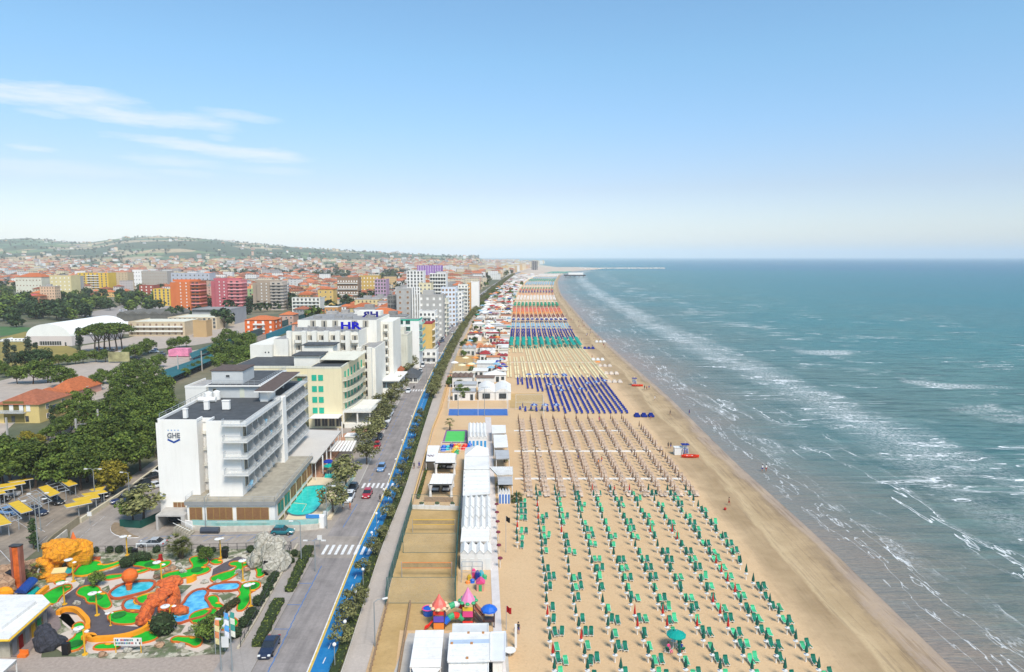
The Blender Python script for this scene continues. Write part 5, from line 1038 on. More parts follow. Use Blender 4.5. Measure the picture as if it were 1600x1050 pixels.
for i,(x,y,z) in enumerate(((-74,236,24.7),(-70,238,24.7),(-66,235,24.7),(-61,239,24.7),(-56,236,24.7),(-72,252,27.3),(-65,255,27.3),(-60,250,27.3),(-53,256,27.3))): child(MB().box(-1.3,1.3,-.9,.9,0,.9).box(-1.5,-1.0,-.4,.4,.9,1.3).mesh('plant',[M('roof_plant_grey',(.3,.29,.28),.8,.25,2)]),'roof_plant',CH,x,y,z)
# generic block builder with real window parts
WMESH = {}
def wmesh(kind):
    if kind not in WMESH:
        WMESH[kind] = {'w':lambda: winmesh('window',1.2,1.4,WIND,HW,mull=1),'d':lambda: winmesh('balcony_door',1.6,2.1,WIND,IVR,mull=1),'g':lambda: winmesh('green_window',1.4,1.5,WIND,SHG,mull=1),'b':lambda: winmesh('brown_window',1.3,1.5,WINB,IVR,mull=1),'t':lambda: winmesh('white_shutter',1.3,1.5,HW,IVR,mull=1)}[kind]()
    return WMESH[kind]
ROOF_T = M('terracotta_tiles',(.46,.13,.045),.85,.3,1.3,rnd=.25); ROOF_T2 = M('red_brown_tiles',(.30,.10,.05),.85,.3,1.3,rnd=.25); ROOF_G = M('grey_flat_roof',(.33,.31,.29),.9,.25,.7,rnd=.3)
def hip(w,d,h,rise,o=.5,flat=.0):
    a,b = w/2+o, d/2+o; k = min(a,b)*(1-flat); mb = MB()
    if a >= b: T = [(-(a-k),0),(a-k,0)]; F_=[(0,1,5,4),(1,2,5),(2,3,4,5),(3,0,4)]
    else: T = [(0,-(b-k)),(0,b-k)]; F_=[(0,1,4),(1,2,5,4),(2,3,5),(3,0,4,5)]
    mb.add([(-a,-b,h),(a,-b,h),(a,b,h),(-a,b,h)]+[(x,y,h+rise) for x,y in T], F_+[(3,2,1,0)]); return mb
def block(name,label,cat,x0,x1,y0,y1,h,wall,roof=None,fl=None,wf=3,ws=0,wk='w',hiproof=0,balc=0,group=None,rz=0,roofname='roof',edge=None,maxw=100,z0=0,sbalc=0,cap=None):
    cx,cy,w,d = (x0+x1)/2,(y0+y1)/2,x1-x0,y1-y0; r = root(name,label,cat,(cx,cy,z0),rz,group=group); fl = fl or max(1,round(h/3.1)); fh = h/fl
    MB().box(-w/2,w/2,-d/2,d/2,0,h,0).build('wall', wall, r)
    if hiproof: hip(w,d,h,hiproof).build('roof', roof or ROOF_T, r)
    else:
        MB().box(-w/2+.25,w/2-.25,-d/2+.25,d/2-.25,h,h+.06).build('roof', roof or ROOF_G, r); e=edge or wall; MB().box(-w/2-.08,w/2+.08,-d/2-.08,-d/2+.22,h-.05,h+.6).box(w/2-.22,w/2+.08,-d/2+.22,d/2+.08,h-.05,h+.6).box(-w/2-.08,-w/2+.22,-d/2+.22,d/2+.08,h-.05,h+.6).build('parapet', e, r)
        if cap: MB().box(-w*.2,w*.15,-d*.1,d*.25,h+.06,h+2.9).build('stair_head', wall, r)
    n=0
    for k in range(fl):
        z = k*fh+fh*.28
        for i in range(wf):
            if n>=maxw: break
            x=-w/2+w*(i+.5)/wf; place(wmesh(wk),'window',r,(x,-d/2-.02,z)); n+=1
        for i in range(ws):
            if n>=maxw: break
            y=-d/2+d*(i+.5)/ws; place(wmesh(wk),'window',r,(w/2+.02,y,z),math.pi/2); n+=1
        if balc and k>0:
            MB().box(-w/2*balc,w/2*balc,-d/2-1.3,-d/2,k*fh-.15,k*fh).box(-w/2*balc,w/2*balc,-d/2-1.3,-d/2-1.2,k*fh,k*fh+.9).build('balcony', IVR, r)
        if sbalc and k>0: MB().box(w/2,w/2+1.4,-d/2*sbalc,d/2*sbalc,k*fh-.15,k*fh).box(w/2+1.3,w/2+1.4,-d/2*sbalc,d/2*sbalc,k*fh,k*fh+.9).build('side_balcony', IVR, r)
    return r
def blockpx(name,label,cat,Y,pxl,pxr,pyt,d,wall,**k):
    x0,x1 = xat(Y,pxl,10),xat(Y,pxr,10); return block(name,label,cat,x0,x1,Y,Y+d,zat(Y,pyt),wall,**k)
YW = M('yellow_render',(.66,.44,.14),.8,.1,.3); GRYW = M('grey_concrete_render',(.42,.40,.37),.85,.12,.4); DRED = MATS['dark_red_roof']; BLW = M('blue_white_render',(.68,.72,.78),.8,.05,.3)
r = blockpx('hotel','pale cream windowless hotel block right behind the white HR hotel','hotel',285,614,637,524,14,CRP,wf=0,hiproof=0,cap=True)
r = blockpx('hotel','white hotel with a green roof band and green-framed windows','hotel',305,585,655,501,12,HW,wf=0,edge=SHG)
x0,x1 = xat(305,585,10),xat(305,655,10)
for i,px_ in enumerate((616,627,638)):
    for z in (20,17,14,11,8): place(wmesh('g'),'window',r,(xat(305,px_,10)-r.location.x,-6.05,z),0,(1.3,1,1.1))
for z in (20,17,14,11,8): MB().box((x1-x0)/2,(x1-x0)/2+1.6,-5.5,4,z-.3,z-.1).box((x1-x0)/2+1.5,(x1-x0)/2+1.6,-5.5,4,z-.1,z+.8).build('side_balcony', M('pale_green_balcony',(.30,.5,.42),.7,.1), r)
text('AMBRA', 1.5, .08, TEAL, r, ((x0+x1)/2+4,316,24), (math.pi/2,0,0)) if False else None
blockpx('hotel','yellow hotel with a dark red roof edge, beside the green-banded hotel','hotel',325,655,675,506,14,YW,wf=0,edge=DRED,sbalc=.9,roof=DRED)
blockpx('building','low white building with glass front beneath the yellow hotel','building',318,648,682,548,8,HW,wf=4,balc=.9)
blockpx('house','small house with orange roof tucked behind the white HR hotel','house',262,612,624,583,10,CRP,wf=1,hiproof=2.2)
r = blockpx('villa','white villa with a curved terrace and dark pitched roof under the trees','villa',268,624,652,590,13,IVR,wf=4,hiproof=2.5,roof=ROOFD)
r = blockpx('apartment_tower','tall grey concrete hotel slab with white vertical fins','hotel',420,644,693,462,18,GRYW,wf=5,fl=7,wk='t',cap=True,edge=GRYW)
x0=xat(420,644,10)-r.location.x; 
r2 = blockpx('apartment_tower','grey hotel wing with balconies, left of the vertical white fins','hotel',420,620,643.6,452,18,GRYW,wf=2,fl=9,wk='b',edge=GRYW)
for i in range(4): MB().box(x0+.2+i*1.5,x0+.8+i*1.5,-10.2,-9,0,31.5).build('white_fin', HW, r)
blockpx('hotel','dark grey scaffolded building left of the grey hotel wing','building',432,606,619,462,14,M('dark_grey_render',(.16,.15,.14),.8,.2),wf=3,fl=9,wk='d')
blockpx('hotel','white hotel with small black openings just in front of the grey slab hotel','hotel',385,655,680,487,12,HW,wf=4,wk='w',balc=.5,sbalc=.8)
blockpx('hotel','pale green-cream hotel with stacked balconies right of the grey slab','hotel',430,684,698,467,14,CRP,wf=2,balc=1,sbalc=.9)
blockpx('hotel','bluish white hotel with blue-framed windows beyond the stacked balconies','hotel',490,690,712,450,18,BLW,wf=4,wk='b',sbalc=.9)
blockpx('hotel','white hotel with cascading side balconies next to the bluish one','hotel',530,706,722,456,16,HW,wf=3,sbalc=1)
blockpx('hotel','white hotel with orange stripe tower, farther along the seafront','hotel',600,716,731,445,16,IVR,wf=3,balc=.9,sbalc=1)
blockpx('hotel','narrow orange hotel tower beyond the cascading balconies','hotel',606,730,735,443,14,M('orange_render',(.62,.30,.08),.8,.1),wf=1)
blockpx('hotel','white windowless hotel side wall, left of the dark tree group','hotel',640,736,748,441,18,HW,wf=0)
blockpx('hotel','long white hotel with dark balcony bands above the grey slab hotel','hotel',600,672,697,428,18,HW,wf=6,wk='d',balc=1)
blockpx('hotel','white apartment block with notched top near the railway screen','apartment block',640,636,662,424,16,HW,wf=5,wk='d')
blockpx('building','sand-coloured building left of the long white hotel','building',560,655,674,443,16,YW if False else CRW,wf=3)
blockpx('building','lilac building with balconies beside the railway screen','building',640,586,604,437,16,M('lilac_render',(.48,.30,.42),.8,.1),wf=4,wk='d')
blockpx('building','long purple and violet building far behind the seafront hotels','building',1500,652,690,415,30,M('violet_render',(.30,.14,.42),.8,.3,.08),wf=10,wk='t')
blockpx('hotel','lone dark tower at the far end of the seafront','tower',2600,831,840,408,25,M('near_black_render',(.06,.06,.07),.7,.15),wf=3,wk='t')
# ---------------------------------------------------------------- side streets, parking lot, railway
mb = MB(); mb.sheet(P([(80,905),(60,1060),(-60,1060),(-60,880)]),.0).sheet(P([(0,1075),(0,1030),(190,1023),(330,1023),(400,1023),(372,1075)]),.012)
mb.build('forecourt', M('brick_paving',(.36,.29,.24),.85,.2,2.5), **ST)
mb = MB(); mb.sheet(P([(150,846),(300,842),(500,838),(562,838),(548,872),(500,872),(470,856),(300,858),(120,860)]),.012)
mb.build('side_street', ASPH2, **ST)
mb = MB(); mb.sheet(P([(135,862),(190,862),(240,838),(195,838),(172,829),(180,815),(240,775),(262,752),(300,700),(282,700),(240,742),(172,790),(120,835),(60,885),(20,915),(60,930)]),.008)
mb.build('side_street', ASPH2, **ST)
mb = MB(); mb.sheet(P([(180,846),(300,843),(500,839),(560,838),(556,822),(500,824),(300,826),(220,832)]),.0055); mb.build('street_margin', ASPH2, **ST)
mb = MB(); mb.sheet(P([(-300,770),(0,742),(130,738),(205,745),(120,812),(70,850),(0,905),(-300,960)]),.006); mb.build('parking_lot', LOT, **ST)
mb = MB(); mb.sheet(P([(110,862),(240,862),(560,860),(575,790),(620,640),(560,640),(400,700),(282,700),(240,720),(110,810)]),.002); mb.build('hotel_yard', ASPH2, **ST)
mb = MB()
for i in range(9): a = g(215+i*34,846); mb.sheet([(a[0],a[1]),(a[0]+.12,a[1]),(a[0]+.9,a[1]+1.8),(a[0]+.78,a[1]+1.8)],.02)
for i in range(8): a = g(262+i*27,838); mb.sheet([(a[0],a[1]-.5),(a[0]+.12,a[1]-.5),(a[0]+.6,a[1]+.8),(a[0]+.48,a[1]+.8)],.02)
a=g(250,838); c=g(455,835); mb.tube([(a[0],a[1],.02),(c[0],c[1],.02)],.05,3); mb.build('blue_bay_lines', BLUE_L, **ST)
mb = MB()
for p0,p1 in (((111,852),(130,836)),((134,832),(141,826)),((145,822),(152,816)),((157,812),(163,807)),((60,850),(74,838)),((0,860),(18,880)),((78,855),(95,838)),((20,810),(50,830)),((72,822),(84,812)),((60,825),(70,831)),((120,775),(140,785)),((100,762),(118,772))):
    a=g(*p0); c=g(*p1); mb.tube([(a[0],a[1],.015),(c[0],c[1],.015)],.07,3)
pts = rnd(P([(193,824),(181,815),(172,824),(175,834),(196,841),(222,840),(205,836)]),1)
for i in range(len(pts)): a,c=pts[i],pts[(i+1)%len(pts)]; mb.tube([(*a,.015),(*c,.015)],.07,4)
mb.build('white_road_marks', WHITE_L, **ST); MB().prism(pts,0,.12).build('traffic_island', M('island_soil',(.26,.19,.12),.9,.25,1.5), **ST)
# yellow shade roofs over the parking bays
YSH = M('yellow_shade_sheet',(.66,.42,.03),.7,.1,.8); mb=None
sh = [([(13,787),(29,782),(51,797),(33,802)],1),([(60,762),(74,758),(94,770),(78,776)],1),([(96,753),(110,750),(121,756),(107,760)],1),([(-10,803),(0,803),(18,817),(-8,823)],1),([(100,789),(140,780),(144,785),(104,793)],1),([(113,780),(152,772),(156,777),(118,784)],1),([(127,772),(163,766),(168,769),(132,775)],1),([(140,765),(165,760),(160,766),(143,767)],1),([(12,752),(50,746),(52,748),(16,754)],1),([(0,757),(38,752),(40,755),(0,762)],1),([(0,765),(22,759),(25,763),(0,767)],1),([(-10,770),(6,767),(9,770),(-10,774)],1),
      ([(28,778),(42,773),(66,790),(52,795)],0),([(43,770),(57,765),(81,782),(67,787)],0),([(71,754),(88,749),(108,765),(91,769)],0),([(0,790),(10,787),(34,809),(15,815)],0)]
for i,(pp,y_) in enumerate(sh):
    q_=P(pp,2.6); cx=sum(a for a,b in q_)/4; cy=sum(b for a,b in q_)/4; r=root('parking_shade',f'{"yellow sheeted" if y_ else "bare open"} parking shade frame, {ordw(i+1 if y_ else i-11)} of its kind, left of the side street','parking shade',(cx,cy,0),group='parking shades'); L=[(a-cx,b-cy) for a,b in q_]
    fr=MB()
    for j in range(4): a,c=L[j],L[(j+1)%4]; fr.tube([(*a,2.5),(*c,2.5)],.07,4)
    for j in range(1,4): t=j/4; fr.tube([(lerp(L[0][0],L[3][0],t),lerp(L[0][1],L[3][1],t),2.5),(lerp(L[1][0],L[2][0],t),lerp(L[1][1],L[2][1],t),2.5)],.05,4)
    fr.build('frame', STEEL, r)
    for a,b in ((0,0),(L[2][0]*.7,L[2][1]*.7)): MB().cyl(a,b,0,2.5,.08,n=6).build('post', STEEL, r)
    if y_: MB().prism(L,2.58,2.66,bottom=True).build('sheet', YSH, r)
# walls and fences by the lot
lowwall([(60,905),(78,868),(80,858),(105,838)], 1.3, 'pale curved wall between the golf park and the parking lot', STONEW)
lowwall([(126,817),(200,768),(262,722),(300,690)], .9, 'long low cream wall between the parking lot trees and the side street', M('cream_wall',(.6,.53,.38),.9,.15,.8), t=.2)
lowwall([(74,858),(82,850),(100,836),(124,818)], 1.5, 'fence with ochre pillars between the lot entrance and the street', M('chainlink_wall',(.36,.30,.2),.9,.2,.8), t=.08)
lowwall([(188,823),(220,825),(262,805)], 1.4, 'dark green screened fence around the street-corner tree', M('green_screen',(.01,.08,.06),.9,.15,1))
# railway
def ribbon(name, pts, w, z, m, **k):
    pts = P(pts); mb = MB(); vs=[]
    for i,p in enumerate(pts):
        a=Vector((*pts[max(i-1,0)],0)); c=Vector((*pts[min(i+1,len(pts)-1)],0)); n_=Vector((c.y-a.y,-(c.x-a.x),0)).normalized()*w/2; vs+=[(p[0]-n_.x,p[1]-n_.y,z),(p[0]+n_.x,p[1]+n_.y,z)]
    mb.add(vs,[(2*i,2*i+1,2*i+3,2*i+2) for i in range(len(pts)-1)]); return mb.build(name,m,**k)
RP=[(-250,800),(-60,742),(0,718),(100,676),(180,634),(270,590),(335,560),(400,530),(480,500),(560,474),(610,456),(650,444),(690,432)]
ribbon('railway_bed',RP,11,.01,M('ballast',(.24,.19,.155),.95,.3,1.5),**ST)
for k in (-3.1,-1.6,1.6,3.1):
    pts=P(RP); mb=MB(); L=[]
    for i,p in enumerate(pts): a=Vector((*pts[max(i-1,0)],0)); c=Vector((*pts[min(i+1,len(pts)-1)],0)); n_=Vector((c.y-a.y,-(c.x-a.x),0)).normalized()*k; L.append((p[0]-n_.x,p[1]-n_.y,.16))
    mb.tube(L,.11,4); mb.build('rail', M('rail_steel',(.42,.36,.32),.5,.2),**ST)
def screen(pp, h, off_, mat, label):
    pts=P(pp); r=root('noise_barrier',label,'noise barrier',(*pts[0],0)); mb=MB(); ps=MB(); o=r.location
    for (xa,ya),(xb_,yb) in zip(pts,pts[1:]):
        n_=Vector((yb-ya,-(xb_-xa),0)).normalized(); a=(xa+n_.x*off_-o.x,ya+n_.y*off_-o.y); c=(xb_+n_.x*off_-o.x,yb+n_.y*off_-o.y)
        mb.add([(*a,0),(*c,0),(*c,h),(*a,h),(a[0]+n_.x*.15,a[1]+n_.y*.15,h),(c[0]+n_.x*.15,c[1]+n_.y*.15,h),(c[0]+n_.x*.15,c[1]+n_.y*.15,0),(a[0]+n_.x*.15,a[1]+n_.y*.15,0)],[(0,1,2,3),(3,2,5,4),(4,5,6,7)])
        k=max(1,int(math.hypot(c[0]-a[0],c[1]-a[1])/6))
        for i in range(k): t=i/k; ps.box(lerp(a[0],c[0],t)-.12,lerp(a[0],c[0],t)+.12,lerp(a[1],c[1],t)-.25,lerp(a[1],c[1],t)+.25,0,h+.2)
    mb.build('panels',mat,r); ps.build('posts',GRS,r)
RS=[(268,592),(300,577),(335,562),(400,532),(480,502),(560,476),(610,458),(650,446)]
screen(RS[2:], 4.5, -6.5, M('teal_panel_dark',(.015,.10,.11),.5,.2,.4), 'dark teal railway screen on the inland side of the tracks'); screen(RS[3:], 4.0, 6.2, M('bright_teal_panel',(.02,.26,.36),.5,.15,.4), 'bright blue-teal railway screen on the seaward side of the tracks')
for i,(px_,py_,h) in enumerate(((122,708,9),(14,706,9),(279,588,9),(316,580,9),(156,690,9),(420,520,9),(372,540,9))):
    a,b=g(px_,py_); r=root('catenary_mast',f'pale railway mast with short arm, {ordw(i+1)} of the masts along the tracks','mast',(a,b,0),group='railway masts'); MB().box(-.18,.18,-.18,.18,0,h).build('post',CONC,r); MB().tube([(0,0,h-1.5),(2.6,-.6,h-1.2)],.07,4).build('arm',STEEL,r)
# fields, courts, lots further back
mb=MB(); mb.sheet(P([(0,560),(0,528),(40,518),(118,545),(150,550),(80,570),(0,585)]),.012); mb.build('dry_grass_field', M('dry_grass',(.27,.21,.055),.95,.25,.15), **ST)
mb=MB(); mb.sheet(P([(-20,700),(-20,600),(60,580),(150,563),(200,565),(345,540),(420,520),(420,528),(300,568),(200,610),(150,625),(40,645)]),.008).sheet(P([(100,560),(130,540),(200,528),(300,500),(420,500),(425,520),(300,540),(200,550)]),.004)
mb.build('rail_side_road', M('pale_gravel_road',(.42,.35,.29),.9,.15,.3), **ST)
mb=MB(); mb.sheet(P([(120,492),(205,474),(260,470),(275,500),(180,505)]),.01).sheet(P([(205,468),(260,500),(275,498),(222,468)]),.014); mb.build('town_parking_ground', M('far_asphalt',(.34,.30,.27),.9,.15,.1), **ST)
mb=MB(); mb.sheet(P([(0,510),(60,512),(50,520),(0,525)]),.01).sheet(P([(0,478),(50,479),(40,487),(0,488)]),.01).sheet(P([(108,474),(150,473),(150,478),(108,478)]),.012); mb.build('lawn', M('green_turf',(.06,.14,.04),.95,.2,.1), **ST)
# ---------------------------------------------------------------- miniature golf park
GRV = NT('rock_garden'); a_=GRV.vor(GRV.pos,1.6,'F1',1); b_=GRV.noise(GRV.pos,.5,5,.7); v_=GRV.vor(GRV.pos,2.2,'DISTANCE_TO_EDGE')
GRV.color(GRV.mix(GRV.mr(v_,0,.12,.6,0), GRV.mix(GRV.mr(b_,.42,.58,0,1), GRV.mix(.5,a_,(.30,.26,.18)), (.12,.14,.07)), (.05,.055,.03))).set(Roughness=.95); 
GRV.t.nodes.new('ShaderNodeHueSaturation'); GRV=GRV.m
q=NT('rock_garden2'); a_=q.vor(q.pos,1.5,'F1',1); bw=q.t.nodes.new('ShaderNodeRGBToBW'); q.lk(a_,bw.inputs[0]); b_=q.noise(q.pos,.35,5,.7)
q.color(q.mix(q.mr(b_,.45,.56,0,.9), q.ramp(bw.outputs[0],[(.2,(.13,.12,.08)),(.5,(.36,.32,.23)),(.8,(.55,.50,.40))]), (.09,.12,.045))).set(Roughness=.95); RGD=q.m
CRM=M('cream_golf_path',(.58,.49,.41),.85,.08,.5); DKP=M('dark_golf_path',(.10,.085,.09),.85,.2,1.2); GRN=M('artificial_turf',(.01,.40,.02),.9,.22,.9); GRN2=M('artificial_turf_dark',(.01,.17,.02),.9,.2,1); ORB=M('orange_kerb',(.62,.16,.02),.7,.15,1); RUST=M('rust_rim',(.45,.09,.03),.8,.2,1); YLK=M('amber_kerb',(.80,.30,.01),.7,.1,1)
TUR=NT('turquoise_water'); n=TUR.noise(TUR.pos,.9,3,.5); TUR.color(TUR.mix(TUR.mr(n,.4,.6),(.01,.38,.48),(.08,.55,.66))).set(Roughness=.15); TUR=TUR.m
BLW_=NT('bright_blue_water'); n=BLW_.noise(BLW_.pos,.8,3,.5); BLW_.color(BLW_.mix(BLW_.mr(n,.4,.62),(.0,.30,.62),(.10,.52,.78))).set(Roughness=.15); BLW_=BLW_.m
TEALW=M('teal_water',(.02,.36,.33),.2,.2,1)
park=[(60,893),(84,878),(150,862),(300,858),(440,858),(462,862),(430,925),(400,975),(378,1012),(300,1026),(180,1030),(110,1026),(80,1010),(45,1010),(20,960),(30,910)]
MB().sheet(P(park),.03).build('golf_ground', RGD, **ST)
mb=MB()
for pp in ([(60,925),(85,905),(110,903),(125,912),(115,925),(95,945),(75,950)],[(100,950),(88,962),(92,965),(110,957),(128,960),(138,985),(145,1010),(100,1022),(90,1015),(88,1000),(96,990),(110,985),(98,975),(95,962)],[(135,1000),(150,990),(190,1000),(240,985),(238,975),(205,985),(240,975),(255,992),(245,1008),(205,1012),(190,1020),(140,1022),(130,1015)],
           [(150,918),(165,903),(200,895),(240,893),(262,880),(275,878),(270,890),(240,905),(210,905),(180,915),(170,935),(180,950),(200,945),(240,930),(262,912),(285,903),(300,897),(330,888),(350,875),(410,868),(420,880),(415,900),(408,905),(395,903),(400,912),(420,915),(410,930),(385,960),(372,985),(355,990),(330,990),(300,985),(285,990),(300,1000),(330,1010),(310,1020),(290,1015),(262,1000),(240,1000),(232,985),(200,985),(165,970),(150,955),(168,950),(160,925)],[(320,925),(335,925),(350,935),(356,945),(350,958),(325,955),(318,938)]):
    mb.sheet(P(pp),.05+.004*len(mb.f))
mb.build('golf_footpath', CRM, **ST); mb=MB()
for pp in ([(243,884),(255,881),(290,884),(298,893),(262,895),(252,905),(240,900)],[(150,930),(160,920),(170,915),(172,922),(166,930)],[(225,945),(245,932),(262,925),(280,915),(300,915),(285,928),(262,935),(250,945)],[(365,893),(385,888),(392,895),(388,908),(370,905)],[(330,928),(356,926),(370,930),(368,942),(352,948),(345,935)],[(236,985),(262,975),(290,978),(282,990),(262,998),(245,1005),(238,995)],[(320,985),(345,990),(340,1000),(318,1000)],[(92,950),(110,947),(120,950),(105,958),(92,957)]): mb.sheet(P(pp),.092+.002*len(mb.f))
mb.build('golf_rock_patches', RGD, **ST)
mb=MB()
for pp in ([(85,957),(95,945),(113,936),(126,925),(122,930),(138,945),(150,945),(160,952),(172,968),(190,978),(215,980),(235,972),(233,980),(205,992),(150,998),(138,988),(138,975),(125,962),(105,960)],[(128,925),(133,905),(150,897),(170,893),(190,886),(212,882),(230,887),(215,894),(180,903),(160,906),(150,915),(140,918)],[(330,905),(333,890),(350,880),(372,870),(384,873),(370,885),(350,895)],[(100,932),(125,915),(130,925),(105,945)]):
    mb.sheet(P(pp),.075+.004*len(mb.f))
mb.build('golf_dark_path', DKP, **ST)
def ell(cx,cy,rx,ry,n=10): return [(cx+rx*math.cos(2*math.pi*i/n),cy+ry*math.sin(2*math.pi*i/n)) for i in range(n)]
def lane(pp, label, kerb=ORB, turf=GRN, z=.14, kw=.17, kh=.27, cup=None):
    q_=rnd(P(pp),1); cx=sum(a for a,b in q_)/len(q_); cy=sum(b for a,b in q_)/len(q_); L=[((a-cx)*1.12,(b-cy)*1.12) for a,b in q_]; n=len(L); r=root('golf_lane',label,'golf lane',(cx,cy,0),group='miniature golf lanes')
    MB().prism(L,0,z).build('turf',turf,r); ar=sum(L[i][0]*L[(i+1)%n][1]-L[(i+1)%n][0]*L[i][1] for i in range(n)); sg=1 if ar>0 else -1; O=[]
    for i in range(n):
        a,b=Vector((*L[i-1],0)),Vector((*L[(i+1)%n],0)); d=(b-a); d=d.normalized() if d.length>0 else Vector((1,0,0)); O.append((L[i][0]+d.y*kw*sg,L[i][1]-d.x*kw*sg))
    mb=MB(); vs=[(*p,kh) for p in L]+[(*p,kh) for p in O]+[(*p,0) for p in O]+[(*p,z*.5) for p in L]; fs=[]
    for i in range(n): j=(i+1)%n; fs+=[(i,j,n+j,n+i),(n+i,n+j,2*n+j,2*n+i),(3*n+i,3*n+j,j,i)]
    mb.add(vs,fs).build('kerb',kerb,r)
    if cup: a,b=g(*cup); MB().cyl(a-cx,b-cy,z,z+.10,.9,n=14).build('hole_mound',GRN2,r)
    a,b=L[n//3]; MB().ball(a*.75,b*.75,z+.1,.45,.2,.14,7,4).build('obstacle',YLK,r)
    return r
LN=[([(117,899),(120,888),(135,879),(155,879),(157,885),(170,884),(190,877),(188,882),(165,890),(150,894),(135,900)],'long green lane beside the teal channel and the amber rock',None),([(210,885),(215,878),(230,875),(240,878),(250,880),(262,878),(264,882),(255,888),(243,891),(232,889),(222,886)],'kidney-shaped green lane near the small white goal frame',(235,883)),([(166,904),(172,900),(190,899),(215,893),(230,889.8),(228,894),(205,900),(185,904),(170,907)],'thin curved green lane below the dark path',None),
 ([(296,877),(302,873),(315,873),(322,876),(322,883),(314,886),(325,889),(324,894),(310,899),(292,902),(275,906),(262,906),(257,902),(262,897),(280,893),(300,890),(302,885)],'large S-shaped green lane right of the tan rocks',(308,892)),([(334,903),(343,899),(355,895),(366,893),(372,887),(360,886),(362,881),(378,880),(395,878),(404,878),(408,884),(410,897),(405,902),(398,902),(400,895),(394,886),(382,886),(376,893),(368,900),(358,906),(345,909),(336,908)],'winding green lane ending at the grey cave rock',None),
 ([(374,923),(380,915),(395,912),(404,914),(404,920),(395,925),(388,930),(390,938),(386,946),(380,953),(372,953),(374,945),(372,935),(378,930)],'green lane along the bushes at the right fence',(392,918)),([(326,936),(333,933),(340,936),(340,944),(348,948),(345,951),(335,951),(330,946),(326,942)],'tiny green lane right of the bright blue pond',None),(ell(351,975,19,9.5),'round green lane at the lower right by the bushes',(353,975)),
 ([(298,968),(303,960),(318,955),(332,953),(338,956),(330,964),(318,972),(305,975)],'green lane touching the lower side of the bright blue pond',None),([(171,967),(176,960),(190,957),(205,956),(222,958),(220,968),(210,975),(190,976),(178,974)],'green lane with a yellow ring left of the red arch rock',(186,963)),([(123,928),(130,920),(145,918),(154,921),(156,927),(165,930),(168,938),(172,946),(166,951),(158,950),(150,943),(138,943),(136,935),(125,932)],'bow-tie shaped green lane in the middle left of the park',(150,936)),
 ([(101,1012),(108,1003),(118,997),(120,990),(114,983),(120,977),(128,977),(131,983),(130,995),(133,1003),(125,1013),(112,1017),(103,1016)],'boot-shaped green lane at the lower left corner',(117,1008)),([(148,1014),(154,1009),(165,1008),(184,1009),(184,1015),(165,1016),(152,1016)],'narrow green lane left of the lettered board',None),([(203,1002),(215,993),(230,988),(245,990),(246,996),(238,1002),(220,1006),(208,1005)],'oval green lane behind the lettered board',None),
 ([(270,1001),(277,997),(287,998),(300,998),(313,999),(312,1008),(303,1012),(294,1007),(280,1004),(272,1004)],'small green lane at the bottom right of the park',None),([(68,933),(80,925),(95,918),(108,916),(110,922),(100,928),(92,936),(88,944),(78,943)],'dark green lane behind the ticket building roof',None),([(85,912),(90,907),(99,907),(102,911),(94,914)],'little round green behind the leftmost dish lamp',None),([(211,940),(220,933),(235,930),(246,928),(244,936),(230,943),(215,945)],'green lane between the two turquoise ponds',None),([(330,878),(337,875),(345,877),(346,881),(338,883),(331,881)],'smallest green lane at the top right',None)]
for pp,lab,cup in LN: lane(pp,lab,YLK if 'between' in lab or 'teal' in lab else ORB,GRN,cup=cup)
def pond(pp,label,water,z=.10,kw=.35):
    r=lane(pp,label,RUST,water,z,kw,.32); r['category']='pond'; r['group']='golf ponds'; r.name='golf_pond'
    for o in [c for c in r.children if c.name.startswith('obstacle')]: bpy.data.objects.remove(o)
    return r
pond([(176,927),(185,920),(196,915),(215,912),(235,911),(237,916),(230,924),(215,928),(200,932),(185,935),(178,933)],'turquoise pond with the orange ball',TUR); pond([(195,948),(200,940),(210,938),(213,946),(225,949),(234,950),(232,956),(215,957),(200,955)],'small turquoise pond left of the red arch rock',TUR)
pond([(272,962),(278,953),(290,945),(295,935),(305,927),(318,925),(322,930),(316,938),(322,945),(326,955),(318,962),(308,965),(295,968),(282,973),(275,970)],'bright blue pond with rust-red rim, right of the red arch rock',BLW_); pond([(328,920),(338,915),(355,913),(372,913),(370,922),(358,924),(340,924),(330,923)],'narrow rippled blue pond below the winding lane',BLW_)
pond([(103,890),(118,880),(140,875),(156,875),(138,879),(122,886),(114,897),(105,898)],'teal channel below the amber rock',TEALW,kw=.3)
tag(MB().cyl(*g(202,922),0,1.0,.35,.5,8).ball(*g(204,918),1.9,1.15,1.15,1.05,14,8,jit=.02).build('orange_ball_sculpture',M('orange_ball',(.72,.14,.02),.7,.15,1.5)),'orange ball sculpture standing in the turquoise pond','sculpture')
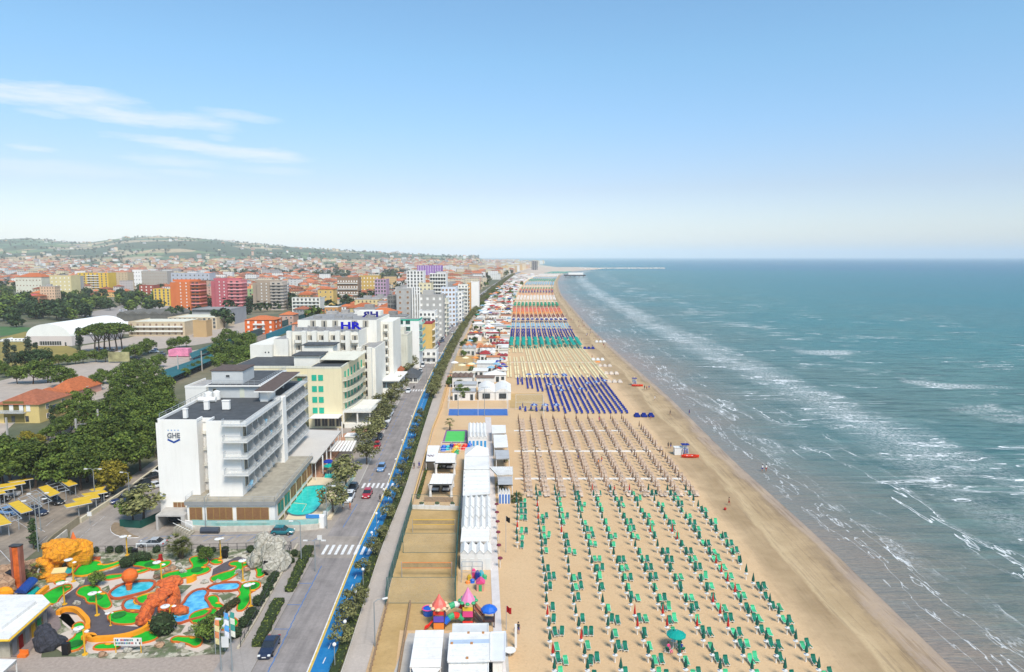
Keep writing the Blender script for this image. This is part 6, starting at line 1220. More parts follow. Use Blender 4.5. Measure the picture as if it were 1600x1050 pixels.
# amber wave walls
def wavewall(pp,label,mat=YLK,h=.7,t=.28):
    pts=P(pp); k=[]
    for i in range(len(pts)-1):
        for j in range(4): k.append((lerp(pts[i][0],pts[i+1][0],j/4),lerp(pts[i][1],pts[i+1][1],j/4)))
    k.append(pts[-1]); k=[tuple(sum(k[min(max(i+d,0),len(k)-1)][c] for d in (-2,-1,0,1,2))/5 for c in (0,1)) for i in range(len(k))]; L=[];Rr=[]
    for i in range(len(k)):
        a,b=k[max(i-1,0)],k[min(i+1,len(k)-1)]; n_=Vector((b[1]-a[1],-(b[0]-a[0]),0)).normalized()*t; L.append((k[i][0]-n_.x,k[i][1]-n_.y)); Rr.append((k[i][0]+n_.x,k[i][1]+n_.y))
    n=len(k); vs=[(*p,0) for p in L]+[(*p,h) for p in L]+[(*p,h) for p in Rr]+[(*p,0) for p in Rr]; fs=[]
    for i in range(n-1): fs+=[(i,i+1,n+i+1,n+i),(n+i,n+i+1,2*n+i+1,2*n+i),(2*n+i,2*n+i+1,3*n+i+1,3*n+i)]
    fs+=[(0,n,2*n,3*n),(n-1,4*n-1,3*n-1,2*n-1)]; tag(MB().add(vs,fs).build('kerb_wall',mat),label,'kerb','amber kerbs of the golf park')
wavewall([(138,1000),(145,1003),(165,1002),(190,1000),(215,993),(232,984),(237,974)],'long wavy amber kerb along the bottom of the dark path'); wavewall([(90,963),(96,957),(110,955),(122,957),(130,966),(139,975),(137,985)],'amber kerb curling round the boot-shaped lane'); wavewall([(58,935),(66,928),(76,920)],'short amber kerb beside the dark blue slide'); wavewall([(290,912),(300,910),(306,905)],'amber curved kerb under the S-shaped lane',h=.9); wavewall([(130,1003),(134,998),(146,997),(149,1003)],'amber loop kerb next to the boot-shaped lane'); wavewall([(262,905),(272,909),(284,908)],'short orange kerb in front of the S-shaped lane',ORB,.4)
# rocks
def rock(name,label,lumps,mat,cat='rock',seed=1,n=12,k=8,jit=.14):
    rr_=random.Random(seed); a0,b0=g(lumps[0][0],lumps[0][1]); r=root(name,label,cat,(a0,b0,0)); mb=MB()
    for (px_,py_,z,rx,ry,rz) in lumps: a,b=g(px_,py_); mb.ball(a-a0,b-b0,z,rx,ry,rz,n,k,jit=jit,rnd=rr_)
    mb.build('body',mat,r); return r
def rockmat(n,c,d,cr):
    q=NT(n); v=q.vor(q.pos,.9,'DISTANCE_TO_EDGE'); nz=q.noise(q.pos,1.8,6,.7); q.color(q.mix(q.mr(v,0,.06,.7,0),q.ramp(nz,[(.3,d),(.6,c)]),cr)).set(Roughness=.9).bump(nz,.8,.3); return q.m
AMB=rockmat('amber_rock',(.80,.33,.01),(.58,.20,.01),(.30,.10,.01)); RDR=rockmat('red_arch_rock',(.70,.15,.03),(.45,.08,.02),(.20,.04,.02)); GYR=rockmat('grey_cave_rock',(.52,.48,.40),(.28,.25,.19),(.08,.07,.05)); BKR=rockmat('black_rock',(.05,.05,.065),(.015,.015,.02),(.01,.01,.01)); BRR=rockmat('brown_cliff',(.45,.28,.17),(.25,.14,.08),(.08,.05,.03))
r=rock('amber_rock','big amber cave rock with a flat plaque at the back left of the golf park',[(84,888,1.6,1.6,1.6,2.2),(95,890,2.6,1.6,1.6,1.4),(105,887,3.0,2.4,1.8,1.5),(118,884,1.6,1.3,1.5,2.4),(130,882,1.8,1.8,1.3,2.1),(70,893,1.0,1.7,1.5,1.4),(94,883,3.2,2.6,1.6,1.2),(125,878,2.5,2.2,1.2,1.4),(74,900,.4,1.2,1.6,.7),(88,905,.25,1.5,1.5,.4),(112,888,3.6,1.5,1.2,1.0)],AMB,seed=3)
a,b=g(98,884,4.6); o=MB().box(-.9,.9,-.55,.55,0,.12).build('plaque',M('plaque_cream',(.7,.5,.22),.8,.1),r); o.location=(a-r.location.x,b-r.location.y-.8,4.2); o.rotation_euler=(.35,0,.2)
rock('red_arch_rock','tall red-orange arch rock between the two ponds',[(224,975,.8,1.0,1.0,1.0),(230,969,1.4,.9,.9,1.0),(238,964,2.0,1.1,1.0,.7),(247,959,2.4,1.4,1.1,.7),(257,953,2.6,1.3,1.0,.7),(266,944,3.2,1.7,1.2,.75),(273,940,3.1,1.4,1.1,.75),(275,948,1.4,.75,.75,1.9),(269,956,1.0,.8,.8,1.3),(282,960,.5,1.2,.8,.8),(254,960,1.2,.6,.7,1.4)],RDR,seed=5)
r=rock('grey_cave_rock','pale grey cave rock with a dark doorway at the back right corner',[(404,886,1.4,1.4,1.6,1.9),(415,884,2.6,1.7,1.7,2.4),(428,886,2.4,2.0,1.9,2.6),(438,890,1.3,1.6,1.7,1.8),(398,884,.9,1.3,1.2,1.2),(425,896,1.1,1.7,1.1,1.5),(414,880,4.0,1.4,1.2,1.4),(432,884,3.8,1.7,1.3,1.2)],GYR,seed=8,jit=.2)
a,b=g(417,898); MB().box(-.35,.35,-.3,.3,0,2.3).build('doorway',M('cave_dark',(.006,.006,.006),.9,0),r).location=(a-r.location.x,b-r.location.y,0)
rock('black_rock','rounded black rock mound beside the ticket building yard',[(74,1012,.8,1.6,1.4,1.7),(70,1006,1.4,1.1,1.1,1.3),(84,1008,.5,1.4,1.0,.9),(92,1004,.3,1.2,.8,.6)],BKR,seed=9,jit=.1)
rock('brown_cliff','low brown artificial cliff with a black cabinet at the left edge',[(0,925,1.2,2.4,1.5,1.8),(12,912,1.5,2,1.2,1.6),(28,905,1.2,2.2,1.2,1.5),(44,898,1.0,2.0,1.0,1.3),(56,893,.9,1.6,1.0,1.2)],BRR,seed=10)
for i,(px_,py_) in enumerate(((270,890),(280,886),(286,895),(262,893),(372,896),(380,901),(385,893),(340,912),(120,990),(255,985),(300,985),(320,912),(245,903),(90,948),(120,945),(250,1010),(282,1012),(200,1018),(160,1025))):
    tag(MB().ball(0,0,.25,.6,.45,.4,7,5,jit=.25).xf(Matrix.Translation((*g(px_,py_),0))).build('boulder',GYR if i%3 else BRR),f'pale boulder of the golf park, {ordw(i+1)} from the list of loose boulders','boulder','loose boulders in the golf park')
# red pillar, slide, cabinet
a,b=g(31,921); r=root('climbing_tower','tall narrow red and orange tower at the left edge of the golf park','tower',(a,b,0)); MB().box(-.75,-.45,-.4,.4,0,6.9).box(.45,.75,-.4,.4,0,6.9).build('side_panel',M('steel_grey_red',(.28,.10,.07),.6,.3),r); MB().box(-.45,.45,-.3,.3,0,6.7).build('core',M('red_orange_panel',(.62,.12,.02),.6,.35,1.2),r); MB().box(-.8,.8,-.45,.45,6.9,7.05).build('cap',DARKF,r)
a,b=g(18,922); tag(MB().box(a-1.1,a+1.1,b,b+1.4,0,2.6).build('black_cabinet',M('black_panel',(.012,.012,.015),.6,.1)),'black square cabinet beside the red tower','cabinet')
a,b=g(32,932); c,d=g(52,920); r=root('blue_slide','dark blue trough slide lying beside the red tower','slide'); mb=MB(); A0=Vector((a,b,.5)); B0=Vector((c,d,1.3)); n_=Vector((d-b,-(c-a),0)).normalized()
vs=[]; 
for P0 in (A0,B0):
    for k in range(7): t=math.pi*k/6; vs.append(tuple(P0+n_*(-.9*math.cos(t))+Vector((0,0,.6*math.sin(t)))))
mb.add(vs,[(k,k+1,8+k,7+k) for k in range(6)]+[tuple(range(7)),tuple(range(13,6,-1))]); mb.build('trough',M('deep_blue_plastic',(.01,.05,.22),.4,.1),r)
tag(MB().prism(P([(38,934),(58,918),(62,921),(52,932)]),0,.25).build('teal_pool',M('teal_plastic',(.0,.33,.28),.5,.1)),'small teal splash pool under the dark blue slide','pool')
tag(MB().ball(*g(8,932),.7,1.3,.8,.8,8,6,jit=.08).build('yellow_figure',YLK),'yellow rounded figure at the left edge behind the ticket roof','figure')
# ticket building
tb=root('ticket_building','white-roofed ticket building with yellow fascia at the bottom left corner','building',(*g(20,985),0)); o=tb.location
def tq(pp,z): return [(a-o.x,b-o.y) for a,b in P(pp,z)]
rp=[(-60,929),(66,929),(78,941),(14,998),(-60,999)]
MB().prism(tq(rp,3.0),2.85,3.0,bottom=True).build('roof',W_ROOF,tb); MB().prism(tq([(-60,934),(48,931),(56,941),(2,982),(-60,984)],3.3),3.0,3.45).build('upper_roof',W_ROOF,tb)
q_=tq(rp,3.0); mb=MB()
for i in (1,2,3): a,b=q_[i],q_[(i+1)%5]; mb.tube([(*a,2.75),(*b,2.75)],.16,4)
mb.build('fascia',M('yellow_fascia',(.70,.42,.03),.7,.2,2),tb); cxx=sum(a for a,b in q_)/5; cyy=sum(b for a,b in q_)/5
MB().prism([(cxx+(a-cxx)*.86,cyy+(b-cyy)*.86) for a,b in q_],0,2.85).build('wall',M('mixed_wall',(.42,.38,.30),.8,.3,1),tb)
a=Vector((*q_[2],0))*.9; c=Vector((*q_[3],0))*.9; dcol=[GREYR,M('green_counter',(.03,.30,.10),.7,.2),MATS['yellow_fascia'],GREYR,RED_C,GREYR]
for i in range(6):
    p=a.lerp(c,(i+.15)/6); s_=a.lerp(c,(i+.85)/6); n_=Vector((s_.y-p.y,-(s_.x-p.x),0)).normalized()*-.1; k=1 if n_.x>0 else -1; n_*=k
    MB().add([(p.x+n_.x,p.y+n_.y,.1),(s_.x+n_.x,s_.y+n_.y,.1),(s_.x+n_.x,s_.y+n_.y,1.9),(p.x+n_.x,p.y+n_.y,1.9)],[(0,1,2,3),(3,2,1,0)]).build('shutter',dcol[i],tb)
canopy([(-40,1028),(26,1030),(2,1052),(-40,1060)],2.8,'white awning corner at the very bottom left edge',fascia=.35)
MB().sheet(P([(14,998),(60,955),(78,945),(92,965),(96,980),(86,990),(62,1000),(40,1027),(-20,1027),(0,1000)]),.09).build('ticket_yard',M('yard_tiles',(.22,.17,.16),.85,.2,2),**ST)
for (px_,py_,lab) in ((36,1026,'orange box seat in the ticket yard'),): x,y=g(px_,py_); tag(MB().box(x-.55,x+.55,y-.3,y+.3,0,.35).box(x-.55,x+.55,y+.2,y+.3,.35,.8).build('orange_bench',M('orange_plastic',(.75,.17,.02),.6,.1)),lab,'bench')
mb=MB()
for (pa,pb) in (((52,993),(72,975)),((60,990),(80,986))): x,y=g(*pa); c,d=g(*pb); mb.tube([(x,y,0),(x,y,1.0),(c,d,1.0),(c,d,0)],.05,5).tube([(x,y,.5),(c,d,.5)],.04,4)
tag(mb.build('yellow_barrier',MATS['yellow_fascia']),'yellow tubular barriers in the ticket yard','barrier')
# lamps, board, goal, bushes
lp=None
def dish_lamp(x,y,h,label):
    r=root('dish_lamp',label,'lamp',(x,y,0),group='yellow lamps with white dishes'); return proto(r,[MB().cyl(0,0,0,3.4,.11,.09,7).cyl(0,0,0,.15,.35,n=8).tube([(-.5,0,3.3),(.5,0,3.3)],.08,5).build('pole',M('lamp_yellow',(.70,.38,.02),.6,.1),r),MB().lathe(-.55,0,[(.05,3.45),(.55,3.5),(.6,3.6),(.1,3.72)],12).build('lamp_shade',WHT,r),MB().lathe(.5,-.2,[(.04,3.2),(.30,3.25),(.05,3.42)],10).build('small_shade',WHT,r)])
LP_=[(115,909,'just below the teal channel'),(101,945,'left of the bow-tie lane'),(152,962,'beside the dark path in the middle left'),(253,913,'above the red arch rock'),(267,984,'in front of the bright blue pond'),(133,1023,'at the bottom left beside the boot lane'),(380,908,'on the tan rocks inside the winding lane'),(345,872,'at the back fence right of the fan palm'),(392,948,'at the right side by the round bushes'),(199,868,'at the back fence left of the goal frame'),(173,978,'low one on the dark path')]
d0=None
for x_,y_,w in LP_:
    x,y=g(x_,y_)
    if d0 is None: d0=dish_lamp(x,y,3.4,f'yellow lamp post with white dish, {w}')
    else: dup(d0,(x,y,0),(x_*.7)%3,f'yellow lamp post with white dish, {w}',sc=.55 if 'low' in w else None)
x,y=g(201,1020); r=root('info_board','white lettered board on two yellow posts at the bottom of the golf park','sign',(x,y,0))
for s_ in (-1.6,1.6): MB().cyl(s_,0,0,1.9,.07,n=6).build('post',MATS['lamp_yellow'],r)
MB().box(-1.75,1.75,-.05,.05,1.0,2.0).build('board',WHT,r); rb=random.Random(4)
for row in (1.62,1.2):
    xx=-1.55
    while xx<1.5: w=rb.uniform(.1,.2); MB().box(xx,xx+w,-.07,-.05,row,row+.26).build('letter_mark',rb.choice([BLU,RED_C,DARKF,TEAL,DARKF]),r) if rb.random()<.85 else None; xx+=w+.08
x,y=g(222,869); tag(MB().tube([(x-.85,y,0),(x-.85,y,2.2),(x+.85,y,2.2),(x+.85,y,0)],.08,6).build('white_goal_frame',WHM),'white goal-shaped gate frame at the back fence','frame')
x,y=g(249,878); tag(MB().box(x-.4,x+.4,y-.1,y+.5,0,.4).box(x-.1,x+.35,y,y+.4,.4,1.2).build('red_figure',RED_C),'small red boot-shaped figure near the kidney lane','figure')
for i,(px_,py_) in enumerate(((211,871),(352,872),(104,1022))): x,y=g(px_,py_); tag(MB().box(x-.4,x+.4,y-.3,y+.3,.0,1.5).build('speaker_box',M('black_plastic',(.01,.01,.012),.5,.1)),['black box by the white goal frame','black box by the back fence','black bin in front of the boot lane'][i],'box')
frame_fence([(150,865),(300,862),(455,858),(440,890),(405,960),(376,1012)],1.3,'low dark railing along the back and right side of the golf park',DARKF,1.5,(1,.5))
lowwall([(465,852),(436,905),(400,970),(372,1015)],.35,'low stone kerb outside the golf park railing',M('beige_kerb',(.5,.43,.32),.85,.1),t=.15)
FL=[((.7,.25,.1),(.7,.6,.3)),((.1,.35,.7),(.7,.7,.75)),((.05,.3,.25),(.7,.7,.6))]
for i,(px_,py_,h) in enumerate(((337,1022,5.0),(352,1018,5.6),(361,1012,5.2))):
    x,y=g(px_,py_); r=root('feather_flag',['orange and cream feather flag, leftmost of three by the park corner','blue and white feather flag, the middle one of three','green and pale feather flag, rightmost by the park corner'][i],'flag',(x,y,0)); MB().tube([(0,0,0),(0,0,h*.8),(.25,0,h)],.04,5).build('pole',STEEL,r)
    for k in range(4): MB().add([(.05,0,h*.95-k*.85),(.6,.08,h*.9-k*.85),(.6,.05,h*.9-.8-k*.85),(.05,0,h*.95-.8-k*.85)],[(0,1,2,3),(3,2,1,0)]).build('cloth',M(f'flag_cloth_{i}{k%2}',FL[i][k%2],.8,.2,2),r)
x,y=g(361,1012); tag(MB().box(x-.5,x+.4,y-1.6,y-1.5,1.0,2.4).build('small_notice',WHT),'white notice panel tilted under the feather flags','notice')
# ---------------------------------------------------------------- trees and shrubs
def foliage(n, c1, c2, isl=.35):
    q=NT(n); nz=q.noise(q.pos,.55,4,.7); r_=q.geo.outputs['Random Per Island']; oi=q.t.nodes.new('ShaderNodeObjectInfo')
    f=q.math('ADD',q.math('MULTIPLY',r_,.6),q.math('MULTIPLY',q.mr(nz,.3,.7),.4)); c=q.mix(f,c1,c2); v=q.math('MULTIPLY',q.mr(r_,0,1,1-isl,1+isl),q.mr(oi.outputs['Random'],0,1,.8,1.25))
    h=q.t.nodes.new('ShaderNodeVectorMath'); h.operation='SCALE'; q.lk(c,h.inputs[0]); q.lk(v,h.inputs['Scale']); q.color(h.outputs[0]).set(Roughness=.75,Specular_IOR_Level=.2); return q.m
FP=foliage('pine_foliage',(.022,.058,.012),(.12,.15,.022)); FB=foliage('leaf_foliage',(.035,.08,.012),(.14,.18,.03)); FT=foliage('tamarisk_foliage',(.07,.08,.03),(.20,.19,.07)); FD=foliage('dark_foliage',(.014,.036,.014),(.055,.085,.028)); FY=foliage('yellow_green_foliage',(.09,.09,.01),(.26,.20,.02)); FH=foliage('hedge_foliage',(.05,.085,.012),(.17,.19,.035)); FBR=foliage('brown_hedge_foliage',(.05,.035,.015),(.10,.07,.025)); FG=foliage('grey_green_foliage',(.03,.05,.03),(.08,.10,.06)); BARK=M('bark',(.10,.07,.05),.9,.3,4); PALM=foliage('palm_foliage',(.04,.06,.015),(.16,.16,.04))
def leaves(mb, rr_, cx,cy,cz, rx,ry,rz, n, s, m=0):
    for _ in range(n):
        while True:
            x,y,z=rr_.uniform(-1,1),rr_.uniform(-1,1),rr_.uniform(-1,1); d=x*x+y*y+z*z
            if .25<d<1: break
        p=Vector((cx+x*rx,cy+y*ry,cz+z*rz)); nn=(Vector((x,y,z+.5)).normalized()+Vector((rr_.uniform(-.7,.7),rr_.uniform(-.7,.7),rr_.uniform(-.5,.7)))).normalized(); a=nn.orthogonal().normalized(); b=nn.cross(a); t=rr_.uniform(0,6.3); a,b=a*math.cos(t)+b*math.sin(t),b*math.cos(t)-a*math.sin(t); k=s*rr_.uniform(.6,1.3)
        mb.add([p+a*k,p+b*k*.6,p-a*k,p-b*k*.6],[(0,1,2,3)],m)
def crown(seed,R_,H_,z0,clumps,per,s,shape='round',cr=.38):
    rr_=random.Random(seed); mb=MB()
    for i in range(clumps):
        t=rr_.uniform(0,2*math.pi)
        if shape=='round': u=rr_.uniform(-.75,1); rad=math.sqrt(max(0,1-u*u))*rr_.uniform(.55,.95); z=z0+H_/2+u*H_/2*.85
        elif shape=='umbrella': u=rr_.uniform(0,1); rad=math.sqrt(u)*1.0; z=z0+H_*.55+H_*.4*(1-rad*rad)+rr_.uniform(-.1,.1)*H_
        elif shape=='tall': u=rr_.uniform(0,1); rad=(1-.7*u)*rr_.uniform(.2,.8); z=z0+H_*u
        c=R_*cr*rr_.uniform(.7,1.25); leaves(mb,rr_,R_*rad*math.cos(t)*(1-cr*.4),R_*rad*math.sin(t)*(1-cr*.4),z,c,c,c*(.55 if shape=='umbrella' else .75),per,s)
    return mb
def trunk(seed,h,r,R_,lean=.1,limbs=4):
    rr_=random.Random(seed); mb=MB(); lx,ly=rr_.uniform(-lean,lean)*h,rr_.uniform(-lean,lean)*h; mb.tube([(0,0,0),(lx*.4,ly*.4,h*.45),(lx,ly,h)],[r,r*.75,r*.45],7)
    for i in range(limbs): t=2*math.pi*i/limbs+rr_.uniform(-.4,.4); mb.tube([(lx*.6,ly*.6,h*.6),(lx+R_*.35*math.cos(t),ly+R_*.35*math.sin(t),h*1.05),(lx+R_*.6*math.cos(t),ly+R_*.6*math.sin(t),h*1.25)],[r*.45,r*.3,r*.12],5)
    return mb
TM={}
def treekind(k, seeds, R_, H_, z0, clumps, per, s, shape, fm, tr, cr=.38, limbs=4): TM[k]=[(crown(sd_,R_,H_,z0,clumps,per,s,shape,cr).mesh('crown',[fm]), trunk(sd_,z0+H_*.3,tr,R_,limbs=limbs).mesh('trunk',[BARK])) for sd_ in seeds]
treekind('pine',(1,2,3,4),4.6,6.5,3.0,34,85,.33,'round',FP,.32,.34); treekind('umbrella',(5,6),5.2,4.6,4.5,26,90,.34,'umbrella',FP,.30,.30); treekind('leaf',(7,8,9),3.6,5.6,1.2,30,70,.30,'round',FB,.22,.36); treekind('tamarisk',(11,12,13,14),2.2,3.4,1.5,20,42,.22,'round',FT,.13,.40)
treekind('poplar',(15,16),2.6,11,1.5,30,60,.34,'tall',FG,.25,.45); treekind('cypress',(17,),1.5,7.5,.3,24,60,.25,'tall',FD,.2,.5); treekind('dark',(18,19,20),4.2,6.8,1.6,26,60,.42,'round',FD,.25,.38); treekind('yellow',(21,),3.3,5.8,.8,34,75,.28,'round',FY,.2,.34); treekind('far',(22,23,24),4.5,7,1.0,14,22,.95,'round',FD,.3,.42,3); treekind('farleaf',(25,26),4.0,6.0,1.0,14,22,.9,'round',FB,.3,.42,3)
tn=[0]; rt=random.Random(21)
def tree(kind, x, y, sc, label, name='tree', group=None, zs=1.0):
    tn[0]+=1; cm,tm=TM[kind][tn[0]%len(TM[kind])]; r=root(name,label,'tree',(x,y,0),rt.uniform(0,6.28),group,(sc,sc,sc*zs)); place(cm,'crown',r); place(tm,'trunk',r); return r
def ttree(kind,px_,py_,h,label,name='tree',group=None,zs=1.0):
    base={'pine':9.5,'umbrella':9,'leaf':6.8,'tamarisk':4.9,'poplar':12.5,'cypress':7.8,'dark':8.4,'yellow':6.6,'far':8,'farleaf':7}[kind]; x,y=g(px_,py_); return tree(kind,x,y,h/base,label,name,group,zs)
# the pine wood behind the parking lot
wood=[(8,745),(40,738),(72,742),(104,740),(138,742),(168,742),(196,735),(222,720),(244,700),(12,720),(48,712),(84,714),(118,716),(150,712),(182,706),(210,696),(236,680),(36,690),(70,690),(100,692),(128,690),(160,684),(190,675),(215,664),(238,652),(120,668),(152,664),(180,655),(205,645),(228,632),(252,640),(200,622),(226,612),(250,610),(212,600),(245,598),(258,622),(185,632),(265,655),(255,670)]
wood=[p for p in wood if not (p[0]<150 and p[1]<728) or p[1]>=738]+[(20,752),(55,750),(90,750),(125,750),(0,735),(160,745),(118,722),(60,728),(90,727),(30,728)]
for i,(px_,py_) in enumerate(wood):
    k='pine' if (px_>95 or i%3) else 'leaf'; ttree(k,px_+rt.uniform(-4,4),py_+14+rt.uniform(-3,3),(rt.uniform(6,7.5) if px_<100 and py_<735 else rt.uniform(8,10.5)),f'dark pine of the wood behind the parking lot, {ordw(i+1)} counting left to right and back','pine_tree','pines behind the parking lot')
ttree('yellow',176,772,7.2,'yellow-green bushy tree between parking lot and side street','broadleaf_tree'); 
r=ttree('tamarisk',224,815,6.6,'brownish tamarisk at the street corner inside the green screen','tamarisk_tree'); r.scale=(2.1,2.1,1.35)
ttree('leaf',208,812,5.0,'dark green shrub tree at the left of the corner tamarisk','broadleaf_tree'); ttree('cypress',53,858,5.2,'narrow conifer beside the red tower and the parking lot','cypress_tree')
# street trees on the left pavement
for i,(px_,py_,h) in enumerate(((521,803,6.2),(540,768,7.6),(535,750,5.0),(573,726,6.2),(571,700,6.5),(590,690,6.4),(586,675,5.5),(597,668,6.2),(604,655,6.4),(612,640,6.5),(592,642,5.5),(620,625,6.5),(628,612,5.8),(640,590,6),(646,578,6.5),(636,575,6.0),(655,566,7),(650,560,6),(662,548,6.5),(668,540,6.5),(676,528,6),(683,520,6),(690,512,6),(696,505,6.5),(704,497,6),(712,490,6),(718,483,7),(724,478,6),(732,472,7),(738,465,7),(745,458,8),(750,452,9),(758,446,9),(766,441,9),(775,436,9),(782,432,9),(788,429,9))):
    x,y=g(px_,py_); r=tree('tamarisk',x-(0 if i<14 else .5),y,h/4.9,f'tamarisk on the left pavement by the hotels, {ordw(i+1)} from the near crossing','tamarisk_tree','trees on the left pavement'); r.scale=(r.scale[0]*1.15,)*2+(r.scale[2],)
# row between cycle lane and promenade
i=0
for px_,py_,h in ((528,1015,4.6),(538,985,5.2),(550,962,5.5),(561,945,4.2),(566,905,4.4),(580,872,4.8),(596,845,4.0),(604,815,4.8),(612,790,5.2),(620,765,4.6),(627,745,5.0),(634,722,4.8),(641,704,4.2),(646,686,5.2),(652,668,5.0),(657,655,4.8)):
    x,y=g(px_,py_); i+=1; tree('tamarisk',x+.25,y,h/4.9*.74,f'tamarisk between cycle lane and promenade, {ordw(i)} from the bottom edge','tamarisk_tree','tamarisks along the cycle lane')
y=238
while y<1880:
    i+=1; x=off(y,-.75)+rt.uniform(-.3,.3); sc=rt.uniform(.95,1.3)*(1 if y<700 else 1.25); r=tree('tamarisk',x,y,sc,f'tamarisk between cycle lane and promenade, {ordw(i)} from the bottom edge','tamarisk_tree','tamarisks along the cycle lane'); r.scale=(sc*.88,sc*(1.3 if y>400 else 1.15)*(1 if y<700 else 1.6),sc*.76)
    y+=(4.0 if y<420 else 5.5) if y<700 else 10
def hedge(fx0,fx1,y0,y1,h,label,fm=FH,s=.2,dens=26,curve=None):
    n=max(2,int((y1-y0)/2)); r=root('hedge',label,'hedge',(fx0(y0),y0,0)); mb=MB(); rr_=random.Random(int(y0*10)); o=r.location; core=MB()
    for k in range(n):
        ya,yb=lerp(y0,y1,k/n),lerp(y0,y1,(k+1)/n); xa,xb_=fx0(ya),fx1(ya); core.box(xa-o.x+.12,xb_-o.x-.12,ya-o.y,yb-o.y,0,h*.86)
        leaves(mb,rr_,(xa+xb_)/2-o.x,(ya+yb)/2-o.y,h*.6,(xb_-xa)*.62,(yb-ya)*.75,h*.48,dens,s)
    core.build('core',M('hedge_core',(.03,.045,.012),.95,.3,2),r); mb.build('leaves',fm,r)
for j,(ya,yb) in enumerate(((72,84),(84.5,96),(96.5,109.6),(115,142.8),(148,175),(176,205),(206,235),(236,250),(256,300),(301,350),(358,420),(421,520),(521,680),(681,900),(901,1300))):
    hedge(lambda y: off(y,-1.5-(.25 if y>200 else 0)),lambda y: off(y,-.25),ya,yb,.85 if ya<400 else 1.4,f'low hedge along the promenade edge, {ordw(j+1)} stretch from the bottom',dens=60 if ya<240 else 30,s=.17 if ya<240 else .35)
def hpx(pp,h,label,fm=FH):
    q_=P(pp); (x0,y0),(x1,_),(x2,y2),(x3,_)=q_[3],q_[2],q_[1],q_[0]; ya,yb=q_[3][1],q_[0][1]; hedge(lambda y:lerp(q_[3][0],q_[0][0],(y-ya)/(yb-ya)),lambda y:lerp(q_[2][0],q_[1][0],(y-ya)/(yb-ya)),ya,yb,h,label,fm,.17,110)
hpx([(473,859),(490,859),(459,926),(444,926)],.95,'wide clipped hedge by the parking bays, the upper of two'); hpx([(425,942),(444,942),(410,1012),(392,1012)],.95,'wide clipped hedge by the parking bays, the lower of two beside the dark car')
hpx([(678,705),(686,705),(670,722),(664,722)],.9,'short hedge left of the printed awning'); hpx([(664,735),(668,735),(656,780),(650,780)],.9,'hedge behind the ochre wall beside the front gazebo')
# golf park shrubs
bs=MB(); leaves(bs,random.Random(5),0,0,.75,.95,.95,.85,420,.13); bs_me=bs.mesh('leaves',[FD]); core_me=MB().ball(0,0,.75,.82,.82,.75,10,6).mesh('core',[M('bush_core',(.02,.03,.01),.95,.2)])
bsb=MB(); leaves(bsb,random.Random(6),0,0,.75,.95,.95,.85,420,.13); bsb_me=bsb.mesh('leaves',[FBR])
def bush(px_,py_,sc,label,brown=False,zs=1,group='round bushes of the golf park',xy=None):
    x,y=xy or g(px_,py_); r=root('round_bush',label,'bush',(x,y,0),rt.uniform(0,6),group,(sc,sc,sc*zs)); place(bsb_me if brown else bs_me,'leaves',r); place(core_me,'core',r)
for i,(px_,py_,sc) in enumerate(((419,925,.95),(425,912,.9),(430,904,.8),(435,894,.8),(441,886,.75),(449,876,.7),(414,935,.8),(404,946,1.0),(393,966,1.05),(383,979,1.0),(369,996,.95),(460,868,.7),(456,880,.6))): bush(px_,py_,sc,f'dark round bush inside the right fence of the golf park, {ordw(i+1)} in its row')
for i,px_ in enumerate((150,172,187,204,245,314,333,352,392)): bush(px_,863,.62+.1*(i%3),f'small round bush along the back railing of the golf park, {ordw(i+1)} from the left')
bush(255,990,1.9,'largest dark ball-shaped bush, in front of the red arch rock'); bush(320,986,1.1,'brown ball-shaped bush below the bright blue pond',True)
for i,(px_,py_,sc) in enumerate(((197,886,1.15),(203,884,1.1),(209,878,1.0),(216,877,1.0),(223,876,1.0),(230,876,.9))): bush(px_,py_,sc,f'clipped bush of the green mound by the goal frame, {ordw(i+1)} from the left',group='bushes by the goal frame')
for i,(px_,py_) in enumerate(((331,978),(336,972),(342,966),(349,960),(356,954),(363,949),(369,945))): bush(px_,py_,.72,f'brown clipped bush of the curved row between two lanes, {ordw(i+1)} from below',True,group='brown bushes between the lanes')
ttree('leaf',328,1003,3.6,'light olive shrub tree behind the lettered board at the right','broadleaf_tree'); ttree('leaf',322,880,2.6,'small shrub tree right of the S-shaped lane','broadleaf_tree'); ttree('leaf',152,917,2.4,'small bonsai-like tree on the dark path','broadleaf_tree')
def fanpalm(px_,py_,h,label,n=3,R_=1.6,xy=None,name='palm_tree'):
    x,y=xy or g(px_,py_); r=root(name,label,'palm',(x,y,0)); rr_=random.Random(int(px_)); mb=MB(); tr=MB()
    for k in range(n):
        ox,oy=(rr_.uniform(-1.6,1.6),rr_.uniform(-.8,.8)) if n>1 else (0,0); hh=h*rr_.uniform(.7,1); tr.tube([(ox*.5,oy*.5,0),(ox,oy,hh)],[.2,.16],7)
        for j in range(34):
            t=rr_.uniform(0,6.28); e=rr_.uniform(-.5,1.2); d=Vector((math.cos(t)*math.cos(e),math.sin(t)*math.cos(e),math.sin(e))); c=Vector((ox,oy,hh))+d*R_*.55; s_=d.cross(Vector((0,0,1))).normalized()
            for q_ in range(7): a=(q_-3)*.28; v=(d*math.cos(a)+s_*math.sin(a)); tip=c+v*R_*.6-Vector((0,0,.18*R_)); w=s_*.07; mb.add([c-w,c+w,tip],[(0,1,2)])
            mb.add([Vector((ox,oy,hh)),Vector((ox,oy,hh+.04)),c],[(0,1,2)])
    mb.build('fronds',PALM,r); tr.build('trunk',BARK,r)
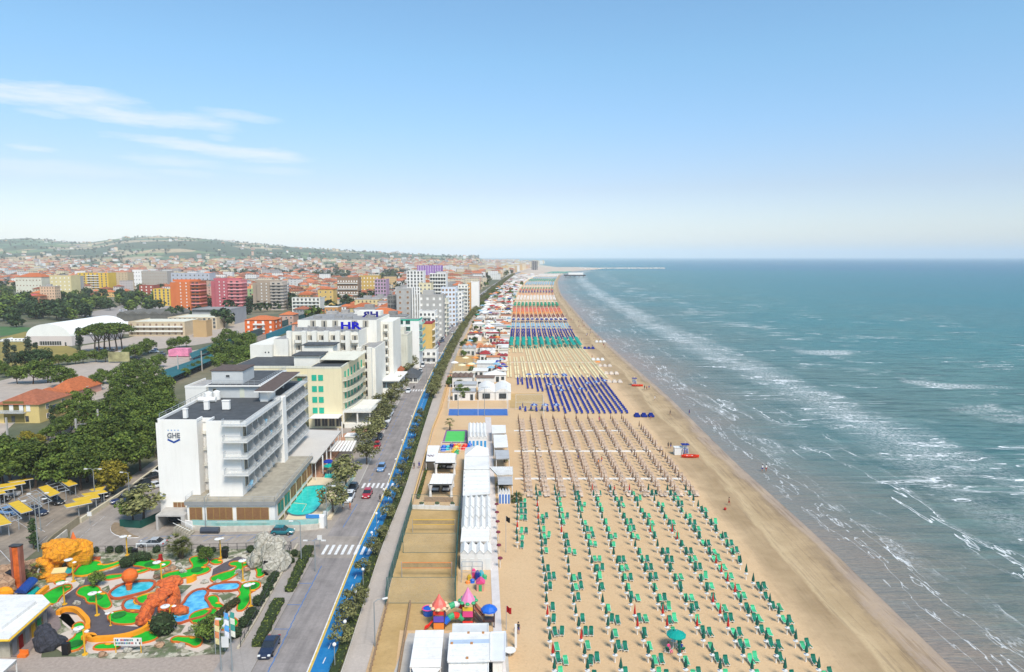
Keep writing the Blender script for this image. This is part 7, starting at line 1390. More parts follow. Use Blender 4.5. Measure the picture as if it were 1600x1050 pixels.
fanpalm(285,872,2.6,'cluster of fan palms at the back fence of the golf park',4,1.7); fanpalm(55,905,1.9,'single short palm beside the amber rock at the left',1,1.6); fanpalm(785,766,1.6,'palm behind the blue striped cabins',1,1.7); fanpalm(805,786,1.1,'bushy palm right of the blue striped cabins',2,1.3); fanpalm(703,672,3.2,'thin palm left of the green court',1,1.6); fanpalm(685,733,1.3,'small yellowish palm in front of the back gazebo',1,1.2); fanpalm(786,691,1.4,'palm between the two white kiosk roofs',1,1.2); fanpalm(788,722,1.2,'low palm in front of the grey kiosk roof',1,1.2); fanpalm(631,600,3.6,'palm in the garden of the white villa',2,2.0); fanpalm(718,610,3.2,'dark palm in front of the grey-roofed club house',1,2.2); fanpalm(775,583,2.2,'palm near the red and blue parasols',2,1.8)
ttree('leaf',722,624,5.2,'round green tree in front of the club house by the blue court','broadleaf_tree')
# houses' gardens, railway edge and inland groups: (px, py, height, kind, words)
grp=[('by the two red-roofed houses',[(27,600,7,'leaf'),(52,600,9,'leaf'),(75,598,9,'leaf'),(95,605,8,'leaf'),(110,600,6,'leaf'),(83,665,6,'cypress'),(120,640,6,'leaf'),(105,655,6,'leaf'),(135,635,6,'leaf'),(150,610,6,'leaf'),(140,655,6,'leaf'),(42,700,4.5,'yellow'),(60,702,4,'yellow'),(160,600,6,'leaf'),(95,680,5,'leaf'),(112,672,5,'leaf'),(75,690,4,'leaf')]),
 ('along the railway embankment',[(180,600,6,'leaf'),(195,594,7,'leaf'),(210,588,7,'leaf'),(225,584,6.5,'leaf'),(240,578,6,'leaf'),(250,574,6,'leaf'),(185,612,6,'leaf'),(205,606,5,'leaf'),(290,590,4,'leaf'),(300,582,4,'leaf'),(310,578,4,'leaf'),(325,570,4,'leaf')]),
 ('in the grove left of the HR hotel',[(345,545,8,'leaf'),(355,535,8,'leaf'),(368,540,8,'leaf'),(380,548,9,'leaf'),(352,562,9,'leaf'),(366,568,9,'leaf'),(380,572,9,'leaf'),(392,578,9,'leaf'),(345,580,8,'leaf'),(372,595,8,'leaf'),(388,598,8,'leaf'),(395,560,9,'leaf'),(390,540,8,'leaf'),(335,560,7,'leaf'),(358,598,6,'tamarisk')]),
 ('in front of the domed sports hall',[(14,577,13,'poplar'),(24,577,11,'poplar'),(46,572,13,'poplar'),(58,572,11,'poplar'),(66,575,9,'dark'),(125,550,13,'poplar'),(40,576,8,'dark')]),
 ('of the flat-topped pine group',[(148,550,13,'umbrella'),(155,550,14,'umbrella'),(163,548,14,'umbrella'),(172,548,14,'umbrella'),(183,548,14,'umbrella'),(191,546,13,'umbrella')]),
 ('in the hedge strip beside the gravel square',[(80,572,5,'leaf'),(92,571,5,'leaf'),(105,570,5,'leaf'),(118,569,5,'leaf'),(130,568,6,'leaf'),(150,566,6,'leaf'),(165,566,6,'leaf'),(200,562,6,'leaf'),(212,560,7,'leaf'),(222,556,7,'leaf'),(232,553,8,'leaf'),(270,545,6,'leaf'),(280,543,6,'leaf'),(291,542,6,'leaf'),(268,552,4,'leaf'),(0,585,6,'leaf'),(10,590,5,'leaf')])]
for words,L_ in grp:
    for i,(px_,py_,h,k) in enumerate(L_): ttree(k,px_,py_,h,f'{ {"leaf":"green leafy tree","yellow":"yellow-green shrub tree","cypress":"dark cypress","poplar":"tall thin poplar","dark":"dark round tree","umbrella":"umbrella pine","tamarisk":"brownish shrub tree"}[k]} {words}, {ordw(i+1)} there',{'umbrella':'pine_tree','poplar':'poplar_tree','cypress':'cypress_tree'}.get(k,'broadleaf_tree'),'trees '+words)
# town trees, placed in the dark clumps seen between the buildings
clumps=[(25,490,34,26,20),(20,466,34,22,22),(60,488,30,12,10),(100,494,36,14,18),(75,455,16,10,5),(120,476,28,14,16),(155,474,16,10,7),(190,477,26,14,18),(215,462,16,14,8),(242,478,16,10,7),(252,462,8,10,4),(322,470,8,20,7),(383,482,10,12,6),(462,478,14,12,8),(484,474,8,6,3),(348,508,12,6,4),(270,500,8,4,2),(440,428,60,5,16),(360,428,40,6,10),(520,432,40,8,14),(600,438,30,8,10),(620,428,30,6,6),(730,462,10,14,8),(760,440,12,8,6),(795,428,8,5,4),(40,418,40,4,6),(90,430,30,5,5),(260,415,50,5,6),(520,476,8,5,2),(545,482,8,4,2),(485,505,12,5,3),(700,458,8,8,4),(668,440,10,5,3),(560,452,14,5,4),(420,452,12,5,3),(350,444,14,4,3)]
for ci,(cx_,cy_,rx,ry,n) in enumerate(clumps):
    for j in range(n):
        t=rt.uniform(0,6.28); q_=math.sqrt(rt.random()); px_,py_=cx_+rx*q_*math.cos(t),cy_+ry*q_*math.sin(t)
        if py_<409: continue
        ttree('far' if rt.random()<.7 else 'farleaf',px_,py_,rt.uniform(8,13),f'dark tree of the town, {ordw(j+1)} in the {ordw(ci+1)} clump between the buildings','town_tree','trees between the town buildings')
# ---------------------------------------------------------------- inland buildings
ORW=M('orange_tower_render',(.62,.17,.05),.8,.08,.2); ORD_=M('dark_orange_render',(.42,.12,.05),.8,.08,.2); PKW=M('pink_render',(.60,.20,.20),.8,.08,.2); PKD=M('deep_pink_render',(.46,.12,.14),.8,.08,.2); BGW=M('taupe_render',(.36,.28,.21),.8,.08,.2); BGD=M('pale_taupe_render',(.50,.43,.36),.8,.08,.2); YLW=M('bright_yellow_render',(.72,.47,.06),.8,.08,.2); YLP=M('pale_yellow_render',(.66,.56,.30),.8,.08,.2)
def tower2(name,label,Y,x0px,xmpx,x1px,pyt,wa,wb,d=16,fl=9):
    """a tower block in two volumes, the right one with balconies"""
    a,m_,b=xat(Y,x0px,8),xat(Y,xmpx,8),xat(Y,x1px,8); h=zat(Y,pyt); cx=(a+b)/2; r=root('apartment_tower',label,'apartment tower',(cx,Y+d/2,0)); fh=h/fl
    MB().box(a-cx,a-cx+(m_-a)*.3,-d/2+2.5,d/2,0,h*.97).box(a-cx+(m_-a)*.3,m_-cx,-d/2,d/2,0,h).build('wall',wa,r); MB().box(m_-cx,b-cx,-d/2+1.2,d/2,0,h*1.02).build('balcony_wall',wb,r); MB().box(a-cx+2,b-cx-3,-d/4,d/4,h,h+1.8).build('stair_head',wa,r)
    wm=MB().box(-.5,.5,-.04,.04,0,1.2).mesh('w',[WHT]); wd=MB().box(-1.2,1.2,-.05,.05,0,1.7).mesh('wd',[WIND])
    for k in range(fl):
        for q_ in (.55,.82): place(wm,'window',r,(a-cx+(m_-a)*q_,-d/2-.03,k*fh+fh*.3))
        for j in range(2):
            x=m_-cx+(b-m_)*(.28+.44*j); place(wd,'window',r,(x,-d/2+1.15,k*fh+fh*.2)); 
        MB().box(m_-cx+.4,b-cx+.6,-d/2,-d/2+1.2,k*fh-.1,k*fh+.1).box(m_-cx+.4,b-cx+.6,-d/2-.05,-d/2+.08,k*fh,k*fh+.95).box(b-cx,b-cx+1.0,-d/2+1.2,d/2-2,k*fh-.1,k*fh+.95).build('balcony',wb if k%2 else BGD if wa is BGW else M('light_'+wb.name,tuple(min(1,c*1.5+.1) for c in ((.46,.12,.10) if wb is not PKW else (.5,.2,.2))),.8,.1),r)
    return r
tower2('t','orange apartment tower, leftmost of the three towers',640,265,298,312,440,ORW,ORD_); tower2('t','pink apartment tower, middle one of the three towers',650,329,356,377,438,PKD,PKW); tower2('t','taupe apartment tower, rightmost of the three towers',640,394,422,441,441,BGW,BGD)
blockpx('apartment_block','bright yellow apartment block left of the orange tower','apartment block',900,123,170,427,18,YLW,wf=7,wk='d',balc=.4,fl=9)
blockpx('apartment_block','lower bright yellow block directly left of the orange tower','apartment block',700,240,266,452,14,YLW,wf=4,fl=6,wk='d'); blockpx('apartment_block','brick red block between yellow block and orange tower','apartment block',780,218,240,446,14,M('brick_red_render',(.36,.09,.06),.8,.1,.2),wf=3,fl=5,wk='t')
blockpx('apartment_block','pale yellow block left of the bright yellow block','apartment block',820,79,112,431,18,YLP,wf=5,fl=6,wk='t'); blockpx('apartment_block','grey and white block right beside the pale yellow one','apartment block',830,112,119,432,16,GRYW,wf=2,fl=6,wk='d'); blockpx('apartment_block','cream villa-like block with red hip roof at the far left','apartment block',830,25,66,433,22,CRP,wf=8,fl=4,wk='b',hiproof=5)
blockpx('apartment_block','sandy block with rows of windows right of the yellow block','apartment block',960,175,200,426,16,M('sandy_render',(.56,.43,.27),.8,.1,.2),wf=5,fl=8,wk='b'); blockpx('apartment_block','light green low block between the pink and taupe towers','apartment block',700,376,395,452,14,M('light_green_render',(.34,.48,.22),.8,.1,.2),wf=3,fl=5,wk='d')
blockpx('apartment_block','long greyish block row behind the orange tower','apartment block',1000,222,262,424,20,M('greige_render',(.42,.38,.33),.8,.1,.2),wf=10,fl=6,wk='b'); blockpx('apartment_block','long bluish grey block behind the pink tower','apartment block',960,268,328,427,20,M('bluish_grey_render',(.44,.46,.50),.8,.1,.2),wf=9,fl=5,wk='d'); blockpx('apartment_block','white low block right of the sandy block','apartment block',1080,208,224,422,16,HW,wf=4,fl=5)
blockpx('school','long low cream building with pinkish red roof among trees','school',740,36,78,463,12,M('peach_render',(.58,.38,.22),.8,.1,.2),wf=8,fl=2,hiproof=2.6,roof=M('pink_red_roof',(.50,.08,.10),.8,.15,.3)); blockpx('house','ochre building with orange-red roof beside the railway screen','house',520,478,500,487,12,M('ochre_render',(.50,.28,.08),.8,.1,.2),wf=3,hiproof=2.6)
blockpx('house','bright orange house with balconies near the railway, below the taupe tower','house',440,382,428,500,15,M('vivid_orange_render',(.68,.14,.03),.8,.1,.2),wf=4,ws=2,fl=3,wk='t',hiproof=2.4,balc=.4); blockpx('house','pink and white house right of the vivid orange house','house',500,436,458,492,12,M('rose_render',(.55,.36,.28),.8,.1,.2),wf=3,fl=2,hiproof=2.2)
blockpx('house','orange house with white flat roof by the noise screen','house',560,507,528,480,12,M('apricot_render',(.58,.28,.10),.8,.1,.2),wf=3,fl=2,roof=HW,edge=HW); blockpx('building','white terraced building with long balconies behind the screen','building',620,456,500,466,16,IVR,wf=7,fl=4,wk='d',balc=.9); blockpx('building','yellow-orange house with blue window bay','house',660,497,521,452,14,YW,wf=3,fl=4,hiproof=2.2,wk='w')
blockpx('building','dark-striped long apartment house at the centre of the town','apartment block',780,527,560,434,16,M('dark_ochre_render',(.30,.20,.13),.8,.1,.2),wf=8,fl=4,wk='t',balc=.95); blockpx('building','yellow-topped apartment house right of the dark-striped one','apartment block',900,562,592,431,16,M('mustard_render',(.58,.38,.10),.8,.1,.2),wf=6,fl=5,wk='t')
# sports dome
DM=M('dome_membrane',(.80,.79,.75),.6,.04,.2); Y=382; xa,xb_=xat(Y,39,4),xat(Y,112,4); w=xb_-xa; r=root('sports_hall','white sports hall with a large arched membrane roof and glazed front','sports hall',((xa+xb_)/2,Y,0)); hw=5.5; L_=36; sx=.62
MB().add([(-w/2,0,0),(w/2,0,0),(w/2,0,hw),(-w/2,0,hw),(-w/2+L_*sx*0,L_,0),(w/2+8,L_,0),(w/2+8,L_,hw),(-w/2,L_,hw)],[(0,1,2,3),(1,5,6,2),(4,0,3,7),(5,4,7,6)]).build('wall',M('hall_panel',(.60,.53,.50),.8,.05,.2),r)
mb=MB(); n=20; vs=[]
for k in range(7):
    t=k/6; cx=lerp(0,12,t); ww=w*.94/2*lerp(1,1.1,t)
    for i in range(n+1): a=math.pi*i/n; vs.append((cx-ww*math.cos(a),t*L_,hw+6.9*math.sin(a)*(1+.25*t)))
mb.add(vs,[(k*(n+1)+i,k*(n+1)+i+1,(k+1)*(n+1)+i+1,(k+1)*(n+1)+i) for k in range(6) for i in range(n)]+[tuple(range(n,-1,-1))]); mb.build('arched_roof',DM,r)
MB().box(-w/2+8,w/2-6,-.1,.05,.5,2.6).build('glazing',WIND,r); 
for i in range(12): MB().box(-w/2+8.3+i*1.35,-w/2+8.42+i*1.35,-.2,-.1,.5,2.6).build('mullion',WHT,r)
MB().box(w/2+.02,w/2+.1,.5,8,0,hw).build('green_panel',M('vivid_green',(.03,.50,.04),.7,.1),r); MB().box(w/2-4,w/2-3,-.1,.04,0,2.1).build('door',WIND,r)
blockpx('building','long low building with turquoise band left of the dome','building',400,-10,38,533,14,M('turquoise_grey_render',(.28,.42,.38),.8,.1,.2),wf=8,fl=1,roof=HW,edge=HW); blockpx('building','flat white-roofed annex right of the arched hall','building',440,118,200,509,30,M('pinkish_grey_render',(.52,.47,.44),.8,.06,.2),wf=2,fl=2,roof=HW,edge=HW)
blockpx('shopping_centre','beige shopping centre front with terraces and awnings','shopping centre',430,200,288,504,26,M('travertine_render',(.60,.48,.32),.85,.1,.2),wf=9,fl=3,wk='b',balc=.95,roof=CRP); blockpx('shopping_centre','rear wing of the beige shopping centre with a blank tan wall','shopping centre',470,262,338,497,30,M('travertine_render',(.60,.48,.32)),wf=10,fl=3,wk='d',balc=.5,roof=CRP); blockpx('building','blank tan cube attached to the shopping centre','building',425,301,322,502,8,M('tan_render',(.50,.33,.16),.85,.05,.2),wf=0)
blockpx('car_park','grey open-decked car park beyond the shopping centre','car park',500,300,360,484,30,M('car_park_concrete',(.30,.30,.31),.85,.1,.2),wf=0,fl=4); x0,x1=xat(499,300,8),xat(499,360,8)
for k in range(3): tag(MB().box(x0,x1,499.5,499.9,2.6+k*3.6,4.2+k*3.6).build('deck_opening',WIND),f'dark open deck of the grey car park, {ordw(k+1)} level up','opening')
# the two houses by the wood
def house(label,pxl,pxr,Y,pyeave,d,wall,roof,rise,rz=0,**k): x0,x1=xat(Y,pxl,6),xat(Y,pxr,6); return block('house',label,'house',x0,x1,Y,Y+d,zat(Y,pyeave),wall,roof,hiproof=rise,rz=rz,**k)
YH=M('house_yellow',(.66,.50,.20),.8,.07,.4); LOGGIA_SHADE=M('loggia_painted_shade',(.16,.13,.04),.85,.15,.6); PKH=M('house_pink',(.62,.33,.26),.8,.08,.4)
r=house('two-storey yellow house with tiled hip roof and a shade-painted loggia at the left edge',-6,60,202,632,15,YH,ROOF_T2,3.2,wf=0,ws=2,fl=2); w=abs(xat(202,60,6)-xat(202,-6,6)); x0=-w/2
MB().box(x0+2,w/2-4.5,-7.55,-7.4,.2,6.7).build('loggia',LOGGIA_SHADE,r); MB().box(x0,w/2-3.8,-9,-7.5,3.2,3.4).box(x0,w/2-3.8,-9,-8.9,3.4,4.3).build('balcony',RAIL,r)  # flat dark panel: shade under the overhang put into the wall colour
for x in (x0+4.5,x0+7.5,x0+9.6): MB().box(x-.6,x+.6,-7.65,-7.5,3.6,5.8).build('shutter',HW,r)
for x in (x0+4.8,x0+9): MB().box(x-.5,x+.5,-7.65,-7.5,.5,2.2).build('window',WIND,r)
MB().box(w/2,w/2+1.2,-2,2,3.3,4.2).build('side_balcony',M('navy_rail',(.02,.03,.09),.7,.1),r)
house('low orange-roofed link house between the yellow and pink houses',40,74,222,621,10,YH,ROOF_T,2.2,wf=3,fl=2); house('pink house with tall terracotta roof right of the yellow house',72,112,236,613,17,PKH,ROOF_T,3.8,wf=2,ws=1,fl=2,balc=.35); house('small outbuilding with brown-red roof between pink house and railway',100,134,212,650,8,YH,ROOF_T2,1.4,wf=1,fl=1)
blockpx('building','white house with flat roof behind the big white hotel','building',208,289,322,606,14,HW,wf=0,fl=2,ws=2); blockpx('building','small white stepped house with chimney tower behind the white hotel','building',232,340,360,582,8,HW,wf=2,fl=3); blockpx('building','low dark-roofed shed with railing left of the roof terrace hotel','building',185,272,304,650,12,IVR,wf=2,fl=2,roof=BRNR); blockpx('building','grey-white service building joined to the hotel back','building',178,300,335,640,14,M('service_render',(.52,.54,.55),.8,.1,.3),wf=2,fl=2,roof=ROOFD)
x,y=g(282,557); tag(MB().box(x-5,x+5,y-2,y+2,.4,3.6).box(x-3,x+5,y-2.05,y+2.05,3.6,4.2).build('pink_kiosk',M('pink_paint',(.75,.25,.38),.7,.3,.5)),'bright pink roadside kiosk on the roundabout','kiosk'); x,y=g(186,567); tag(MB().box(x-5,x+5,y,y+.4,.6,5.2).box(x-4.8,x-4.5,y,y+.3,0,.6).box(x+4.5,x+4.8,y,y+.3,0,.6).build('billboard',M('colourful_print',(.35,.32,.16),.8,.6,.25)),'colourful roadside billboard at the corner of the gravel square','billboard')
for i,(pp) in enumerate(([(296,552),(335,536),(345,541),(300,560)],[(250,580),(330,553),(337,560),(262,592)],[(338,548),(360,540),(364,545),(342,554)])): q_=P(pp,3); cx=sum(a for a,b in q_)/4; cy=sum(b for a,b in q_)/4; r=root('bus_shelter_roof',f'long flat teal shelter roof beside the rail road, {["upper","lower","short right"][i]} one','shelter',(cx,cy,0)); MB().prism([(a-cx,b-cy) for a,b in q_],2.8,3.0).build('roof',M('teal_roof',(.015,.11,.12),.6,.15,.3),r); [MB().cyl(a-cx,b-cy,0,2.8,.12,n=5).build('post',STEEL,r) for a,b in q_]
for i in range(5): x0=xat(520,182+i*17,5); x1=xat(520,199+i*17,5); mb=MB(); n=6; mb.add([(lerp(x0,x1,j/n),520+dd*32,6+2.5*math.sin(math.pi*j/n)) for dd in (0,1) for j in range(n+1)],[(j,j+1,n+2+j,n+1+j) for j in range(n)]+[tuple(range(n,-1,-1))]).box(x0,x1,520.3,551,0,6); tag(mb.build('vaulted_shed',M('brown_grey_vault',(.15,.14,.12),.8,.2,.3)),f'dark vaulted shed roof behind the shopping centre, {ordw(i+1)} bay from the left','shed','dark vaulted sheds')
# procedural facades for the many smaller buildings
def facade(n,c):
    q=NT(n); tcn=q.t.nodes.new('ShaderNodeTexCoord'); o=q.sep(tcn.outputs['Object']); u=q.math('ADD',o[0],o[1]); fu=q.math('FRACT',q.math('DIVIDE',u,2.9)); fz=q.math('FRACT',q.math('DIVIDE',q.math('ADD',o[2],.2),3.1)); inn=q.math('MULTIPLY',q.math('MULTIPLY',q.math('GREATER_THAN',fu,.34),q.math('LESS_THAN',fu,.70)),q.math('MULTIPLY',q.math('GREATER_THAN',fz,.34),q.math('LESS_THAN',fz,.80)))
    oi=q.t.nodes.new('ShaderNodeObjectInfo'); h=q.t.nodes.new('ShaderNodeVectorMath'); h.operation='SCALE'; h.inputs[0].default_value=c; q.lk(q.mr(oi.outputs['Random'],0,1,.8,1.12),h.inputs['Scale']); q.color(q.mix(q.math('MULTIPLY',inn,.85),h.outputs[0],(.07,.07,.07))).set(Roughness=.8); return q.m
WC=[('cream',(.64,.53,.36)),('white',(.70,.68,.63)),('pink',(.58,.34,.26)),('ochre',(.56,.36,.13)),('grey',(.44,.42,.40)),('peach',(.62,.42,.27)),('pale yellow',(.66,.55,.28)),('terracotta',(.48,.20,.10))]
FAC={n:facade('facade_'+n.replace(' ','_'),c) for n,c in WC}; HM={}
def hmesh(w,d,h,roof,cn):
    k=(w,d,h,roof,cn)
    if k not in HM:
        rf=hip(w,d,h,min(w,d)*.22).mesh('roof',[ROOF_T if roof=='terracotta' else ROOF_T2]) if roof!='flat' else MB().box(-w/2-.1,w/2+.1,-d/2-.1,d/2+.1,h,h+.35).box(-w*.2,w*.1,-d*.1,d*.25,h+.35,h+2.4).mesh('roof',[ROOF_G])
        HM[k]=(MB().box(-w/2,w/2,-d/2,d/2,0,h).mesh('wall',[FAC[cn]]),rf)
    return HM[k]
def topx(x,y,z=0): d=y*_c-(z-CAM_H)*_s; return 800+FPX*x/d, 525-FPX*(y*_s+(z-CAM_H)*_c)/d
OCC=[(o.location.x,o.location.y) for o in bpy.data.objects if o.parent is None and o.get('category') in ('apartment tower','apartment block','hotel','house','building','school','sports hall','shopping centre','car park','villa')]
rh=random.Random(33); cand=[]; railx=lambda y: interp([(p[1],p[0]) for p in sorted(P(RP),key=lambda p:p[1])],y)
def blocked(px_,py_):
    if py_>505 and px_<420: return True
    for (cx_,cy_,rx,ry,n) in clumps:
        if n>=6 and ((px_-cx_)/(rx*.9))**2+((py_-cy_)/(ry*.9))**2<1: return True
    if px_<280 and py_>476: return True
    if 110<px_<290 and py_>464: return True
    return False
y=330
while y<2400:
    st=15 if y<900 else 20; xr=off(y,interp(O_KERB,y)-12); x=-.80*y-30; rail_=railx(y)
    while x<xr:
        xx=x+rh.uniform(-3,3); yy=y+rh.uniform(-4,4); px_,py_=topx(xx,yy); x+=st*rh.uniform(.85,1.3)
        if abs(xx-rail_)<13 and yy<1500: continue
        if blocked(px_,py_) or px_<-15: continue
        if yy<480 and xx>rail_ and xx>-62: continue
        if 225<px_<470 and py_>480: continue
        if any(abs(xx-a)<17 and abs(yy-b)<19 for a,b in OCC): continue
        sea=xx>xr-60; cand.append((xx,yy,sea))
    y+=st*rh.uniform(1.0,1.25)
cand.sort(key=lambda c:c[1]); NB={}; massW={}; massR={}
def land(x,y):
    px_,py_=topx(x,y); 
    return ('left of the yellow block' if px_<123 else 'behind the yellow block' if px_<215 else 'near the orange tower' if px_<322 else 'near the pink tower' if px_<385 else 'near the taupe tower' if px_<460 else 'above the HR hotel' if px_<575 else 'beside the railway screen end' if px_<640 else 'behind the grey slab hotel' if px_<700 else 'along the far seafront')
for i,(x,y,sea) in enumerate(cand):
    cn=rh.choice([w[0] for w in WC]+['cream','white','peach','white']) if not sea else rh.choice(['white','white','cream','white','grey','pale yellow']); roof=rh.choice(['terracotta','terracotta','flat','brown']) if not sea else rh.choice(['flat','flat','flat','terracotta'])
    w=rh.choice([9,11,13]) if not sea else rh.choice([14,18]); d=rh.choice([9,12]) if not sea else 14; fl=rh.choice([2,2,3,3,4]) if not sea else rh.choice([3,4,5,6]); 
    if rh.random()<.04 and not sea: fl=6; w=16; roof='flat'
    lowz=(y<1100 and -34<x-railx(y)<52) or (not sea and y<620)
    if lowz: fl=2; w=min(w,11); roof=rh.choice(['terracotta','terracotta','brown','flat'])
    if y>1000: w=int(w*1.25); d=int(d*1.2)
    h=round(fl*3.1,1); rz=rh.choice([0,-.05,.12,-.3,.25,.5])*(0 if sea else 1)
    if i<300:
        k=(cn,roof,fl,land(x,y)); NB[k]=NB.get(k,0)+1; wm_,rm_=hmesh(w,d,h,roof,cn); r=root('town_house',f'{cn} {WORDS and {2:"two",3:"three",4:"four",5:"five",6:"six",7:"seven",8:"eight"}[fl]}-storey building with {roof} roof {land(x,y)}, {ordw(NB[k])} from the front','building',(x,y,0),rz,'smaller buildings of the town'); place(wm_,'wall',r); place(rm_,'roof',r)
    else:
        massW.setdefault(cn,[]).append((x,y,w,d,h,rz,roof))
# ---------------------------------------------------------------- far town, hills, woods
TW=MB(); RF={'terracotta':1,'brown':2,'flat':3}; mats_=[None]*0
rf=random.Random(77)
def fbox(mb,x,y,w,d,h,rz,mi,z0=0):
    c,s=math.cos(rz),math.sin(rz); q_=[(x+c*a-s*b,y+s*a+c*b) for a,b in ((-w/2,-d/2),(w/2,-d/2),(w/2,d/2),(-w/2,d/2))]
    mb.add([(*p,z0) for p in q_]+[(*p,z0+h) for p in q_],[(0,1,5,4),(1,2,6,5),(2,3,7,6),(3,0,4,7)],0); k=min(w,d)*.12+1.2 if mi!=3 else .3
    q2=[(x+c*a-s*b,y+s*a+c*b) for a,b in ((-w/2-.4,-d/2-.4),(w/2+.4,-d/2-.4),(w/2+.4,d/2+.4),(-w/2-.4,d/2+.4))]; r1=(x-c*w*.2,y-s*w*.2,z0+h+k); r2=(x+c*w*.2,y+s*w*.2,z0+h+k)
    if mi!=3: mb.add([(*p,z0+h) for p in q2]+[r1,r2],[(0,1,5,4),(1,2,5),(2,3,4,5),(3,0,4)],mi)
    else: mb.add([(*p,z0+h) for p in q2],[(0,1,2,3)],mi)
q=NT('far_walls'); r_=q.geo.outputs['Random Per Island']; z_=q.sep(q.pos); fz=q.math('FRACT',q.math('DIVIDE',z_[2],3.2)); fu=q.math('FRACT',q.math('DIVIDE',q.math('ADD',z_[0],z_[1]),4)); wn_=q.math('MULTIPLY',q.math('MULTIPLY',q.math('GREATER_THAN',fz,.4),q.math('LESS_THAN',fz,.8)),q.math('MULTIPLY',q.math('GREATER_THAN',fu,.3),q.math('LESS_THAN',fu,.65)))
q.color(q.mix(q.math('MULTIPLY',wn_,.6),q.ramp(r_,[(0,(.62,.52,.38)),(.2,(.68,.66,.62)),(.38,(.56,.36,.26)),(.5,(.70,.68,.64)),(.65,(.56,.38,.18)),(.75,(.66,.56,.36)),(.88,(.42,.38,.36)),(1,(.5,.26,.16))],'CONSTANT'),(.12,.11,.10))).set(Roughness=.85); FW=q.m
FR=[M('far_terracotta',(.44,.15,.07),.85,.2,.2,isl=.35),M('far_brown_roof',(.30,.12,.07),.85,.2,.2,isl=.35),M('far_flat_roof',(.42,.39,.36),.85,.2,.2,isl=.5)]
for cn,L_ in massW.items():
    for (x,y,w,d,h,rz,roof) in L_: fbox(TW,x,y,w,d,h,rz,RF[roof])
HP=[(-400,372),(0,375),(40,373.5),(75,376),(105,379.5),(140,380),(170,376.5),(205,373),(250,371),(290,372),(330,376),(380,380),(430,384),(480,388),(540,392),(600,395),(680,398.5),(740,400.3),(800,401)]
def crest(px_): return interp(HP,px_)
from mathutils import noise as MN
def hz(x,y):
    if y<2400: return 0
    px_,_q=topx(x,y); top=(401-crest(px_)); e=(y-2400)/(6200-2400); e=max(0,min(1,e)); e=e*e*(3-2*e)
    if y>6200: e=max(.55,1-(y-6200)/5200)
    n=MN.noise(Vector((x*.0011,y*.0011,3)))*.5+MN.noise(Vector((x*.003,y*.003,8)))*.28
    base=(50+top/FPX*6200)*e if top>.6 else 0
    return max(0,base*(1+n*.45*(1-e*.75))) if top>.6 else max(0,6*n*e)
ys=[2400+120*i for i in range(34)]+[6600+400*i for i in range(12)]; vs=[]; fs=[]; nx=110
for y in ys:
    for i in range(nx+1): x=lerp(-1.15*y,.02*y-60,i/nx); vs.append((x,y,hz(x,y)-.5+(0 if y>2400 else 0)))
for j in range(len(ys)-1):
    for i in range(nx): p=j*(nx+1)+i; fs.append((p,p+1,p+nx+2,p+nx+1))
q=NT('hill_land'); pz=q.pos; cell=q.t.nodes.new('ShaderNodeTexVoronoi'); cell.inputs['Scale'].default_value=.0042; q.lk(q.map(pz,(1,.8,0)),cell.inputs['Vector']); bw=q.t.nodes.new('ShaderNodeSeparateColor'); q.lk(cell.outputs['Color'],bw.inputs[0])
fld=q.ramp(bw.outputs[0],[(0,(.045,.075,.03)),(.30,(.42,.31,.17)),(.45,(.06,.09,.035)),(.58,(.13,.19,.07)),(.68,(.38,.30,.18)),(.78,(.05,.08,.03)),(.9,(.10,.17,.08))],'CONSTANT'); nz=q.noise(pz,.006,8,.7); nz2=q.noise(pz,.03,5,.7)
c_=q.mix(q.mr(nz,.54,.59,0,1,True),fld,(.03,.055,.025)); c_=q.mix(q.mr(nz2,.58,.64,0,.7),c_,(.025,.045,.02)); hh_=q.vor(pz,.012,'F1',0); c_=q.mix(q.mr(hh_,.0,.05,.8,0),c_,(.6,.5,.42)); q.color(c_).set(Roughness=.95)
me=bpy.data.meshes.new('hills'); me.from_pydata(vs,[],fs); me.materials.append(q.m); me.polygons.foreach_set('use_smooth',[True]*len(fs)); place(me,'hills',None,**ST)
n=0
while n<4200:
    y=2300*(4.6**(rf.random()**.8)); y=min(y,9000); x=rf.uniform(-.85*y,min(.01*y,interp([(2000,-10),(2600,40),(4200,120),(9000,400)],y)-30)); z=hz(x,y); px_,py_=topx(x,y,z)
    c=MN.noise(Vector((x*.002,y*.002,1))); 
    if z>30 and rf.random()<.95: n+=.25; continue
    if c<-.12 and rf.random()<.8: n+=.2; continue
    n+=1; fbox(TW,x,y,rf.uniform(11,24),rf.uniform(10,18),rf.uniform(6,13)+(rf.random()<.1)*9,rf.uniform(-.6,.6),rf.choice([1,1,2,3,3]),z)
n=0
while n<420:
    y=rf.uniform(1850,5200); xr=interp([(1850,-15),(2300,25),(2900,75),(3600,125),(5200,260)],y); x=xr-rf.uniform(10,160+y*.02); n+=1; fbox(TW,x,y,rf.uniform(14,30),16,rf.uniform(9,26),0,3)
TW.build('distant_town',[FW]+FR,kind='stuff',label='distant town of pale walls and red roofs up to the hills')
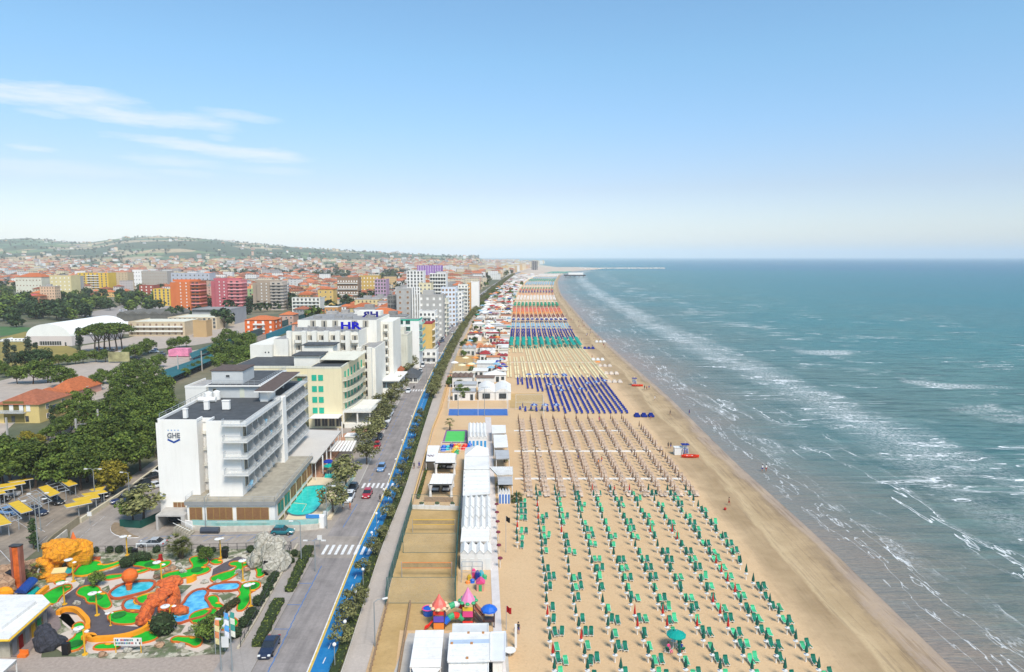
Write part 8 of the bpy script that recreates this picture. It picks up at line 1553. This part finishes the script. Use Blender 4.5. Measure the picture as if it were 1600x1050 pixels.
# woods: clumps of leaf cards on the far plain and hills
WD=MB(); tc_=[]; 
for s in range(3):
    mb=MB(); leaves(mb,random.Random(s),0,0,5,5,5,4.5,26,2.4); tc_.append(mb)
n=0
while n<2600:
    y=1500*(5.2**(rf.random()**.9)); y=min(y,8500); x=rf.uniform(-.85*y,min(.0*y,interp([(1500,-60),(2600,20),(9000,300)],y)-40)); z=hz(x,y); c=MN.noise(Vector((x*.0025,y*.0025,5))); 
    if c<.02 and rf.random()<.75: n+=.3; continue
    n+=1; WD.merge(tc_[n.__int__()%3],Matrix.Translation((x,y,z-1))@Matrix.Scale(rf.uniform(.8,1.7),4))
for i in range(520):
    y=rf.uniform(560,1700); x=rf.uniform(-.78*y,railx(y)+60 if y<1500 else -60); px_,py_=topx(x,y)
    if blocked(px_,py_) or any(abs(x-a)<9 and abs(y-b)<9 for a,b,_ in cand) or any(abs(x-a)<15 and abs(y-b)<14 for a,b in OCC): continue
    WD.merge(tc_[i%3],Matrix.Translation((x,y,2.2))@Matrix.Scale(rf.uniform(.6,1.1),4))
WD.build('distant_woods',FD,kind='stuff',label='dark woods scattered over the far plain and the hills')
# headland, pier and breakwater
mb=MB()
for i in range(60): t=i/59; x,y=lerp(*[g(905,419)[0],g(1030,419)[0]],t),g(960,419.5)[1]; mb.ball(x+rf.uniform(-3,3),y+rf.uniform(-6,6),0,9,7,4,6,4,jit=.2)
tag(mb.build('breakwater',M('pale_rock',(.50,.45,.40),.9,.2,.1)),'long pale rock breakwater far out at the end of the beach','breakwater')
x,y=g(898,433); r=root('pier_house','white and dark building on stilts over the water at the bend of the far beach','pier building',(x,y,0)); MB().box(-26,26,-8,8,3,6).build('deck',M('pier_dark',(.06,.06,.07),.8,.2,.2),r); MB().box(-16,20,-6,6,6,11).build('wall',HW,r); [MB().cyl(-22+i*11,0,0,3,.8,n=6).build('pile',CONC,r) for i in range(5)]
MB().sheet([(60,1900),(135,1860),(190,2300),(300,2600),(420,3000),(330,3300),(120,3300),(0,2500)],.05).build('far_beach',M('far_pale_sand',(.52,.42,.33),.95,.15,.02),**ST)
# ---------------------------------------------------------------- vehicles
TYRE=M('tyre',(.012,.012,.012),.8,.1); RIMM=M('rim',(.35,.35,.36),.35,.05,metal=.6); CGL=M('car_glass',(.02,.025,.03),.08,.1,spec=.8); LMP=M('headlamp',(.75,.75,.72),.2,.02); TLP=M('tail_lamp',(.45,.01,.01),.3,.02)
def carsec(L,W,prof): return prof
def car_body(kind):
    L={'hatch':4.0,'sedan':4.6,'suv':4.5,'van':5.0}[kind]; W=1.8; H={'hatch':1.48,'sedan':1.42,'suv':1.68,'van':2.1}[kind]; z0=.22; zb={'hatch':.88,'sedan':.86,'suv':1.02,'van':1.1}[kind]
    # stations along the length: (y, half width, shoulder z)
    st=[(-.5,.76,.62),(-.47,.86,.74),(-.36,.93,.86),(-.18,.97,.97),(.1,1,1),(.36,.98,1.0),(.46,.92,.97),(.5,.84,.80)]
    mb=MB(); vs=[]
    for (t,w,z) in st:
        hw=W/2*w; zz=zb*z; vs+=[(-hw*.9,t*L,z0),(-hw,t*L,z0+.22),(-hw*.985,t*L,zz-.08),(-hw*.9,t*L,zz),(hw*.9,t*L,zz),(hw*.985,t*L,zz-.08),(hw,t*L,z0+.22),(hw*.9,t*L,z0)]
    n=8; fs=[(j*n+k,j*n+(k+1)%n,(j+1)*n+(k+1)%n,(j+1)*n+k) for j in range(len(st)-1) for k in range(n)]; fs=[f[::-1] for f in fs]+[tuple(range(n)),tuple((len(st)-1)*n+k for k in range(n))[::-1]]; mb.add(vs,fs,0)
    cab={'hatch':(-.20,-.04,.34,.46),'sedan':(-.18,-.03,.22,.38),'suv':(-.22,-.06,.38,.47),'van':(-.34,-.22,.44,.48)}[kind]; y0,y1,y2,y3=[c*L for c in cab]; hb,ht=W/2*.88,W/2*.70
    cv=[(-hb,y0,zb-.04),(hb,y0,zb-.04),(hb,y3,zb-.04),(-hb,y3,zb-.04),(-ht,y1,H-.06),(ht,y1,H-.06),(ht,y2,H-.04),(-ht,y2,H-.04)]
    gl=MB().add(cv,[(0,1,5,4),(1,2,6,5),(2,3,7,6),(3,0,4,7)]); rf=MB().add([(-ht-.02,y1-.05,H-.07),(ht+.02,y1-.05,H-.07),(ht+.02,y2+.05,H-.05),(-ht-.02,y2+.05,H-.05),(-ht*.9,y1+.1,H),(ht*.9,y1+.1,H),(ht*.9,y2-.05,H),(-ht*.9,y2-.05,H)],[(0,1,5,4),(1,2,6,5),(2,3,7,6),(3,0,4,7),(4,5,6,7)])
    for s in (-1,1):
        for ya,yb in ((y0,y1),(y3,y2)): mb.add([(s*hb,ya,zb-.03),(s*hb,ya+(.1 if ya<0 else -.1),zb-.03),(s*(ht+.01),yb+(.08 if ya<0 else -.08),H-.05),(s*(ht+.01),yb,H-.05)],[(0,1,2,3),(3,2,1,0)])
        mb.add([(s*(hb+.005),.04*L,zb-.03),(s*(hb+.005),.06*L,zb-.03),(s*(ht+.015),.06*L,H-.05),(s*(ht+.015),.04*L,H-.05)],[(0,1,2,3),(3,2,1,0)])
    lm=MB().box(-.78,-.45,-.5*L-.01,-.46*L,.55,.70).box(.45,.78,-.5*L-.01,-.46*L,.55,.70); tl=MB().box(-.80,-.5,.47*L,.5*L+.01,.62,.80).box(.5,.80,.47*L,.5*L+.01,.62,.80); pl=MB().box(-.26,.26,-.5*L-.02,-.49*L,.36,.47)
    return L,mb,gl,rf,lm,tl,pl
wh=MB(); wh.add([(.11*s,.33*math.cos(2*math.pi*i/12),.33+.33*math.sin(2*math.pi*i/12)) for s in (-1,1) for i in range(12)],[(i,(i+1)%12,12+(i+1)%12,12+i) for i in range(12)]+[tuple(range(12))[::-1],tuple(range(12,24))]); wheel_me=wh.mesh('tyre',[TYRE]); rim_me=MB().add([(.115*s,.2*math.cos(2*math.pi*i/8),.33+.2*math.sin(2*math.pi*i/8)) for s in (-1,1) for i in range(8)],[tuple(range(8))[::-1],tuple(range(8,16))]).mesh('rim',[RIMM])
CB={k:car_body(k) for k in ('hatch','sedan','suv','van')}; CM={}
CC_={'white':(.72,.72,.72),'black':(.012,.013,.016),'dark grey':(.06,.065,.07),'silver':(.42,.43,.44),'red':(.42,.01,.02),'navy blue':(.02,.04,.13),'light blue':(.16,.30,.52),'teal':(.0,.14,.17),'dark blue':(.015,.022,.05)}
def carmesh(kind,col):
    if (kind,col) not in CM:
        L,mb,gl,rf,lm,tl,pl=CB[kind]; m=M('car_paint_'+col.replace(' ','_'),CC_[col],.28,.02,spec=.6,coat=.6); CM[(kind,col)]=dict(body=mb.mesh('body',[m]),glass=gl.mesh('glass',[CGL]),roof=rf.mesh('roof',[m]),headlights=lm.mesh('headlight',[LMP]),tail=tl.mesh('tail_light',[TLP]),plate=pl.mesh('plate',[WHT]),L=L)
    return CM[(kind,col)]
def car(x,y,rz,kind,col,label,detail=True,group=None):
    c=carmesh(kind,col); r=root('parked_car' if 'parked' in label else 'car',label,'car',(x,y,.012),rz,group)
    if not detail:
        k=('far',kind,col)
        if k not in CM:
            L,mb,gl,rf,*_=CB[kind]; q_=MB(); q_.merge(mb,m=0).merge(gl,m=1).merge(rf,m=0)
            for sx in (-.8,.8):
                for sy in (-.31,.31): q_.ball(sx,sy*L,.3,.12,.32,.3,6,4,m=1)
            CM[k]=q_.mesh('car_simple',[c['body'].materials[0],CGL])
        bpy.data.objects.remove(r); return single(CM[k],'parked_car' if 'parked' in label else 'car',(x,y,.012),rz,label,'car',group)
    place(c['body'],'body',r); place(c['glass'],'windows',r); place(c['roof'],'roof',r); place(c['headlights'],'headlights',r); place(c['tail'],'tail_lights',r); place(c['plate'],'number_plate',r)
    for sx in (-.80,.80):
        for sy in (-.31,.31): w=place(wheel_me,'wheel',r,(sx,sy*c['L'],0)); place(rim_me,'rim',w)
    return r
RD=.05
for (px_,py_,rz,k,c,lab) in ((421,1016,RD,'sedan','dark blue','black-blue saloon parked beside the lower hedge at the bottom'),(574,775,RD*.5,'hatch','red','red hatchback driving past the white parked car near the hotel pool'),(596,734,RD*.5,'hatch','light blue','light blue hatchback driving up the middle of the road'),(546,781,RD,'suv','white','white car parked just beyond the crossing by the pool'),(552,766,RD,'hatch','black','black car parked behind the white one near the pool'),(589,699,RD,'hatch','red','red car parked under the street trees by the hotel terrace'),(593,685,RD,'sedan','black','black car parked ahead of the red one under the street trees'),
  (442,834,math.pi/2,'hatch','teal','teal hatchback parked in front of the pool wall'),(238,853,-math.pi/2,'sedan','silver','silver saloon behind the golf park back railing'),(192,784,-.75,'sedan','navy blue','navy car parked first in line on the side street'),(208,772,-.75,'sedan','dark grey','dark grey car parked second in line on the side street'),(223,760,-.75,'hatch','black','black car parked third in line on the side street'),(238,748,-.75,'sedan','black','black saloon parked at the far end of the side street line'),(239,763,-.75,'sedan','white','white car parked beside the hotel corner on the side street'),(250,738,-.75,'hatch','white','white car half hidden behind the hotel corner'),
  (85,787,1.2,'suv','black','black car parked beneath the middle yellow shade'),(57,804,1.3,'suv','dark blue','dark blue car parked beneath the front yellow shade'),(12,776,1.8,'suv','silver','grey car parked at the left end of the lot'),(-4,784,1.8,'suv','black','dark car cut by the left edge of the lot'),(152,779,1.8,'sedan','black','dark car hidden beneath the right-hand shades of the lot'),(14,803,1.3,'sedan','light blue','pale blue car beneath a bare shade frame'),
  (601,669,RD,'hatch','dark blue','dark blue car parked at the kerb beyond the cream hotel'),(606,659,RD,'suv','white','white car parked at the kerb beyond the cream hotel, nearer one'),(610,648,RD,'suv','white','white car parked at the kerb beyond the cream hotel, farther one'),(614,640,RD,'sedan','navy blue','navy car parked at the kerb ahead of two white ones'),(638,613,RD,'hatch','white','white car driving just past the third crossing'),(652,592,RD,'hatch','red','dark red car parked beyond the third crossing'),(657,582,RD,'suv','white','white car parked behind the dark red one'),(661,573,RD,'van','white','white van parked by the villa'),(672,559,RD,'suv','navy blue','blue car driving by the palm garden'),(692,534,RD,'hatch','navy blue','blue car driving before the fourth crossing'),(707,521,RD,'hatch','white','white car driving where the tree rows close in')):
    x,y=g(px_,py_); car(x,y,rz,k,c,lab)
rcx=random.Random(9); n=0; y=345
while y<1750:
    if rcx.random()<.86:
        n+=1; c=rcx.choice(['white','white','black','dark grey','silver','navy blue','red','dark grey','navy blue']); k=rcx.choice(['hatch','hatch','suv','sedan']); car(off(y,interp(O_KERB,y)+1.1),y,.03,k,c,f'{c} car parked along the left kerb, {ordw(n)} beyond the fourth crossing',False,'cars parked along the kerb')
    y+=5.8 if y<600 else 9
for i,(px_,py_) in enumerate(((620,607),(625,600),(617,615),(560,700),(545,720))): pass
lots=[((150,475),(262,500),24,'town square lot left of the orange tower'),((150,548),(232,562),16,'car park by the umbrella pines'),((236,548),(262,556),4,'row beside the pink kiosk'),((455,478),(475,470),6,'street below the taupe tower')]
for (a,b,cn,w) in lots:
    for i in range(cn): px_=rcx.uniform(a[0],b[0]); py_=lerp(a[1],b[1],(px_-a[0])/(b[0]-a[0]))+rcx.uniform(-4,5); x,y=g(px_,py_); c=rcx.choice(['white','white','black','dark grey','silver','navy blue']); car(x,y,rcx.choice([1.2,1.6,.2]),rcx.choice(['hatch','suv','sedan']),c,f'{c} parked car in the {w}, {ordw(i+1)} one',False,'parked cars, '+w)
x,y=g(647,606); r=root('motor_scooter','dark motor scooter parked on the road by the third crossing','scooter',(x,y,0)); MB().box(-.2,.2,-.7,.6,.3,.8).tube([(0,-.6,.8),(0,-.75,1.1)],.05,5).build('body',DARKF,r); [place(wheel_me,'wheel',r,(0,s,0),0,(.6,.8,.8)) for s in (-.65,.6)]
x,y=g(155,487)
for i,(px_,py_) in enumerate(((158,481),(134,487))): x,y=g(px_,py_); tag(MB().box(x-5,x+5,y-1.3,y+1.3,.5,3.3).build('bus',HW),['white coach in the town square lot, right one','white coach in the town square lot, left one'][i],'coach')
# ---------------------------------------------------------------- people, lamps, beach details
def skin(J, E, name):
    me=bpy.data.meshes.new(name); me.from_pydata([j[0] for j in J],E,[]); o=bpy.data.objects.new(name,me); COL.objects.link(o); o.modifiers.new('s','SKIN')
    for i,j in enumerate(J): v=me.skin_vertices[0].data[i]; v.radius=(j[1],j[2] if len(j)>2 else j[1]); v.use_root=(i==0)
    s=o.modifiers.new('u','SUBSURF'); s.levels=1; dg=bpy.context.evaluated_depsgraph_get(); m=bpy.data.meshes.new_from_object(o.evaluated_get(dg)); bpy.data.objects.remove(o); return m
def person_mesh(pose):
    if pose=='sit': J=[((0,0,.55),.15,.12),((0,.06,.85),.14,.11),((0,.08,1.08),.17,.11),((0,.06,1.22),.06),((0,.05,1.36),.10,.11),((-.1,-.1,.55),.09),((-.12,-.5,.58),.07),((-.12,-.62,.2),.05),((.1,-.1,.55),.09),((.12,-.5,.58),.07),((.12,-.62,.2),.05),((-.2,.08,1.1),.055),((-.26,-.02,.85),.045),((-.2,-.22,.72),.035),((.2,.08,1.1),.055),((.26,-.02,.85),.045),((.2,-.22,.72),.035)]
    else:
        s=.22 if pose=='walk' else .03; J=[((0,0,.95),.15,.11),((0,0,1.15),.13,.10),((0,0,1.38),.17,.10),((0,0,1.50),.055),((0,-.02,1.64),.095,.11),((-.09,0,.88),.09),((-.10,-s*.6,.48),.065),((-.10,-s if pose=='walk' else 0,.06),.045),((.09,0,.88),.09),((.10,s*.6,.48),.065),((.10,s,.06),.045),((-.2,0,1.40),.055),((-.25,s*.4,1.12),.045),((-.25,s*.2-.05,.84),.035),((.2,0,1.40),.055),((.25,-s*.4,1.12),.045),((.25,-s*.2-.08,.84),.035)]
    E=[(0,1),(1,2),(2,3),(3,4),(0,5),(5,6),(6,7),(0,8),(8,9),(9,10),(2,11),(11,12),(12,13),(2,14),(14,15),(15,16)]
    return skin(J,E,'body_'+pose)
PB={k:person_mesh(k) for k in ('stand','walk','sit')}; SKIN=M('skin',(.45,.24,.15),.6,.05); HAIR=M('hair_dark',(.03,.018,.01),.8,.1); PM={}
hair_me=MB().ball(0,.015,1.69,.115,.125,.10,9,6).mesh('hair',[HAIR]); hair_sit=MB().ball(0,.08,1.42,.115,.125,.10,9,6).mesh('hair',[HAIR])
def person(x,y,rz,pose,top,bot,label,h=1.0,z=0):
    k=(pose,top,bot)
    if k not in PM:
        me=PB[pose].copy(); me.materials.clear(); cols={'skin':SKIN,'red':RED_C,'blue':BLU,'black':DARKF,'white':WHT,'orange':ORG,'pink':PC['pink'],'yellow':PC['yellow'],'light blue':LBL,'green':GRN_M}
        for m in (SKIN,cols[top],cols[bot]): me.materials.append(m)
        dz=0 if pose!='sit' else -.28
        for p in me.polygons:
            c=p.center; zz=c.z-dz*(1 if c.z>.5 else 0); a=abs(c.x)
            p.material_index=1 if (1.02+dz<c.z<1.50+dz and a<.24) else (2 if (.62+dz<c.z<=1.02+dz) and a<.21 else 0); p.use_smooth=True
        PM[k]=me
    r=root('person',label,'person',(x,y,z),rz,None,h); place(PM[k],'body',r); place(hair_me if pose!='sit' else hair_sit,'hair',r); return r
for (px_,py_,rz,po,t,b,lab) in ((1044,701,.2,'walk','black','black','person in black walking beside another toward the lifeguard chair'),(1048,701,.3,'walk','black','blue','person in black and blue walking second toward the lifeguard chair'),(1191,737,2.8,'walk','white','blue','person in white wading in the shallow water, left of two'),(1197,737,2.9,'walk','white','red','person in white and red wading in the shallow water, right of two'),(1047,649,1,'walk','black','black','person in black on the wet sand edge'),(1077,648,2,'stand','blue','blue','person in blue at the waterline'),(1007,609,.5,'stand','black','black','person in black standing near the second red boat, left of three'),(1010.5,610,.6,'stand','red','black','person in red top near the second red boat, middle of three'),(1014,609,.4,'walk','blue','black','person in blue near the second red boat, right of three'),(1023,626,1,'walk','white','white','person in white on the wet sand beyond the boat'),(1017,655,1,'walk','red','red','small child in red on the dry sand near the blue parasol'),(1139,790,2,'walk','skin','red','bare-chested person in red shorts on the empty sand'),(806,996,.3,'stand','black','black','person in black standing by the red flag, right of the restaurant'),(810,991,2.6,'stand','black','blue','person in black and blue facing the one by the red flag'),
  (575,798-0,0,'stand','black','black','') ,(647,733,0,'walk','black','black','person in black walking on the promenade'),(655,732,0,'walk','blue','blue','person in blue walking on the promenade beside the ochre wall'),(536,797,1.6,'walk','light blue','white','person in light blue at the left end of the crossing by the pool'),(547,797,1.6,'walk','orange','red','person in orange on the crossing by the pool'),(594,785,0,'stand','black','black','cyclist in black standing at the edge of the cycle lane'),(700,593,0,'walk','red','black','person in red on the far promenade'),(704,591,0,'walk','red','blue','person in red and blue on the far promenade'),(708,560,0,'walk','white','blue','person in white on the far promenade near the ball court'),(936,660,1,'stand','pink','skin','person in pink among the beige umbrellas'),(940,724,1,'stand','red','blue','person in red near the middle slab path'),(903,721,1,'stand','blue','skin','person in blue top lying-area row near the middle slab path'),(935,728,1,'stand','orange','skin','person in orange beside the middle slab path'),(952,768,1,'stand','light blue','black','person in light blue among the beige loungers'),(960,771,1,'stand','red','black','person in dark red among the beige loungers'),(860,590,1,'stand','black','red','dark figure at the yellow sunbeds slab path'),(905,577,1,'walk','black','black','dark figure among the yellow sunbeds'),(925,560,1,'walk','black','red','figure beyond the yellow sunbeds')):
    if not lab: continue
    x,y=g(px_,py_); person(x,y,rz,po,t,b,lab,.65 if 'child' in lab else 1)
tag(MB().ball(*g(1133,797),.28,.28,.28,.28,10,6).build('beach_ball',RED_C),'red ball on the empty sand beside the bare-chested person','ball')
rp_=random.Random(2); n=0
for i in range(46):
    px_,py_=((rp_.uniform(905,935),rp_.uniform(500,545)) if i%2 else (rp_.uniform(880,925),rp_.uniform(455,520)));
    x=shore(g(px_,py_)[1])-rp_.uniform(2,16); y=g(px_,py_)[1]; n+=1; t=rp_.choice(['black','red','blue','skin','white']); person(x,y,rp_.uniform(0,6),'walk',t,rp_.choice(['black','blue','red']),f'{ {"skin":"bare-chested"}.get(t,t+"-topped")} person strolling on the far wet sand, {ordw(n)} of the far strollers')
# open teal parasol with two people on loungers
x,y=g(1056,1014); r=root('beach_umbrella','open teal umbrella shading two seated people near the bottom right','beach umbrella',(x,y,0)); opened(MB(),0,None,1.25,2.0,.5,10).build('canopy',TEAL,r); MB().cyl(0,0,0,2.5,.035,n=6).build('pole',WHT,r)
for i,(dx,t,lab) in enumerate(((-1.1,'pink','person in pink sitting on a lounger left of the open teal umbrella'),(.5,'blue','person in dark blue sitting under the open teal umbrella'))):
    xx,yy=x+dx,y-.7; dup(LG[1],(xx,yy,0),2.6 if i==0 else 3.4,f'green lounger under the open teal umbrella, {["left","right"][i]} one'); person(xx,yy,.5-.9*i,'sit',t,'red' if i else 'pink',lab,1,-.12)
# lifeguard chairs and boats
def lifeguard(px_,py_,lab,lab2):
    x,y=g(px_,py_); r=root('lifeguard_chair',lab,'lifeguard chair',(x,y,0)); fr=MB()
    for sx in (-.7,.7):
        for sy in (-.7,.7): fr.tube([(sx*1.2,sy*1.2,0),(sx*.8,sy*.8,2.3)],.06,5)
    fr.build('frame',WHT,r); MB().box(-.7,.7,-.6,.6,1.5,1.6).box(-.7,.7,.5,.6,1.6,2.3).build('seat',WHT,r)
    for i in range(4): MB().box(-.75+i*.4,-.55+i*.4,-.66,-.62,.6,1.9).build('stripe',BLU,r)
    MB().box(-.95,.95,-.85,.85,2.75,2.85).build('roof',BLU,r); MB().cyl(0,0,2.3,3.6,.03,n=5).cyl(-.6,.5,1.6,2.75,.04,n=5).cyl(.6,.5,1.6,2.75,.04,n=5).build('pole',WHT,r)
    bx,by=x+.8,y-2.2; b=root('rescue_boat',lab2,'boat',(bx,by,0)); vs=[]
    for t in (-1,-.8,-.4,.2,.7,1.0): w=.75*math.sqrt(max(.02,1-abs(t)**2.5)); vs+=[(t*2.2,-w,.55+.12*t*t),(t*2.2,-w*.6,.08),(t*2.2,w*.6,.08),(t*2.2,w,.55+.12*t*t)]
    mb=MB(); mb.add(vs,[f for j in range(5) for f in ((j*4,j*4+1,j*4+5,j*4+4),(j*4+1,j*4+2,j*4+6,j*4+5),(j*4+2,j*4+3,j*4+7,j*4+6),(j*4+4,j*4+5,j*4+1,j*4),(j*4+5,j*4+6,j*4+2,j*4+1),(j*4+6,j*4+7,j*4+3,j*4+2))]); mb.tube([(-2.2,-.1,.6),(-1.2,-.7,.58),(.6,-.72,.58),(2.2,0,.66)],.09,5).tube([(-2.2,.1,.6),(-1.2,.7,.58),(.6,.72,.58),(2.2,0,.66)],.09,5); mb.build('hull',M('rescue_red',(.70,.04,.01),.5,.1),b); MB().box(-.9,-.6,-.6,.6,.4,.45).box(.4,.7,-.6,.6,.4,.45).build('bench',WHT,b)
lifeguard(1070,711,'lifeguard chair with blue roof and blue stripes by the nearer red boat','red rescue boat lying by the nearer lifeguard chair'); lifeguard(991,602,'lifeguard chair standing by the farther red boat','red rescue boat lying by the farther lifeguard chair')
x,y=g(1059,710); tag(MB().box(x-1,x+1,y-.8,y+.8,.05,1.9).box(x-1.1,x+1.1,y-.9,y+.9,1.9,2.0).build('white_crate',WHT),'white box cabin beside the nearer lifeguard chair','cabin')
for i,(px_,py_,m_,sh_) in enumerate(((1006,651,BLU,'blue lounger pair on the empty sand'),(945,573,CREAM,'pale pedal boats behind the yellow sunbeds, nearer'),(955,585,CREAM,'pale pedal boats behind the yellow sunbeds, middle'),(960,598,CREAM,'pale pedal boats behind the yellow sunbeds, beside the boat'),(920,545,BLU,'blue boats drawn up beyond the teal umbrellas'),(938,535,WHT,'white boat on the far wet sand'),(934,563,WHT,'white boat near the far sunbeds'))):
    x,y=g(px_,py_); mb=MB()
    for k in range(3): mb.box(x-3+k*2.2,x-1.3+k*2.2,y-1.2,y+1.2,.1,.6).box(x-2.7+k*2.2,x-1.6+k*2.2,y,y+.9,.6,1.1)
    tag(mb.build('pedal_boat',m_),sh_,'boats')
x,y=g(934,572); r=root('beach_umbrella','single open orange umbrella on the empty sand right of the yellow sunbeds','beach umbrella',(x,y,0)); opened(MB(),0,None,1.3,2.0,.4,8).build('canopy',ORG,r); MB().cyl(0,0,0,2.4,.04,n=5).build('pole',WHT,r)
rq=random.Random(12)
for i in range(14):
    px_,py_=rq.uniform(770,790),rq.uniform(566,582); x,y=g(px_,py_); m_,nm=rq.choice([(RED_C,'red'),(BLU,'blue'),(WHC,'white'),(LBL,'light blue')]); tag(opened(MB().cyl(0,0,0,2.5,.04,n=4,m=1),0,None,1.4).xf(Matrix.Translation((x,y,0))).build('parasol',[m_,WHT]),f'open {nm} parasol in the crowded cluster beside the yellow sunbeds, {ordw(i+1)} of fourteen','parasol','red and blue parasols beside the sunbeds')
# street lamps
gm=M('grey_lamp_paint',(.25,.27,.27),.5,.1)
def streetlamp(px_,py_,h,lab,double=False,rz=0):
    x,y=g(px_,py_); r=root('street_lamp',lab,'street lamp',(x,y,0),rz,'street lamps'); MB().cyl(0,0,0,h,.10,.06,7).build('pole',gm,r); MB().tube([(0,0,h),(.5,0,h+.25),(1.3,0,h+.2)],.05,5).build('arm',gm,r); MB().box(1.1,1.8,-.12,.12,h+.1,h+.25).build('lamp_head',WHT,r)
    if double: MB().tube([(0,0,h),(-.5,0,h+.25),(-1.3,0,h+.2)],.05,5).build('arm',gm,r); MB().box(-1.8,-1.1,-.12,.12,h+.1,h+.25).build('lamp_head',WHT,r)
for px_,py_,h,lab,db,rz in ((471,880,7,'grey street lamp at the corner of the golf park',False,3.1),(322,832,6.5,'grey street lamp in front of the hotel podium',False,1.5),(511,826,8,'grey street lamp at the pool corner',False,0),(203,784,6,'curved pale street lamp over the parked cars',False,3),(149,786,7,'lamp mast at the right of the yellow shades',True,0),(60,862,9,'lamp mast between the lot and golf park',True,.4),(64,830,7,'lamp mast in the middle of the lot entrance',True,.2),(346,1050,5,'thin lamp left of the feather flags',False,1.6),(363,1050,6.5,'blue-grey lamp beside the feather flags',False,3),(586,1010,6,'wooden-topped lamp on the promenade edge at the bottom',False,.5),(493,893,5,'double lamp at the hedge end',True,0),(667,600,8,'street lamp by the third crossing',False,0),(716,650,9,'tall floodlight mast left of the blue court',True,0),(757,650,9,'tall floodlight mast right of the blue court',True,0)): streetlamp(px_,py_,h,lab,db,rz)
gb=None
for i,(px_,py_) in enumerate(((530,1048),(546,1010),(562,960),(573,923),(586,862),(593,830),(604,790),(612,765),(622,740),(632,708),(640,690),(646,668))):
    x,y=g(px_,py_); lab=f'low post with a white globe in the tree strip, {ordw(i+1)} from the bottom'
    if gb is None: gb=root('globe_lamp',lab,'lamp',(x-.5,y,0),0,'globe lamps in the tree strip'); proto(gb,[MB().cyl(0,0,0,3.2,.05,n=6).build('pole',gm,gb),MB().ball(0,0,3.4,.24,n=10).build('globe',WHT,gb)])
    else: dup(gb,(x-.5,y,0),0,lab)
for i,(px_,py_,lab) in enumerate(((141,820,'road sign with white plate at the fence end'),(500,858,'white road sign at the side street mouth'),(709-200,818,'small white sign panel by the pool corner'))): x,y=g(px_,py_); r=root('road_sign',lab,'sign',(x,y,0)); MB().cyl(0,0,0,2.4,.04,n=5).build('pole',gm,r); MB().box(-.4,.4,-.05,.0,1.7,2.5).build('plate',WHT,r)
x,y=g(116,858); r=root('traffic_cone_sign','orange triangular cover on a post beside the amber rock','sign',(x,y,0)); MB().cyl(0,0,0,1.6,.05,n=5).build('pole',gm,r); MB().lathe(0,0,[(.8,1.2),(.75,1.3),(.05,3.1)],4).build('cover',M('orange_cover',(.72,.16,.03),.7,.1),r)
tag(MB().box(*[v for p in [(g(806,1012)[0]-.15,g(806,1012)[0]+.15),(g(806,1012)[1]-.1,g(806,1012)[1]+.1)] for v in p],0,3.2).build('white_mast',WHT),'white pillar standing on the sand right of the restaurant','pillar')
x,y=g(797,1024); r=root('round_table','round white table outside the restaurant','table',(x,y,0)); MB().cyl(0,0,0,.7,.08,n=6).build('leg',WHT,r); MB().cyl(0,0,.7,.75,.75,n=14).build('tabletop',WHT,r)

kk=0; SHM=[(W_ROOF,'white'),(ORG,'orange'),(RED_C,'red'),(LBL,'pale blue'),(CREAM,'cream'),(YEL_S,'straw'),(BLU,'blue'),(TEAL,'teal')]; PU={}
for i in range(130):
    y=rq.uniform(262,1100); xl=off(y,interp(O_PROM,y))+2.5; xr=interp([(200,-2.5),(500,-.5),(700,1),(1000,9),(1400,28)],y); x=rq.uniform(xl,xr); m_,nm=SHM[int(rq.random()**1.3*8)]; kk+=1; sc=1 if y<600 else 1.5
    if nm not in PU: PU[nm]=opened(MB().cyl(0,0,0,2.6,.04,n=4,m=1),0,None,1.7).mesh('club_parasol',[m_,WHT])
    place(PU[nm],'club_parasol',None,(x,y,rq.choice([0,2.4])),0,(sc,sc,1.4),label=f'{nm} parasol on a club terrace, {ordw(kk)} of those along the strip',cat='parasol',group='parasols on the club terraces')
for i in range(110):
    y=rq.uniform(258,1300); xl=off(y,interp(O_PROM,y))+1.2; xr=interp([(200,-2.5),(500,-.5),(700,1),(1000,9),(1400,28)],y); x=xl+(rq.random()**2)*(xr-xl); sc=rq.uniform(.35,.7)*(1 if y<600 else 1.5); tree('leaf' if i%3 else 'tamarisk',x,y,sc,f'small garden tree among the beach clubs, {ordw(i+1)} of its kind','garden_tree','garden trees among the clubs')
haze()
